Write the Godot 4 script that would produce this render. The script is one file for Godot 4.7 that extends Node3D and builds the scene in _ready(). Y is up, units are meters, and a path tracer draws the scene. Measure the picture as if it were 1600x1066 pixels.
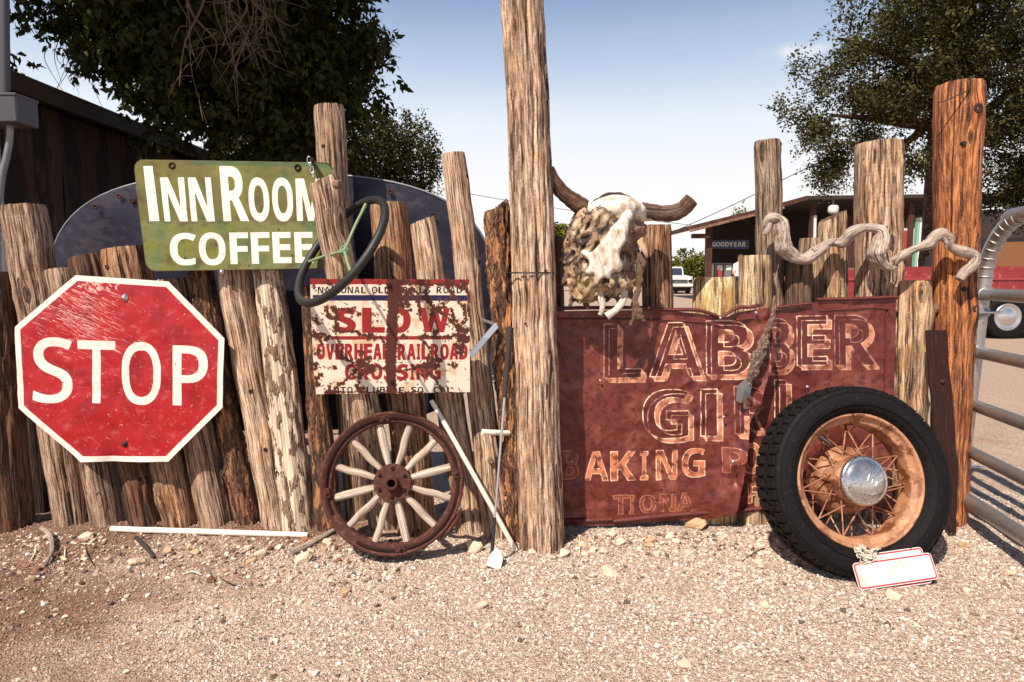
extends Node3D
# A rustic log fence hung with old signs, wheels and a skull, in a dusty yard.

const EYE := Vector3(0, 1.0, 2.6)
const PITCH := 0.096
const FL := 1067.0
var nz := FastNoiseLite.new()
var nz2 := FastNoiseLite.new()
var M := {}
var used := {}

# ---------------------------------------------------------------- places
func P(px: float, py: float, z: float) -> Vector3:
	var d := Vector3((px - 800.0) / FL, (533.0 - py) / FL, -1.0).rotated(Vector3.RIGHT, -PITCH)
	return EYE + d * ((z - EYE.z) / d.z)

func S(py: float, z: float) -> float:
	var d := Vector3(0, (533.0 - py) / FL, -1.0).rotated(Vector3.RIGHT, -PITCH)
	return (z - EYE.z) / d.z / FL

func H(x: float, z: float) -> float:
	var near := clampf(1.0 - (absf(x) + absf(z)) / 12.0, 0.0, 1.0)
	var left := smoothstep(-0.2, -0.8, x) * (1.0 - 0.6 * smoothstep(-1.7, -2.3, x))
	var h := 0.045 * left * exp(-pow((z - 0.04) / 0.2, 2.0))
	h += 0.012 * smoothstep(0.1, 0.6, x) * exp(-pow((z + 0.05) / 0.25, 2.0))
	h += near * (0.014 * nz.get_noise_2d(x * 3.0, z * 3.0) + 0.007 * nz.get_noise_2d(x * 11.0 + 40.0, z * 11.0))
	return h

func G(px: float, py: float) -> Vector3:
	var d := Vector3((px - 800.0) / FL, (533.0 - py) / FL, -1.0).rotated(Vector3.RIGHT, -PITCH)
	var p := EYE + d * (-EYE.y / d.y)
	for i in 4:
		p = EYE + d * ((H(p.x, p.z) - EYE.y) / d.y)
	return p

func V2(x: float, y: float) -> Vector2:
	return Vector2(x, y)

# ---------------------------------------------------------------- mesh builder
class MB:
	var v := PackedVector3Array()
	var n := PackedVector3Array()
	var uv := PackedVector2Array()
	var c := PackedColorArray()
	var idx := PackedInt32Array()
	var xf := Transform3D()
	var col := Color.WHITE

	func grid(pos: PackedVector3Array, nu: int, nv: int, uvs := PackedVector2Array(), wrap := false, flip := false, cols := PackedColorArray()) -> void:
		var b := v.size()
		var wp := PackedVector3Array()
		wp.resize(pos.size())
		for i in pos.size():
			wp[i] = xf * pos[i]
		for j in nv:
			for i in nu:
				var k := j * nu + i
				var ia := i - 1
				var ib := i + 1
				if wrap:
					if ia < 0: ia = nu - 2
					if ib >= nu: ib = 1
				else:
					ia = maxi(ia, 0)
					ib = mini(ib, nu - 1)
				var du := wp[j * nu + ib] - wp[j * nu + ia]
				var dv := wp[mini(j + 1, nv - 1) * nu + i] - wp[maxi(j - 1, 0) * nu + i]
				var nn := du.cross(dv)
				if nn.length_squared() < 1e-18:
					nn = Vector3.UP
				nn = nn.normalized()
				v.append(wp[k])
				n.append(-nn if flip else nn)
				uv.append(uvs[k] if uvs.size() else Vector2(float(i) / (nu - 1), float(j) / (nv - 1)))
				c.append(cols[k] if cols.size() else col)
		for j in nv - 1:
			for i in nu - 1:
				var a := b + j * nu + i
				if flip:
					idx.append_array([a, a + 1, a + nu, a + 1, a + nu + 1, a + nu])
				else:
					idx.append_array([a, a + nu, a + 1, a + 1, a + nu, a + nu + 1])

	func tri(a: Vector3, b: Vector3, d: Vector3, out: Vector3, ua := Vector2(), ub := Vector2(), ud := Vector2()) -> void:
		var nn := (b - a).cross(d - a).normalized()
		var f := nn.dot(out) < 0.0
		if f: nn = -nn
		var k := v.size()
		for p in [a, b, d]:
			v.append(xf * (p as Vector3))
			n.append((xf.basis * nn).normalized())
			c.append(col)
		uv.append_array([ua, ub, ud])
		idx.append_array([k, k + 1, k + 2] if f else [k, k + 2, k + 1])

	func quad(a: Vector3, b: Vector3, d: Vector3, e: Vector3, out: Vector3) -> void:
		tri(a, b, d, out, Vector2(0, 0), Vector2(1, 0), Vector2(1, 1))
		tri(a, d, e, out, Vector2(0, 0), Vector2(1, 1), Vector2(0, 1))

	func box(size: Vector3, at := Vector3.ZERO, bs := Basis(), bevel := 0.003) -> void:
		var keep := xf
		xf = xf * Transform3D(bs, at)
		var h := size / 2.0
		var q := h - Vector3.ONE * minf(bevel, minf(h.x, minf(h.y, h.z)) * 0.49)
		var pt := func(sg: Vector3, ax: int) -> Vector3:
			var r := q * sg
			r[ax] = h[ax] * sg[ax]
			return r
		for ax in 3:
			var a1 := (ax + 1) % 3
			var a2 := (ax + 2) % 3
			for s in [-1.0, 1.0]:
				var cs := []
				for p in [[-1.0, -1.0], [1.0, -1.0], [1.0, 1.0], [-1.0, 1.0]]:
					var sg := Vector3.ONE
					sg[ax] = s
					sg[a1] = p[0]
					sg[a2] = p[1]
					cs.append(pt.call(sg, ax))
				var o := Vector3.ZERO
				o[ax] = s
				quad(cs[0], cs[1], cs[2], cs[3], o)
				for t in [-1.0, 1.0]:
					var e1 := Vector3.ONE
					e1[ax] = s
					e1[a1] = t
					var e2 := e1
					e1[a2] = -1.0
					e2[a2] = 1.0
					var oo := Vector3.ZERO
					oo[ax] = s
					oo[a1] = t
					quad(pt.call(e1, ax), pt.call(e2, ax), pt.call(e2, a1), pt.call(e1, a1), oo)
		for sx in [-1.0, 1.0]:
			for sy in [-1.0, 1.0]:
				for sz in [-1.0, 1.0]:
					var sg := Vector3(sx, sy, sz)
					tri(pt.call(sg, 0), pt.call(sg, 1), pt.call(sg, 2), sg)
		xf = keep

	func tube(path: PackedVector3Array, rad: PackedFloat32Array, sides := 12, caps := true, vs := 1.0, noise: FastNoiseLite = null, amp := 0.0, nf := 30.0, flat := 1.0) -> void:
		var m := path.size()
		var pos := PackedVector3Array()
		var uvs := PackedVector2Array()
		var t0 := (path[1] - path[0]).normalized()
		var up := Vector3.UP if absf(t0.y) < 0.9 else Vector3.BACK
		var sx := up.cross(t0).normalized()
		var run := 0.0
		for j in m:
			var t := (path[mini(j + 1, m - 1)] - path[maxi(j - 1, 0)]).normalized()
			sx = (sx - t * sx.dot(t)).normalized()
			var sy := t.cross(sx)
			if j > 0: run += path[j].distance_to(path[j - 1])
			for i in sides + 1:
				var th := TAU * float(i % sides) / sides
				var r := rad[mini(j, rad.size() - 1)]
				var dirv := sx * cos(th) + sy * sin(th) * flat
				if noise:
					var q := path[j] + dirv * r
					r *= 1.0 + amp * noise.get_noise_3d(q.x * nf, q.y * nf, q.z * nf)
				pos.append(path[j] + dirv * r)
				uvs.append(Vector2(float(i) / sides, run * vs))
		grid(pos, sides + 1, m, uvs, true)
		if caps:
			for e in [0, m - 1]:
				var o := (path[0] - path[1]) if e == 0 else (path[m - 1] - path[m - 2])
				for i in sides:
					tri(path[e], pos[e * (sides + 1) + i], pos[e * (sides + 1) + i + 1], o, Vector2(0.5, 0.5), Vector2(0.5 + 0.5 * cos(TAU * i / sides), 0.5 + 0.5 * sin(TAU * i / sides)), Vector2(0.5 + 0.5 * cos(TAU * (i + 1) / sides), 0.5 + 0.5 * sin(TAU * (i + 1) / sides)))

	# profile of (radius, along z); the shape turns round the z axis
	func lathe(pr: PackedVector2Array, seg := 48, hard := false, flip := false) -> void:
		var rows := [[0, pr.size()]] if not hard else range(pr.size() - 1).map(func(k): return [k, k + 2])
		for w in rows:
			var pos := PackedVector3Array()
			var uvs := PackedVector2Array()
			for j in range(w[0], w[1]):
				for i in seg + 1:
					var th := TAU * float(i % seg) / seg
					pos.append(Vector3(cos(th) * pr[j].x, sin(th) * pr[j].x, pr[j].y))
					uvs.append(Vector2(float(i) / seg * 6.0, float(j) / pr.size()))
			grid(pos, seg + 1, w[1] - w[0], uvs, true, flip)

	# polygon in x,y (counter-clockwise), from z0 up to z1
	func slab(poly: PackedVector2Array, z0: float, z1: float, box2 := Rect2(0, 0, 1, 1)) -> void:
		var t := Geometry2D.triangulate_polygon(poly)
		for k in range(0, t.size(), 3):
			for z in [z1, z0]:
				var ps := []
				var us := []
				for q in 3:
					var p := poly[t[k + q]]
					ps.append(Vector3(p.x, p.y, z))
					us.append(Vector2((p.x - box2.position.x) / box2.size.x, 1.0 - (p.y - box2.position.y) / box2.size.y))
				tri(ps[0], ps[1], ps[2], Vector3(0, 0, 1.0 if z == z1 else -1.0), us[0], us[1], us[2])
		for k in poly.size():
			var a := poly[k]
			var b := poly[(k + 1) % poly.size()]
			var o := Vector3(b.y - a.y, a.x - b.x, 0)
			quad(Vector3(a.x, a.y, z0), Vector3(b.x, b.y, z0), Vector3(b.x, b.y, z1), Vector3(a.x, a.y, z1), o)

	func mesh(org := Vector3.ZERO) -> ArrayMesh:
		var w := v.duplicate()
		for i in w.size():
			w[i] -= org
		var a := []
		a.resize(Mesh.ARRAY_MAX)
		a[Mesh.ARRAY_VERTEX] = w
		a[Mesh.ARRAY_NORMAL] = n
		a[Mesh.ARRAY_TEX_UV] = uv
		a[Mesh.ARRAY_COLOR] = c
		a[Mesh.ARRAY_INDEX] = idx
		var m := ArrayMesh.new()
		m.add_surface_from_arrays(Mesh.PRIMITIVE_TRIANGLES, a)
		return m

# ---------------------------------------------------------------- naming
func numbered(s: String) -> String:
	if not used.has(s):
		used[s] = 0
		return s
	used[s] += 1
	return "%s_%03d" % [s, used[s]]

func thing(called: String, label: String, cat: String, at: Vector3, group := "") -> Node3D:
	var o := Node3D.new()
	o.name = numbered(called)
	add_child(o, true)
	o.position = at
	tag(o, label, cat, group)
	return o

func tag(o: Node, label: String, cat: String, group := "") -> void:
	o.set_meta("label", label)
	o.set_meta("category", cat)
	if group: o.set_meta("group", group)

func part(par: Node3D, called: String, mb: MB, mat: Material, label := "") -> MeshInstance3D:
	var org := Vector3.ZERO
	var p: Node = par
	while p is Node3D and p != self:
		org += (p as Node3D).position
		p = p.get_parent()
	return piece(par, called, mb.mesh(org), mat, label)

func piece(par: Node3D, called: String, mesh: Mesh, mat: Material, label := "") -> MeshInstance3D:
	var o := MeshInstance3D.new()
	o.mesh = mesh
	o.material_override = mat
	var k := called
	var i := 0
	while par.has_node(NodePath(k)):
		i += 1
		k = "%s_%03d" % [called, i]
	o.name = k
	par.add_child(o, true)
	if label: o.set_meta("label", label)
	return o

func curve(pts: Array, per := 8) -> PackedVector3Array:
	var out := PackedVector3Array()
	var m := pts.size()
	for i in m - 1:
		var a: Vector3 = pts[maxi(i - 1, 0)]
		var b: Vector3 = pts[i]
		var d: Vector3 = pts[i + 1]
		var e: Vector3 = pts[mini(i + 2, m - 1)]
		for k in per:
			out.append(b.cubic_interpolate(d, a, e, float(k) / per))
	out.append(pts[m - 1])
	return out

func spread(r: Array, m: int) -> PackedFloat32Array:
	var out := PackedFloat32Array()
	for i in m:
		var f := float(i) / maxf(m - 1, 1) * (r.size() - 1)
		var k := mini(int(f), r.size() - 2)
		out.append(lerpf(r[k], r[k + 1], f - k))
	return out

func rrect(w: float, h: float, r: float, per := 6) -> PackedVector2Array:
	var out := PackedVector2Array()
	for q in [[1, 1, 0], [-1, 1, 1], [-1, -1, 2], [1, -1, 3]]:
		for k in per + 1:
			var a: float = PI / 2 * (q[2] + float(k) / per)
			out.append(Vector2(q[0] * (w / 2 - r) + r * cos(a), q[1] * (h / 2 - r) + r * sin(a)))
	return out

# surface nets of a distance field; colour from paint(p)
func nets(f: Callable, paint: Callable, lo: Vector3, hi: Vector3, cell: float, into: MB) -> void:
	var nx := int((hi.x - lo.x) / cell) + 2
	var ny := int((hi.y - lo.y) / cell) + 2
	var nzz := int((hi.z - lo.z) / cell) + 2
	var d := PackedFloat32Array()
	d.resize(nx * ny * nzz)
	for k in nzz:
		for j in ny:
			for i in nx:
				d[(k * ny + j) * nx + i] = f.call(lo + Vector3(i, j, k) * cell)
	var id := PackedInt32Array()
	id.resize(d.size())
	id.fill(-1)
	var vs := PackedVector3Array()
	var off := [0, 1, nx, nx + 1, nx * ny, nx * ny + 1, nx * ny + nx, nx * ny + nx + 1]
	var edges := [[0, 1], [2, 3], [4, 5], [6, 7], [0, 2], [1, 3], [4, 6], [5, 7], [0, 4], [1, 5], [2, 6], [3, 7]]
	for k in nzz - 1:
		for j in ny - 1:
			for i in nx - 1:
				var o := (k * ny + j) * nx + i
				var s := 0
				for q in 8:
					if d[o + off[q]] < 0.0: s += 1
				if s == 0 or s == 8: continue
				var acc := Vector3.ZERO
				var cnt := 0
				for e in edges:
					var a: float = d[o + off[e[0]]]
					var b: float = d[o + off[e[1]]]
					if (a < 0.0) != (b < 0.0):
						var t := a / (a - b)
						var pa := Vector3(e[0] & 1, (e[0] >> 1) & 1, e[0] >> 2)
						var pb := Vector3(e[1] & 1, (e[1] >> 1) & 1, e[1] >> 2)
						acc += pa.lerp(pb, t)
						cnt += 1
				id[o] = vs.size()
				vs.append(lo + (Vector3(i, j, k) + acc / cnt) * cell)
	var ns := PackedVector3Array()
	ns.resize(vs.size())
	var ix := PackedInt32Array()
	var st := [1, nx, nx * ny]
	for k in range(1, nzz - 1):
		for j in range(1, ny - 1):
			for i in range(1, nx - 1):
				var o := (k * ny + j) * nx + i
				for ax in 3:
					var a: float = d[o]
					var b: float = d[o + st[ax]]
					if (a < 0.0) == (b < 0.0): continue
					var u: int = st[(ax + 1) % 3]
					var w: int = st[(ax + 2) % 3]
					var q := [id[o - u - w], id[o - w], id[o], id[o - u]]
					if q.min() < 0: continue
					if a >= 0.0: q = [q[3], q[2], q[1], q[0]]
					for t in [[0, 1, 2], [0, 2, 3]]:
						var i0: int = q[t[0]]
						var i1: int = q[t[1]]
						var i2: int = q[t[2]]
						var nn := (vs[i1] - vs[i0]).cross(vs[i2] - vs[i0])
						ns[i0] += nn
						ns[i1] += nn
						ns[i2] += nn
						ix.append_array([i0, i2, i1])
	var base := into.v.size()
	for i in vs.size():
		into.v.append(into.xf * vs[i])
		into.n.append((into.xf.basis * ns[i]).normalized())
		into.uv.append(Vector2(vs[i].x * 3.0, vs[i].y * 3.0))
		into.c.append(paint.call(vs[i]))
	for i in ix:
		into.idx.append(base + i)

func cap_d(p: Vector3, a: Vector3, b: Vector3, ra: float, rb: float) -> float:
	var ab := b - a
	var t := clampf((p - a).dot(ab) / ab.length_squared(), 0.0, 1.0)
	return p.distance_to(a + ab * t) - lerpf(ra, rb, t)

func ell_d(p: Vector3, c: Vector3, r: Vector3) -> float:
	var q := (p - c) / r
	return (q.length() - 1.0) * minf(r.x, minf(r.y, r.z))

func smin(a: float, b: float, k: float) -> float:
	var h := clampf(0.5 + 0.5 * (b - a) / k, 0.0, 1.0)
	return lerpf(b, a, h) - k * h * (1.0 - h)
# ---------------------------------------------------------------- textures
func noise_img(w: int, h: int, freq: float, sd: int, oct := 3, type := FastNoiseLite.TYPE_SIMPLEX_SMOOTH, to_h := 0) -> PackedByteArray:
	var f := FastNoiseLite.new()
	f.seed = sd
	f.frequency = freq
	f.noise_type = type
	f.fractal_octaves = oct
	if oct == 1: f.fractal_type = FastNoiseLite.FRACTAL_NONE
	var im := f.get_seamless_image(w, h)
	if to_h and to_h != h:
		im.resize(w, to_h, Image.INTERPOLATE_CUBIC)
	im.convert(Image.FORMAT_L8)
	return im.get_data()

func tex(w: int, h: int, b: PackedByteArray, fmt := Image.FORMAT_RGB8) -> ImageTexture:
	return ImageTexture.create_from_image(Image.create_from_data(w, h, false, fmt, b))

func mat(c: Color, rough := 0.8, metal := 0.0, t: Texture2D = null, ht: Texture2D = null, depth := 0.5, vc := false) -> StandardMaterial3D:
	var m := StandardMaterial3D.new()
	m.albedo_color = c
	m.roughness = rough
	m.metallic = metal
	if t: m.albedo_texture = t
	if ht:
		m.heightmap_enabled = true
		m.heightmap_texture = ht
		m.heightmap_scale = depth
	m.vertex_color_use_as_albedo = vc
	return m

func lin(r: float, g: float, b: float) -> Color:
	return Color(r, g, b).linear_to_srgb()

# grain runs along v; light, dark and warm are sRGB colours
func wood(sd: int, light: Color, dark: Color, warm: Color, crack := 1.0, contrast := 1.0) -> Array:
	var w := 512
	var h := 1024
	var a := noise_img(w, 64, 0.055, sd, 3, FastNoiseLite.TYPE_SIMPLEX_SMOOTH, h)
	var b := noise_img(w, 44, 0.016, sd + 1, 3, FastNoiseLite.TYPE_SIMPLEX_SMOOTH, h)
	var c := noise_img(w, h, 0.007, sd + 2, 3)
	var e := noise_img(w, 20, 0.009, sd + 3, 3, FastNoiseLite.TYPE_SIMPLEX_SMOOTH, h)
	var f := noise_img(w, h, 0.12, sd + 4, 2)
	var g := noise_img(w, 170, 0.11, sd + 5, 2, FastNoiseLite.TYPE_SIMPLEX_SMOOTH, h)
	var rng := RandomNumberGenerator.new()
	rng.seed = sd
	var knots := []
	for i in 4:
		knots.append(Vector3(rng.randf() * w, rng.randf() * h, rng.randf_range(7.0, 17.0)))
	var col := PackedByteArray()
	col.resize(w * h * 3)
	var hts := PackedByteArray()
	hts.resize(w * h)
	for y in h:
		for x in w:
			var sx := x
			var ring := 0.0
			for kn in knots:
				var dx: float = x - kn.x
				var dy: float = (y - kn.y) * 0.55
				if absf(dx) < 70.0 and absf(dy) < 90.0:
					var q := sqrt(dx * dx + dy * dy) + 0.01
					var r: float = kn.z
					if q < r:
						ring = 1.0 if q < r * 0.75 else maxf(ring, 0.7)
					sx += int(-dx / q * r * 1.6 * exp(-q / (r * 2.2)))
			var k := y * w + posmod(sx, w)
			var k0 := y * w + x
			var va := a[k] / 255.0
			var vb := b[k] / 255.0
			var vg := g[k] / 255.0
			var vc := c[k0] / 255.0
			var ve := e[k] / 255.0
			var vf := f[k0] / 255.0
			var t := 0.56 + contrast * (0.8 * (va - 0.5) + 0.42 * (vb - 0.5) + 0.75 * (vg - 0.5) + 0.3 * (vf - 0.5)) + 0.12
			var cr := clampf(1.0 - absf(ve - 0.5) / 0.022, 0.0, 1.0) * smoothstep(0.42, 0.6, vc) * crack
			cr = maxf(cr, clampf((0.22 - va) / 0.1, 0.0, 1.0) * 0.55 * crack)
			t = clampf(t - 0.9 * cr - ring * (0.35 + 0.25 * vf), 0.0, 1.0)
			var wm := smoothstep(0.45, 0.75, c[(y * w + posmod(x + 170, w))] / 255.0)
			var o := dark.lerp(light.lerp(warm, wm), t)
			col[k0 * 3] = int(o.r * 255.0)
			col[k0 * 3 + 1] = int(o.g * 255.0)
			col[k0 * 3 + 2] = int(o.b * 255.0)
			hts[k0] = int(clampf(0.55 + 0.35 * (va - 0.5) + 0.3 * (vb - 0.5) + 0.25 * (vg - 0.5) - 0.55 * cr - ring * 0.15 + 0.08 * (vf - 0.5), 0.0, 1.0) * 255.0)
	return [tex(w, h, col), tex(w, h, hts, Image.FORMAT_L8)]

# flaky bark; chips = how much pale wood shows through
func bark(sd: int, light: Color, dark: Color, bare: Color, share: float, squash := 0.5) -> Array:
	var w := 512
	var h := 512
	var a := noise_img(w, int(h * squash), 0.03, sd, 4, FastNoiseLite.TYPE_CELLULAR, h)
	var b := noise_img(w, h, 0.02, sd + 1, 4)
	var c := noise_img(w, h, 0.1, sd + 2, 3)
	var d := noise_img(w, 40, 0.06, sd + 3, 2, FastNoiseLite.TYPE_SIMPLEX_SMOOTH, h)
	var col := PackedByteArray()
	col.resize(w * h * 3)
	var hts := PackedByteArray()
	hts.resize(w * h)
	for k in w * h:
		var va := a[k] / 255.0
		var vb := b[k] / 255.0
		var vc := c[k] / 255.0
		var vd := d[k] / 255.0
		var m := smoothstep(share - 0.03, share + 0.03, vb * 0.75 + vc * 0.25)
		var t := clampf(0.1 + 0.7 * va + 0.9 * (vc - 0.5), 0.0, 1.0)
		var o := dark.lerp(light, t).lerp(bare * (0.62 + 0.6 * vd), 1.0 - m)
		col[k * 3] = int(clampf(o.r, 0, 1) * 255.0)
		col[k * 3 + 1] = int(clampf(o.g, 0, 1) * 255.0)
		col[k * 3 + 2] = int(clampf(o.b, 0, 1) * 255.0)
		hts[k] = int(clampf(m * (0.35 + 0.45 * va + 0.25 * (vc - 0.5)) + (1.0 - m) * (0.15 + 0.15 * vd), 0.0, 1.0) * 255.0)
	return [tex(w, h, col), tex(w, h, hts, Image.FORMAT_L8)]

# blotchy surface of two or three sRGB colours
func blotch(sd: int, size: int, freq: float, c0: Color, c1: Color, c2: Color, cut := 0.62, fine := 0.12) -> Array:
	var a := noise_img(size, size, freq, sd, 5)
	var b := noise_img(size, size, freq * 6.0, sd + 1, 3)
	var d := noise_img(size, size, 0.3, sd + 2, 1)
	var col := PackedByteArray()
	col.resize(size * size * 3)
	var hts := PackedByteArray()
	hts.resize(size * size)
	for k in size * size:
		var va := a[k] / 255.0
		var vb := b[k] / 255.0
		var vd := d[k] / 255.0
		var m := smoothstep(cut - 0.06, cut + 0.04, va * 0.7 + vb * 0.3)
		var o := c0.lerp(c1, clampf(va * 0.5 + vb * 0.5, 0, 1)).lerp(c2, m) * (1.0 + fine * (vd - 0.5) * 2.0)
		col[k * 3] = int(clampf(o.r, 0, 1) * 255.0)
		col[k * 3 + 1] = int(clampf(o.g, 0, 1) * 255.0)
		col[k * 3 + 2] = int(clampf(o.b, 0, 1) * 255.0)
		hts[k] = int(clampf(0.4 + 0.4 * (vb - 0.5) + 0.3 * (vd - 0.5) + 0.2 * m, 0, 1) * 255.0)
	return [tex(size, size, col), tex(size, size, hts, Image.FORMAT_L8)]

# a painted plate: colour and relief over a rectangle of the plate's own plane, in metres
class Paint:
	var w: int
	var h: int
	var box: Rect2   # metres, y up
	var r := PackedFloat32Array()
	var g := PackedFloat32Array()
	var b := PackedFloat32Array()
	var ht := PackedFloat32Array()

	func _init(bx: Rect2, width: int) -> void:
		box = bx
		w = width
		h = int(width * bx.size.y / bx.size.x)
		for a in [r, g, b, ht]:
			a.resize(w * h)
		ht.fill(0.5)

	func at(p: Vector2) -> Vector2:
		return Vector2((p.x - box.position.x) / box.size.x * w, (1.0 - (p.y - box.position.y) / box.size.y) * h)

	func blank() -> PackedFloat32Array:
		var m := PackedFloat32Array()
		m.resize(w * h)
		return m

	# even-odd fill, in pixels
	func fill(m: PackedFloat32Array, polys: Array) -> void:
		var y0 := h
		var y1 := 0
		for q in polys:
			for p in q:
				y0 = mini(y0, int(p.y))
				y1 = maxi(y1, int(p.y) + 1)
		for y in range(maxi(y0, 0), mini(y1, h)):
			for s in [0.17, 0.5, 0.83]:
				var yy: float = y + s
				var xs := []
				for q in polys:
					var cnt: int = q.size()
					for i in cnt:
						var a: Vector2 = q[i]
						var c: Vector2 = q[(i + 1) % cnt]
						if (a.y <= yy) != (c.y <= yy):
							xs.append(a.x + (yy - a.y) / (c.y - a.y) * (c.x - a.x))
				xs.sort()
				for i in range(0, xs.size() - 1, 2):
					var xa: float = maxf(xs[i], 0.0)
					var xb: float = minf(xs[i + 1], w - 0.001)
					if xb <= xa: continue
					for x in range(int(xa), int(xb) + 1):
						var cov := minf(xb, x + 1.0) - maxf(xa, x)
						m[y * w + x] = minf(1.0, m[y * w + x] + cov / 3.0)

	func line(m: PackedFloat32Array, a: Vector2, c: Vector2, rad: float, val := 1.0, rad2 := -1.0) -> void:
		var r2 := rad if rad2 < 0.0 else rad2
		var rm := maxf(rad, r2) + 1.0
		for y in range(maxi(int(minf(a.y, c.y) - rm), 0), mini(int(maxf(a.y, c.y) + rm) + 1, h)):
			for x in range(maxi(int(minf(a.x, c.x) - rm), 0), mini(int(maxf(a.x, c.x) + rm) + 1, w)):
				var p := Vector2(x + 0.5, y + 0.5)
				var ac := c - a
				var t := clampf((p - a).dot(ac) / maxf(ac.length_squared(), 1e-6), 0.0, 1.0)
				var d := p.distance_to(a + ac * t) - lerpf(rad, r2, t)
				if d < 0.5:
					m[y * w + x] = maxf(m[y * w + x], val * clampf(0.5 - d, 0.0, 1.0))

	func ring(m: PackedFloat32Array, q: PackedVector2Array, rad: float, val := 1.0) -> void:
		for i in q.size():
			line(m, q[i], q[(i + 1) % q.size()], rad, val)

	func lay(m: PackedFloat32Array, c: Color, amt := 1.0, raise := 0.0) -> void:
		for k in w * h:
			var a := m[k] * amt
			if a > 0.0:
				r[k] += (c.r - r[k]) * a
				g[k] += (c.g - g[k]) * a
				b[k] += (c.b - b[k]) * a
				if raise != 0.0: ht[k] += raise * m[k]

	func done() -> Array:
		var col := PackedByteArray()
		col.resize(w * h * 3)
		var hts := PackedByteArray()
		hts.resize(w * h)
		for k in w * h:
			col[k * 3] = int(clampf(r[k], 0, 1) * 255.0)
			col[k * 3 + 1] = int(clampf(g[k], 0, 1) * 255.0)
			col[k * 3 + 2] = int(clampf(b[k], 0, 1) * 255.0)
			hts[k] = int(clampf(ht[k], 0, 1) * 255.0)
		var a := Image.create_from_data(w, h, false, Image.FORMAT_RGB8, col)
		var c := Image.create_from_data(w, h, false, Image.FORMAT_L8, hts)
		return [ImageTexture.create_from_image(a), ImageTexture.create_from_image(c)]

var fonts := {}
# outlines of a letter, in the unit square with y down
func letter(ch: String, style := 0) -> Array:
	var key: String = ["Droid Sans", "Droid Serif", "Droid Sans "][style]
	if not fonts.has(key):
		var f := SystemFont.new()
		f.font_names = PackedStringArray([key.strip_edges()])
		f.font_weight = 400 if style == 2 else 700
		fonts[key] = f
	var ts := TextServerManager.get_primary_interface()
	var rid: RID = fonts[key].get_rids()[0]
	var gl := ts.font_get_glyph_index(rid, 96, ch.unicode_at(0), 0)
	var d: Dictionary = ts.font_get_glyph_contours(rid, 96, gl)
	var pts: PackedVector3Array = d.points
	var out := []
	var from := 0
	var lo := Vector2(1e9, 1e9)
	var hi := -lo
	for e in d.contours:
		# quadratic curves: kind 1 = on the curve, 0 = control
		var src := pts.slice(from, e + 1)
		from = e + 1
		var q := PackedVector2Array()
		var m := src.size()
		for i in m:
			var p := src[i]
			var nx := src[(i + 1) % m]
			var pv := src[(i + m - 1) % m]
			if p.z == 1.0:
				q.append(Vector2(p.x, p.y))
			else:
				var a := Vector2(pv.x, pv.y) if pv.z == 1.0 else Vector2(pv.x + p.x, pv.y + p.y) / 2.0
				var b := Vector2(nx.x, nx.y) if nx.z == 1.0 else Vector2(nx.x + p.x, nx.y + p.y) / 2.0
				var c := Vector2(p.x, p.y)
				for t in [0.0, 0.33, 0.67, 1.0]:
					q.append(a.lerp(c, t).lerp(c.lerp(b, t), t))
		out.append(q)
		for p in q:
			lo = lo.min(p)
			hi = hi.max(p)
	for q in out:
		for i in q.size():
			q[i] = (q[i] - lo) / (hi - lo)
	# y up in the font data when its top is the larger value
	return out

# the letter stretched over a four-sided patch tl, tr, br, bl (pixels of the plate)
func stretched(ch: String, c: Array, style := 0) -> Array:
	var out := []
	for q in letter(ch, style):
		var o := PackedVector2Array()
		for p in q:
			o.append((c[0] as Vector2).lerp(c[1], p.x).lerp((c[3] as Vector2).lerp(c[2], p.x), p.y))
		out.append(o)
	return out
# ---------------------------------------------------------------- camera, sky, sun
func _ready() -> void:
	nz.seed = 11
	nz.frequency = 1.0
	nz2.seed = 12
	nz2.frequency = 1.0
	nz2.fractal_octaves = 4
	var cam := Camera3D.new()
	cam.name = "camera"
	cam.position = EYE
	cam.rotation.x = -PITCH
	cam.fov = rad_to_deg(2.0 * atan(533.0 / FL))
	cam.near = 0.05
	cam.far = 4000.0
	add_child(cam)
	cam.current = true
	var we := WorldEnvironment.new()
	we.name = "world_environment"
	var env := Environment.new()
	env.background_mode = Environment.BG_SKY
	env.sky = Sky.new()
	env.sky.sky_material = sky_air()
	env.background_energy_multiplier = 0.76
	env.tonemap_mode = Environment.TONE_MAPPER_LINEAR
	env.tonemap_exposure = 1.43
	env.sdfgi_enabled = true
	env.ssao_enabled = true
	env.ssil_enabled = true
	we.environment = env
	add_child(we)
	var sun := DirectionalLight3D.new()
	sun.name = "sun"
	sun.light_energy = 1.6
	sun.light_color = Color(1.0, 0.95, 0.88)
	sun.light_angular_distance = 0.5
	sun.shadow_enabled = true
	sun.rotation = Vector3(deg_to_rad(-50.0), deg_to_rad(-33.0), 0)
	add_child(sun)
	materials()
	ground()
	buildings()
	fence()
	signs()
	wheels()
	relics()
	gate()
	far_things()
	trees()
	stones()

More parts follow.
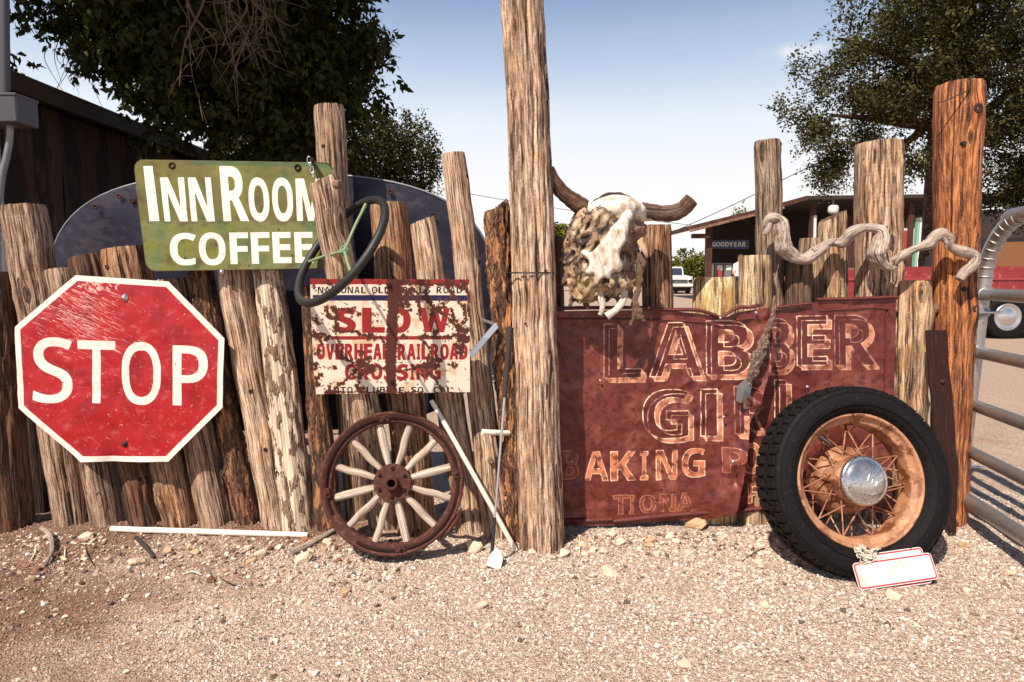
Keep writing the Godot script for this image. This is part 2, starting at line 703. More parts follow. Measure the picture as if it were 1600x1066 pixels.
func sky_air() -> PanoramaSkyMaterial:
	var w := 1024
	var h := 512
	var stops := [[0.0, Color(0.99, 0.945, 0.915)], [5.0, Color(0.98, 0.95, 0.93)], [8.0, Color(0.90, 0.90, 0.92)], [12.0, Color(0.77, 0.83, 0.91)], [16.5, Color(0.48, 0.59, 0.77)], [21.0, Color(0.27, 0.38, 0.59)], [32.0, Color(0.14, 0.215, 0.39)], [90.0, Color(0.08, 0.12, 0.26)]]
	var f := FastNoiseLite.new()
	f.seed = 5
	f.frequency = 1.0
	f.fractal_octaves = 5
	var im := Image.create(w, h, false, Image.FORMAT_RGBF)
	for y in h:
		var el := 90.0 - (y + 0.5) / h * 180.0
		var k := 0
		while k < stops.size() - 2 and el > stops[k + 1][0]:
			k += 1
		var base: Color = (stops[k][1] as Color).lerp(stops[k + 1][1], clampf((el - stops[k][0]) / (stops[k + 1][0] - stops[k][0]), 0.0, 1.0))
		if el < 0.0:
			im.fill_rect(Rect2i(0, y, w, 1), Color(0.5, 0.42, 0.36))
			continue
		for x in w:
			var az := (x + 0.5) / w * TAU
			var d := Vector3(cos(az) * cos(deg_to_rad(el)), sin(deg_to_rad(el)) * 2.2, sin(az) * cos(deg_to_rad(el)))
			var n := f.get_noise_3d(d.x * 2.2, d.y * 2.6, d.z * 2.2) + 0.35 * f.get_noise_3d(d.x * 9.0, d.y * 11.0, d.z * 9.0)
			var cl := smoothstep(0.46, 0.80, n) * smoothstep(2.0, 7.0, el) * (1.0 - smoothstep(26.0, 45.0, el))
			im.set_pixel(x, y, base.lerp(Color(1.0, 0.965, 0.935), cl * 0.95))
	var m := PanoramaSkyMaterial.new()
	m.panorama = ImageTexture.create_from_image(im)
	return m

# ---------------------------------------------------------------- materials
func materials() -> void:
	var grey := wood(21, Color(0.865, 0.785, 0.71), Color(0.235, 0.17, 0.14), Color(0.80, 0.69, 0.585), 1.0, 1.05)
	var brown := wood(31, Color(0.82, 0.715, 0.61), Color(0.185, 0.115, 0.09), Color(0.74, 0.59, 0.46), 0.9, 1.1)
	var bk := bark(41, Color(0.66, 0.50, 0.38), Color(0.14, 0.085, 0.07), Color(0.72, 0.53, 0.38), 0.47)
	var pale := bark(51, Color(0.64, 0.54, 0.46), Color(0.36, 0.28, 0.235), Color(0.84, 0.77, 0.70), 0.58)
	var cream := wood(35, Color(0.95, 0.88, 0.70), Color(0.36, 0.25, 0.14), Color(0.84, 0.66, 0.40), 0.6, 1.0)
	M.wood_tex = {"cream": cream, "grey": grey, "brown": brown, "bark": bk, "pale": pale}
	M.end = mat(lin(0.34, 0.25, 0.18), 0.9, 0.0, brown[0], brown[1], 0.3)
	M.knot = mat(lin(0.16, 0.09, 0.06), 0.85, 0.0, brown[0], brown[1], 0.4)
	var rust := blotch(61, 512, 0.012, Color(0.25, 0.13, 0.11), Color(0.42, 0.24, 0.19), Color(0.52, 0.33, 0.26), 0.66, 0.16)
	M.rust = mat(Color(1, 1, 1), 0.82, 0.25, rust[0], rust[1], 0.25)
	M.dark_rust = mat(Color(0.62, 0.5, 0.5), 0.9, 0.2, rust[0], rust[1], 0.3)
	var orange := blotch(71, 512, 0.007, Color(0.58, 0.38, 0.27), Color(0.86, 0.69, 0.54), Color(0.40, 0.22, 0.14), 0.58, 0.14)
	M.orange = mat(Color(1, 1, 1), 0.6, 0.1, orange[0], orange[1], 0.1)
	M.orange.uv1_triplanar = true
	M.orange.uv1_scale = Vector3(2.6, 2.6, 2.6)
	M.wire_rust = mat(lin(0.30, 0.13, 0.07), 0.75, 0.3)
	var rub := blotch(81, 512, 0.02, Color(0.055, 0.045, 0.055), Color(0.095, 0.08, 0.09), Color(0.15, 0.13, 0.13), 0.7, 0.15)
	M.rubber = mat(Color(1, 1, 1), 0.7, 0.0, rub[0], rub[1], 0.1)
	M.rubber.metallic_specular = 0.3
	M.dark_rubber = mat(lin(0.012, 0.011, 0.012), 0.55)
	var gal := blotch(91, 512, 0.02, Color(0.64, 0.63, 0.63), Color(0.72, 0.71, 0.70), Color(0.56, 0.54, 0.53), 0.7, 0.05)
	M.galv = mat(Color(1, 1, 1), 0.42, 0.85, gal[0], gal[1], 0.05)
	M.chrome = mat(lin(0.75, 0.75, 0.76), 0.16, 1.0)
	M.steel = mat(lin(0.62, 0.62, 0.64), 0.3, 0.9)
	M.dull_steel = mat(lin(0.25, 0.25, 0.27), 0.5, 0.6)
	var spoke := wood(101, Color(0.95, 0.89, 0.81), Color(0.42, 0.32, 0.26), Color(0.90, 0.80, 0.69), 0.8, 0.8)
	M.spoke = mat(Color(0.95, 0.95, 0.97), 0.85, 0.0, spoke[0], spoke[1], 0.35)
	var silver := wood(121, Color(0.82, 0.755, 0.70), Color(0.34, 0.27, 0.24), Color(0.80, 0.73, 0.66), 0.7, 0.75)
	M.drift = mat(Color(1, 1, 1), 0.8, 0.0, silver[0], silver[1], 0.6)
	M.white_stick = mat(lin(0.80, 0.72, 0.62), 0.8)
	M.white = mat(lin(0.68, 0.655, 0.63), 0.35)
	var dusty := blotch(201, 256, 0.012, Color(0.80, 0.78, 0.755), Color(0.87, 0.855, 0.84), Color(0.76, 0.71, 0.66), 0.66, 0.03)
	M.dusty_white = mat(Color.WHITE, 0.4, 0.0, dusty[0])
	M.red_trim = mat(lin(0.42, 0.03, 0.05), 0.4)
	M.black = mat(lin(0.01, 0.009, 0.01), 0.6)
	M.wire = mat(lin(0.04, 0.035, 0.035), 0.6, 0.4)
	M.bone_vc = mat(Color.WHITE, 0.75, 0.0, null, grey[1], 0.25, true)
	M.bone_vc.uv1_scale = Vector3(0.8, 0.5, 1)
	M.vc = mat(Color.WHITE, 0.9, 0.0, null, null, 0.5, true)
	var hide := blotch(111, 512, 0.03, Color(0.88, 0.86, 0.85), Color(1, 1, 1), Color(0.62, 0.55, 0.5), 0.66, 0.2)
	M.green_paint = mat(lin(0.24, 0.36, 0.19), 0.6, 0.0, hide[0])
	M.hide = mat(Color.WHITE, 0.6, 0.0, hide[0], hide[1], 0.35, true)
	M.hide.uv1_triplanar = true
	M.hide.uv1_scale = Vector3(4, 4, 4)
	M.horn = mat(Color(0.56, 0.45, 0.37), 0.55, 0.0, grey[0], grey[1], 0.5)
	M.horn.uv1_scale = Vector3(1, 0.4, 1)
	M.bone = mat(lin(0.70, 0.64, 0.56), 0.7, 0.0, hide[0], hide[1], 0.1)

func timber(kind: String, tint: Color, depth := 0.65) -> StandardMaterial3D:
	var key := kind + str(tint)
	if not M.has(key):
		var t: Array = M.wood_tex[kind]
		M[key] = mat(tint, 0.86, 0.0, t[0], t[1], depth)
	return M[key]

# ---------------------------------------------------------------- ground
func stepped(a: float, b: float, st: float, lo: float, hi: float) -> PackedFloat32Array:
	var out := PackedFloat32Array()
	var left := []
	var x := a
	var s := st
	while x > lo:
		s *= 1.22
		x -= s
		left.append(x)
	left.reverse()
	for q in left: out.append(q)
	x = a
	while x < b:
		out.append(x)
		x += st
	s = st
	while x < hi:
		out.append(x)
		s *= 1.22
		x += s
	out.append(hi)
	return out

func ground() -> void:
	var xs := stepped(-3.4, 3.4, 0.03, -700.0, 700.0)
	var zs := stepped(-1.4, 1.9, 0.03, -900.0, 80.0)
	var pos := PackedVector3Array()
	var uvs := PackedVector2Array()
	var cols := PackedColorArray()
	for z in zs:
		for x in xs:
			pos.append(Vector3(x, H(x, z), z))
			uvs.append(Vector2(x, z) * 0.9)
			var soil := soil_vignette_at(x, z)
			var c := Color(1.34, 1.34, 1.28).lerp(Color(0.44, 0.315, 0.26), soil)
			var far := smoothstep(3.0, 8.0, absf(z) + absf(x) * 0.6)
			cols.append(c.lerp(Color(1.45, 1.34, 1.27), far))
	var mb := MB.new()
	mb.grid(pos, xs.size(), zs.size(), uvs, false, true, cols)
	var size := 1024
	var a := noise_img(size, size, 0.16, 3, 2)
	var b := noise_img(size, size, 0.05, 4, 4)
	var c := noise_img(size, size, 0.09, 5, 2, FastNoiseLite.TYPE_CELLULAR)
	var col := PackedByteArray()
	col.resize(size * size * 3)
	var hts := PackedByteArray()
	hts.resize(size * size)
	for k in size * size:
		var t := clampf(0.48 + 0.8 * (a[k] / 255.0 - 0.5) + 0.7 * (b[k] / 255.0 - 0.5) + 0.5 * (c[k] / 255.0 - 0.5), 0, 1)
		var o := Color(0.52, 0.42, 0.36).lerp(Color(0.88, 0.79, 0.71), t)
		col[k * 3] = int(o.r * 255.0)
		col[k * 3 + 1] = int(o.g * 255.0)
		col[k * 3 + 2] = int(o.b * 255.0)
		hts[k] = int(255.0 * clampf(0.5 + 0.5 * (a[k] / 255.0 - 0.5) + 0.4 * (b[k] / 255.0 - 0.5) - 0.4 * (c[k] / 255.0 - 0.5), 0, 1))
	var m := mat(Color.WHITE, 0.95, 0.0, tex(size, size, col), tex(size, size, hts, Image.FORMAT_L8), 1.3, true)
	M.dirt = m
	var g := MeshInstance3D.new()
	g.mesh = mb.mesh()
	g.material_override = m
	g.name = "ground"
	add_child(g, true)
	g.set_meta("kind", "structure")
	g.set_meta("label", "pale pinkish gravelly dirt of the yard reaching to the horizon")
	gravel()
	clods()

# how brown the ground is (0 = pale gravel), with vignette painted at the sides
func soil_vignette_at(x: float, z: float) -> float:
	var s := smoothstep(-0.55, -1.5, x + 0.35 * nz.get_noise_2d(x * 2.0, z * 2.0)) * 0.95  # brown soil at left, deepened to take in the vignette
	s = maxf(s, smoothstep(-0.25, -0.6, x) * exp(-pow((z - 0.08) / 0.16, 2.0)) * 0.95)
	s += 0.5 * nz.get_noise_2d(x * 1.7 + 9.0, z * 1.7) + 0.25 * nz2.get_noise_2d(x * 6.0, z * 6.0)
	s += smoothstep(1.0, 2.0, x) * 0.25  # darkens the right side in place of lens vignette
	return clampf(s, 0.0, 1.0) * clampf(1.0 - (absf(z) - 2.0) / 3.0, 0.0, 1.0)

func pebble_mesh(sd: int, flat: float) -> ArrayMesh:
	var rng := RandomNumberGenerator.new()
	rng.seed = sd
	var st := SurfaceTool.new()
	st.begin(Mesh.PRIMITIVE_TRIANGLES)
	st.set_smooth_group(-1)
	var ps := []
	var t := (1.0 + sqrt(5.0)) / 2.0
	for q in [[-1, t, 0], [1, t, 0], [-1, -t, 0], [1, -t, 0], [0, -1, t], [0, 1, t], [0, -1, -t], [0, 1, -t], [t, 0, -1], [t, 0, 1], [-t, 0, -1], [-t, 0, 1]]:
		ps.append(Vector3(q[0], q[1], q[2]).normalized() * rng.randf_range(0.75, 1.2) * Vector3(1.0, flat, 0.8))
	for f in [[0, 11, 5], [0, 5, 1], [0, 1, 7], [0, 7, 10], [0, 10, 11], [1, 5, 9], [5, 11, 4], [11, 10, 2], [10, 7, 6], [7, 1, 8], [3, 9, 4], [3, 4, 2], [3, 2, 6], [3, 6, 8], [3, 8, 9], [4, 9, 5], [2, 4, 11], [6, 2, 10], [8, 6, 7], [9, 8, 1]]:
		for i in [0, 2, 1]:
			st.add_vertex(ps[f[i]])
	st.generate_normals()
	return st.commit()

func gravel() -> void:
	var rng := RandomNumberGenerator.new()
	rng.seed = 77
	var gm := mat(Color.WHITE, 0.92, 0.0, null, null, 0.5, true)
	var host := Node3D.new()
	host.name = "gravel"
	add_child(host, true)
	host.set_meta("kind", "stuff")
	host.set_meta("label", "loose sandy gravel strewn over the yard")
	for kind in 3:
		var count: int = [140000, 140000, 100000][kind]
		var mm := MultiMesh.new()
		mm.transform_format = MultiMesh.TRANSFORM_3D
		mm.use_colors = true
		mm.mesh = pebble_mesh(200 + kind, [0.75, 0.5, 0.62][kind])
		mm.instance_count = count
		var buf := PackedFloat32Array()
		buf.resize(count * 16)
		var k := 0
		for i in count:
			var z := rng.randf_range(-0.5, 1.75)
			var x := rng.randf_range(-2.9, 2.9)
			if rng.randf() < 0.25:
				x = rng.randf_range(-2.0, 2.0)
				z = rng.randf_range(0.0, 1.2)
			var big := pow(rng.randf(), 5.0)
			var s := lerpf(0.00125, 0.0055, big * big) * lerpf(0.8, 1.25, rng.randf())
			if z > 0.9: s *= 0.85
			var bs := Basis.from_euler(Vector3(rng.randf() * 0.9, rng.randf() * TAU, rng.randf() * 0.9)) * s
			var y := H(x, z) + s * 0.25
			var soil := soil_vignette_at(x, z)
			var q := rng.randf()
			var c := Color(0.55, 0.485, 0.40).lerp(Color(0.74, 0.68, 0.59), rng.randf())
			if q < 0.17: c = Color(0.40, 0.28, 0.21)
			elif q < 0.30: c = Color(0.15, 0.09, 0.075)
			elif q < 0.42: c = Color(0.72, 0.645, 0.57)
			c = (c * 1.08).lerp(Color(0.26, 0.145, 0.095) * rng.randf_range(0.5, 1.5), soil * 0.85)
			var o := i * 16
			buf[o] = bs.x.x
			buf[o + 1] = bs.y.x
			buf[o + 2] = bs.z.x
			buf[o + 3] = x
			buf[o + 4] = bs.x.y
			buf[o + 5] = bs.y.y
			buf[o + 6] = bs.z.y
			buf[o + 7] = y
			buf[o + 8] = bs.x.z
			buf[o + 9] = bs.y.z
			buf[o + 10] = bs.z.z
			buf[o + 11] = z
			buf[o + 12] = c.r
			buf[o + 13] = c.g
			buf[o + 14] = c.b
			buf[o + 15] = 1.0
		mm.buffer = buf
		var mi := MultiMeshInstance3D.new()
		mi.multimesh = mm
		mi.material_override = gm
		mi.name = ["grit", "flake", "pebble"][kind]
		mi.set_meta("kind", "stuff")
		host.add_child(mi, true)

func clods() -> void:
	var rng := RandomNumberGenerator.new()
	rng.seed = 91
	var mm := MultiMesh.new()
	mm.transform_format = MultiMesh.TRANSFORM_3D
	mm.use_colors = true
	mm.mesh = rock_mesh(399)
	mm.instance_count = 5200
	var buf := PackedFloat32Array()
	for i in 5200:
		var x := rng.randf_range(-2.7, -0.3)
		var z := 0.13 + absf(rng.randfn(0, 0.24))
		if i % 5 == 0:
			x = rng.randf_range(0.15, 1.1)
			z = 0.05 + absf(rng.randfn(0, 0.2))
		elif i % 5 == 1:
			x = rng.randf_range(-2.5, 2.5)
			z = rng.randf_range(0.0, 1.5)
		var s := lerpf(0.003, 0.0115, pow(rng.randf(), 3.0))
		var bs := Basis.from_euler(Vector3(rng.randf() * 0.6, rng.randf() * TAU, rng.randf() * 0.6)) * s
		var c: Color = [Color(0.66, 0.58, 0.50), Color(0.45, 0.33, 0.25), Color(0.22, 0.13, 0.09), Color(0.12, 0.075, 0.06), Color(0.55, 0.42, 0.32)][rng.randi() % 5]
		var y := H(x, z) + s * 0.3
		buf.append_array([bs.x.x, bs.y.x, bs.z.x, x, bs.x.y, bs.y.y, bs.z.y, y, bs.x.z, bs.y.z, bs.z.z, z, c.r, c.g, c.b, 1.0])
	mm.buffer = buf
	var mi := MultiMeshInstance3D.new()
	mi.multimesh = mm
	mi.material_override = mat(Color.WHITE, 0.92, 0.0, null, null, 0.5, true)
	mi.name = "soil_crumb"
	add_child(mi, true)
	mi.set_meta("kind", "stuff")
	mi.set_meta("label", "crumbs of soil and stone chips along the foot of the fence")

func rock_mesh(sd: int) -> ArrayMesh:
	var mb := MB.new()
	var rng := RandomNumberGenerator.new()
	rng.seed = sd
	var planes := []
	for i in 11:
		planes.append([Vector3(rng.randfn(), rng.randfn() * 0.8, rng.randfn()).normalized(), rng.randf_range(0.5, 0.85)])
	var pos := []
	for j in 9:
		for i in 15:
			var th := TAU * (i % 14) / 14.0
			var ph := PI * j / 8.0
			var d := Vector3(cos(th) * sin(ph), cos(ph), sin(th) * sin(ph))
			var r := 1.0
			for p in planes:
				var c := d.dot(p[0])
				if c > 0.05: r = minf(r, p[1] / c)
			r *= 1.0 + 0.12 * nz.get_noise_3d(d.x * 3.0 + sd, d.y * 3.0, d.z * 3.0)
			pos.append(d * r * Vector3(1.15, 0.75, 0.9))
	for j in 8:
		for i in 14:
			var a: Vector3 = pos[j * 15 + i]
			var b: Vector3 = pos[j * 15 + i + 1]
			var c: Vector3 = pos[(j + 1) * 15 + i]
			var d: Vector3 = pos[(j + 1) * 15 + i + 1]
			if j > 0: mb.tri(a, b, d, a + b + d)
			if j < 7: mb.tri(a, d, c, a + d + c)
	return mb.mesh()
# ---------------------------------------------------------------- fence posts
# top and bottom (px, py), widths in px, depth z: measured on the fence; knots: [share of the way down, degrees from the front, radius m]
func log_post(called: String, label: String, t: Vector2, b: Vector2, wt: float, wb: float, z: float, m: Material, sd: int, o := {}) -> Node3D:
	var tz: float = o.get("tz", z)
	var top := P(t.x, t.y, tz)
	var bot := P(b.x, b.y, z)
	var rt := wt * S(t.y, tz) / 2.0
	var rb := wb * S(b.y, z) / 2.0
	if t.x < 480.0:
		rt *= 0.9
		rb *= 0.86
	var axis := (bot - top).normalized()
	bot += axis * ((bot.y + 0.12) / maxf(-axis.y, 0.2) if bot.y > -0.12 else 0.0)
	var len := top.distance_to(bot)
	var foot := top + axis * ((top.y - 0.0) / -axis.y)
	var g := thing(called, label, o.get("cat", "post"), Vector3(foot.x, 0, foot.z), o.get("group", "upright logs of the rustic fence"))
	var rng := RandomNumberGenerator.new()
	rng.seed = sd
	var sides: int = o.get("sides", 72)
	var rows := int(clampf(len / 0.022, 24, 130))
	var sx := Vector3.RIGHT
	sx = (sx - axis * sx.dot(axis)).normalized()
	var sz := sx.cross(-axis).normalized()   # towards the front
	if sz.z < 0: sz = -sz
	var rough: float = o.get("rough", 0.028)
	var cracks := []
	for i in o.get("cracks", 5):
		cracks.append([rng.randf_range(-1.5, 1.5), rng.randf_range(0.004, 0.012) * o.get("crack", 1.0), rng.randf_range(-0.3, 0.7), rng.randf_range(0.4, 1.2), rng.randf() * 50.0])
	var knots: Array = o.get("knots", [])
	var slant: float = o.get("slant", 0.0)     # m, positive: right side higher
	var chip: float = o.get("chip", 0.003)
	var bend: float = o.get("bend", 0.0)
	var pos := PackedVector3Array()
	var uvs := PackedVector2Array()
	var u0 := rng.randf()
	var v0 := rng.randf()
	var mid := PackedVector3Array()
	for j in rows:
		var f := float(j) / (rows - 1)
		var cen := top.lerp(bot, f) + sx * (bend * sin(PI * f) + 0.006 * nz.get_noise_2d(f * len * 3.0, sd * 7.3))
		mid.append(cen)
		var rad := lerpf(rt, rb, f)
		for i in sides + 1:
			var th := TAU * float(i % sides) / sides   # 0 = front, + to the right
			var ct := cos(th)
			var st := sin(th)
			var y := f * len
			var r := rad * (1.0 + 0.07 * nz.get_noise_3d(ct * 0.8 + sd, st * 0.8, y * 1.3) + rough * nz2.get_noise_3d(ct * 3.2 + sd, st * 3.2, y * o.get("along", 3.0)))
			for q in cracks:
				var tq: float = q[0] + 0.22 * nz.get_noise_2d(y * 2.5, q[4])
				var dt := wrapf(th - tq, -PI, PI) * rad
				var depth: float = q[1] * smoothstep(0.0, 0.1, f - q[2]) * smoothstep(0.0, 0.15, q[3] - f)
				r -= depth * exp(-pow(dt / 0.0042, 2.0))
			for q in knots:
				var dt2 := wrapf(th - deg_to_rad(q[1]), -PI, PI) * rad
				var dy: float = (f - q[0]) * len
				r += q[2] * 0.55 * exp(-(dt2 * dt2 + dy * dy * 0.6) / (q[2] * q[2] * 1.9))
			r *= 1.0 - 0.06 * exp(-f * len / 0.006)
			var p := cen + (sz * ct + sx * st) * r
			if f < 0.5:
				var w := exp(-f * len / 0.05)
				p -= axis * w * (slant * st + chip * nz.get_noise_2d(th * 2.0 + sd, 3.0) + chip * 0.7 * nz.get_noise_2d(cos(th) * 9.0 + sd, sin(th) * 9.0))
			pos.append(p)
			uvs.append(Vector2(u0 + float(i) / sides, v0 + y / 1.5))
	var mb := MB.new()
	mb.grid(pos, sides + 1, rows, uvs, true, true)
	part(g, "shaft", mb, m)
	var cap := MB.new()
	var cp := PackedVector3Array()
	var cu := PackedVector2Array()
	for j in 4:
		for i in sides + 1:
			var e := pos[i % sides]
			var q := (mid[0] + axis * 0.006).lerp(e, j / 3.0)
			if j > 0: q -= axis * (e - mid[0]).dot(axis) * 0.0
			cp.append(q)
			cu.append(Vector2(0.5, 0.5) + Vector2(cos(TAU * i / sides), sin(TAU * i / sides)) * j * 0.09)
	cap.grid(cp, sides + 1, 4, cu, true, true)
	part(g, "cut_end", cap, o.get("endmat", M.end))
	for q in knots:
		var j := int(q[0] * (rows - 1))
		var rad := lerpf(rt, rb, q[0])
		var dirv := sz * cos(deg_to_rad(q[1])) + sx * sin(deg_to_rad(q[1]))
		var at: Vector3 = mid[j] + dirv * (rad + q[2] * 0.28)
		var up := -axis
		var kb := MB.new()
		kb.xf = Transform3D(Basis(up.cross(dirv).normalized(), up, dirv).orthonormalized(), at)
		var kr: float = q[2] * 0.62
		var long: float = q[3] if q.size() > 3 else 0.35
		var prof := PackedVector2Array([V2(kr * 1.15, -kr * 0.6), V2(kr * 1.02, kr * (long - 0.2)), V2(kr * 0.85, kr * long), V2(kr * 0.5, kr * (long - 0.08)), V2(kr * 0.28, kr * (long - 0.25)), V2(0.0001, kr * (long - 0.3))])
		kb.lathe(prof, 14)
		part(g, "knot", kb, M.knot if long < 1.0 else m)
	return g

func fence() -> void:
	var gd := timber("grey", Color(0.62, 0.55, 0.5))
	var gm := timber("grey", Color(0.84, 0.78, 0.73))
	var gl := timber("grey", Color(1.0, 0.95, 0.9))
	var bd := timber("brown", Color(0.62, 0.52, 0.46))
	var bm := timber("brown", Color(0.9, 0.82, 0.74))
	var bl := timber("brown", Color(1.0, 1.0, 0.95))
	var orange := timber("brown", Color(0.93, 0.70, 0.52))
	var yellow := timber("cream", Color(1, 1, 1))
	var bk := timber("bark", Color(0.85, 0.8, 0.76), 1.6)
	var pale := timber("pale", Color(1, 0.97, 0.93), 1.6)
	# left of the main pole
	log_post("fence_post", "thick log tinted dark for shade at the far left edge, cut off by the frame", V2(-16, 425), V2(20, 872), 70, 78, 0.03, bd, 1)  # dark tint stands in for shade on this log
	log_post("gap_shade_log", "added near-black log standing in for shade in the gap left of the stop sign's lower corner", V2(40, 560), V2(66, 838), 46, 50, -0.2, timber("brown", Color(0.34, 0.27, 0.26)), 40)  # added dark log fills a gap where only shade lies
	log_post("fence_post", "tall flat-topped grey-brown log above the stop sign's upper left edge", V2(36, 322), V2(120, 852), 72, 58, 0.02, gm, 2, {"knots": [[0.24, -60, 0.012]]})
	log_post("fence_post", "narrow log whose lit top peeps out above the stop sign, left of two short logs", V2(94, 420), V2(172, 828), 48, 60, 0.02, gm, 3, {"knots": [[0.76, 20, 0.012]]})
	log_post("fence_post", "short log with splintered top, second above the stop sign's upper edge", V2(136, 400), V2(230, 828), 60, 54, 0.03, bd, 4, {"knots": [[0.06, 10, 0.014], [0.72, 50, 0.024]], "slant": 0.004})
	log_post("fence_post", "log with a big pale knot low down, third of those behind the stop sign", V2(193, 388), V2(285, 830), 76, 55, 0.03, bm, 5, {"knots": [[0.06, -20, 0.014], [0.77, -25, 0.027]]})
	log_post("fence_post", "log with shaded top and light grey foot at the stop sign's lower right", V2(262, 437), V2(342, 834), 60, 58, 0.03, gm, 6, {"cracks": 3})
	log_post("fence_post", "thin bark-covered log right of the stop sign's slanted edges", V2(306, 395), V2(390, 834), 42, 42, 0.03, bk, 7, {"rough": 0.2, "along": 12.0, "cracks": 0, "knots": [[0.16, -10, 0.018], [0.7, -40, 0.02, 1.1]]})
	log_post("fence_post", "straight brown log with long cracks under the green sign's middle", V2(357, 385), V2(436, 832), 58, 50, 0.05, gl, 8, {"cracks": 7, "knots": [[0.45, 10, 0.012], [0.63, 25, 0.012]]})
	log_post("fence_post", "whitish log with chipped bark marks under the word coffee", V2(414, 385), V2(470, 838), 48, 62, 0.06, pale, 9, {"rough": 0.12, "along": 7.0, "cracks": 3, "knots": [[0.53, -70, 0.018], [0.7, -35, 0.02], [0.93, -75, 0.018]]})
	log_post("fence_post", "slim bark-streaked log at the rusty sign's left edge", V2(482, 446), V2(513, 832), 26, 46, 0.05, bk, 10, {"rough": 0.16, "along": 9.0, "cracks": 0})
	log_post("fence_post", "tall round grey log rising highest behind the green sign's right end", V2(513, 166), V2(560, 822), 47, 36, -0.05, gm, 11, {"knots": [[0.1, -15, 0.012]], "chip": 0.004})
	log_post("fence_post", "grey knotty log with a branch stub on top, holding the steering wheel", V2(506, 278), V2(603, 828), 47, 48, 0.0, gl, 12, {"tz": 0.30, "rough": 0.1, "along": 6.0, "cracks": 3, "slant": 0.014, "knots": [[0.03, 55, 0.022, 1.6], [0.27, 75, 0.016]]})
	log_post("fence_post", "short flat-topped brown-grey log right beside the steering wheel rim", V2(606, 318), V2(652, 828), 58, 62, 0.03, bm, 13, {"cracks": 3})
	log_post("fence_post", "short crooked grey log leaning left of the tall post by the rusty sign", V2(659, 346), V2(735, 828), 46, 44, 0.0, gl, 14, {"slant": 0.012, "cracks": 7})
	log_post("fence_post", "tall knotted log standing alone against the sky at the rusty sign's right", V2(709, 240), V2(774, 822), 38, 44, 0.03, gl, 15, {"knots": [[0.07, 60, 0.01], [0.27, 70, 0.014], [0.34, -5, 0.014], [0.74, 10, 0.016, 1.2]], "cracks": 6})
	log_post("fence_post", "crumbly bark-covered log squeezed against the main pole's left side", V2(775, 324), V2(808, 830), 40, 34, 0.06, timber("bark", Color(1, 0.95, 0.88), 2.5), 16, {"rough": 0.3, "along": 16.0, "cracks": 0, "chip": 0.02, "slant": 0.02})
	var pole := log_post("utility_pole", "very tall pale cracked pole in the middle of the fence", V2(794, -420), V2(845, 872), 66, 70, 0.14, gl, 17, {"bend": 0.016, "cat": "pole", "group": "", "cracks": 9, "crack": 1.5, "rough": 0.035, "along": 1.5, "sides": 90, "knots": [[0.62, 30, 0.008], [0.68, -25, 0.006]]})
	var w := MB.new()
	var ring := PackedVector3Array()
	var cen := P(828.5, 430, 0.14)
	for i in 41:
		var a := TAU * i / 40.0
		ring.append(cen + Vector3(cos(a) * 0.0865, 0.004 * cos(a * 2.0) + 0.012 * sin(a), sin(a) * 0.0865))
	w.tube(ring, PackedFloat32Array([0.0026]), 8)
	part(pole, "wire_tie", w, M.wire)
	# right of the main pole
	log_post("fence_post", "dark shaded post just right of the main pole", V2(864, 370), V2(866, 828), 34, 36, -0.16, bd, 18)
	log_post("fence_post", "brown post with one long split, right behind the skull", V2(1026, 352), V2(1030, 826), 47, 50, -0.13, bm, 19, {"cracks": 2, "crack": 1.8, "knots": []})
	log_post("fence_post", "short fat cut log streaked yellow above the red sign", V2(1116, 433), V2(1118, 826), 66, 66, -0.12, yellow, 20, {"cracks": 10, "crack": 0.7, "chip": 0.002})
	log_post("fence_post", "short orange-brown cut log in front of the tall grey post", V2(1180, 399), V2(1176, 826), 50, 54, -0.1, bl, 21, {"cracks": 6, "crack": 0.6, "chip": 0.002})
	log_post("fence_post", "tall grey post with side stubs at the driftwood's left end", V2(1200, 220), V2(1210, 826), 39, 40, -0.2, timber("grey", Color(0.80, 0.76, 0.73), 1.6), 22, {"rough": 0.1, "along": 5.0, "cracks": 3, "knots": [[0.02, 45, 0.014], [0.26, 75, 0.012, 1.3]]})
	log_post("fence_post", "low dark grey post below the driftwood's first dip", V2(1248, 410), V2(1246, 826), 40, 42, -0.14, gd, 23)
	log_post("fence_post", "middling post behind the driftwood's rise, left of a taller one", V2(1272, 372), V2(1266, 826), 44, 44, -0.22, gm, 24)
	log_post("fence_post", "post with slanted splintered top between the driftwood's dip and bend", V2(1302, 338), V2(1302, 826), 42, 46, -0.17, bl, 25, {"slant": 0.022, "cracks": 4})
	log_post("fence_post", "thick tall weathered post crossed by the driftwood's bend", V2(1374, 223), V2(1368, 826), 69, 70, -0.16, timber("grey", Color(0.97, 0.90, 0.83)), 26, {"cracks": 8, "crack": 1.3, "knots": [[0.05, -65, 0.008], [0.05, 40, 0.012], [0.3, 50, 0.012]]})
	log_post("fence_post", "very tall orange-brown post at the gate, with a ringed knot near its top", V2(1500, 131), V2(1482, 812), 69, 50, -0.08, orange, 27, {"cracks": 5, "knots": [[0.065, 8, 0.030], [0.47, 25, 0.025]], "group": ""})
	var orange_post: Node3D = get_node("fence_post_025")
	var tw := MB.new()
	tw.tube(curve([P(1466, 160, 0.0), P(1478, 157, 0.012), P(1505, 145, 0.016), P(1536, 132, -0.03)], 6), PackedFloat32Array([0.0024]), 6)
	part(orange_post, "wire_tie", tw, M.wire)
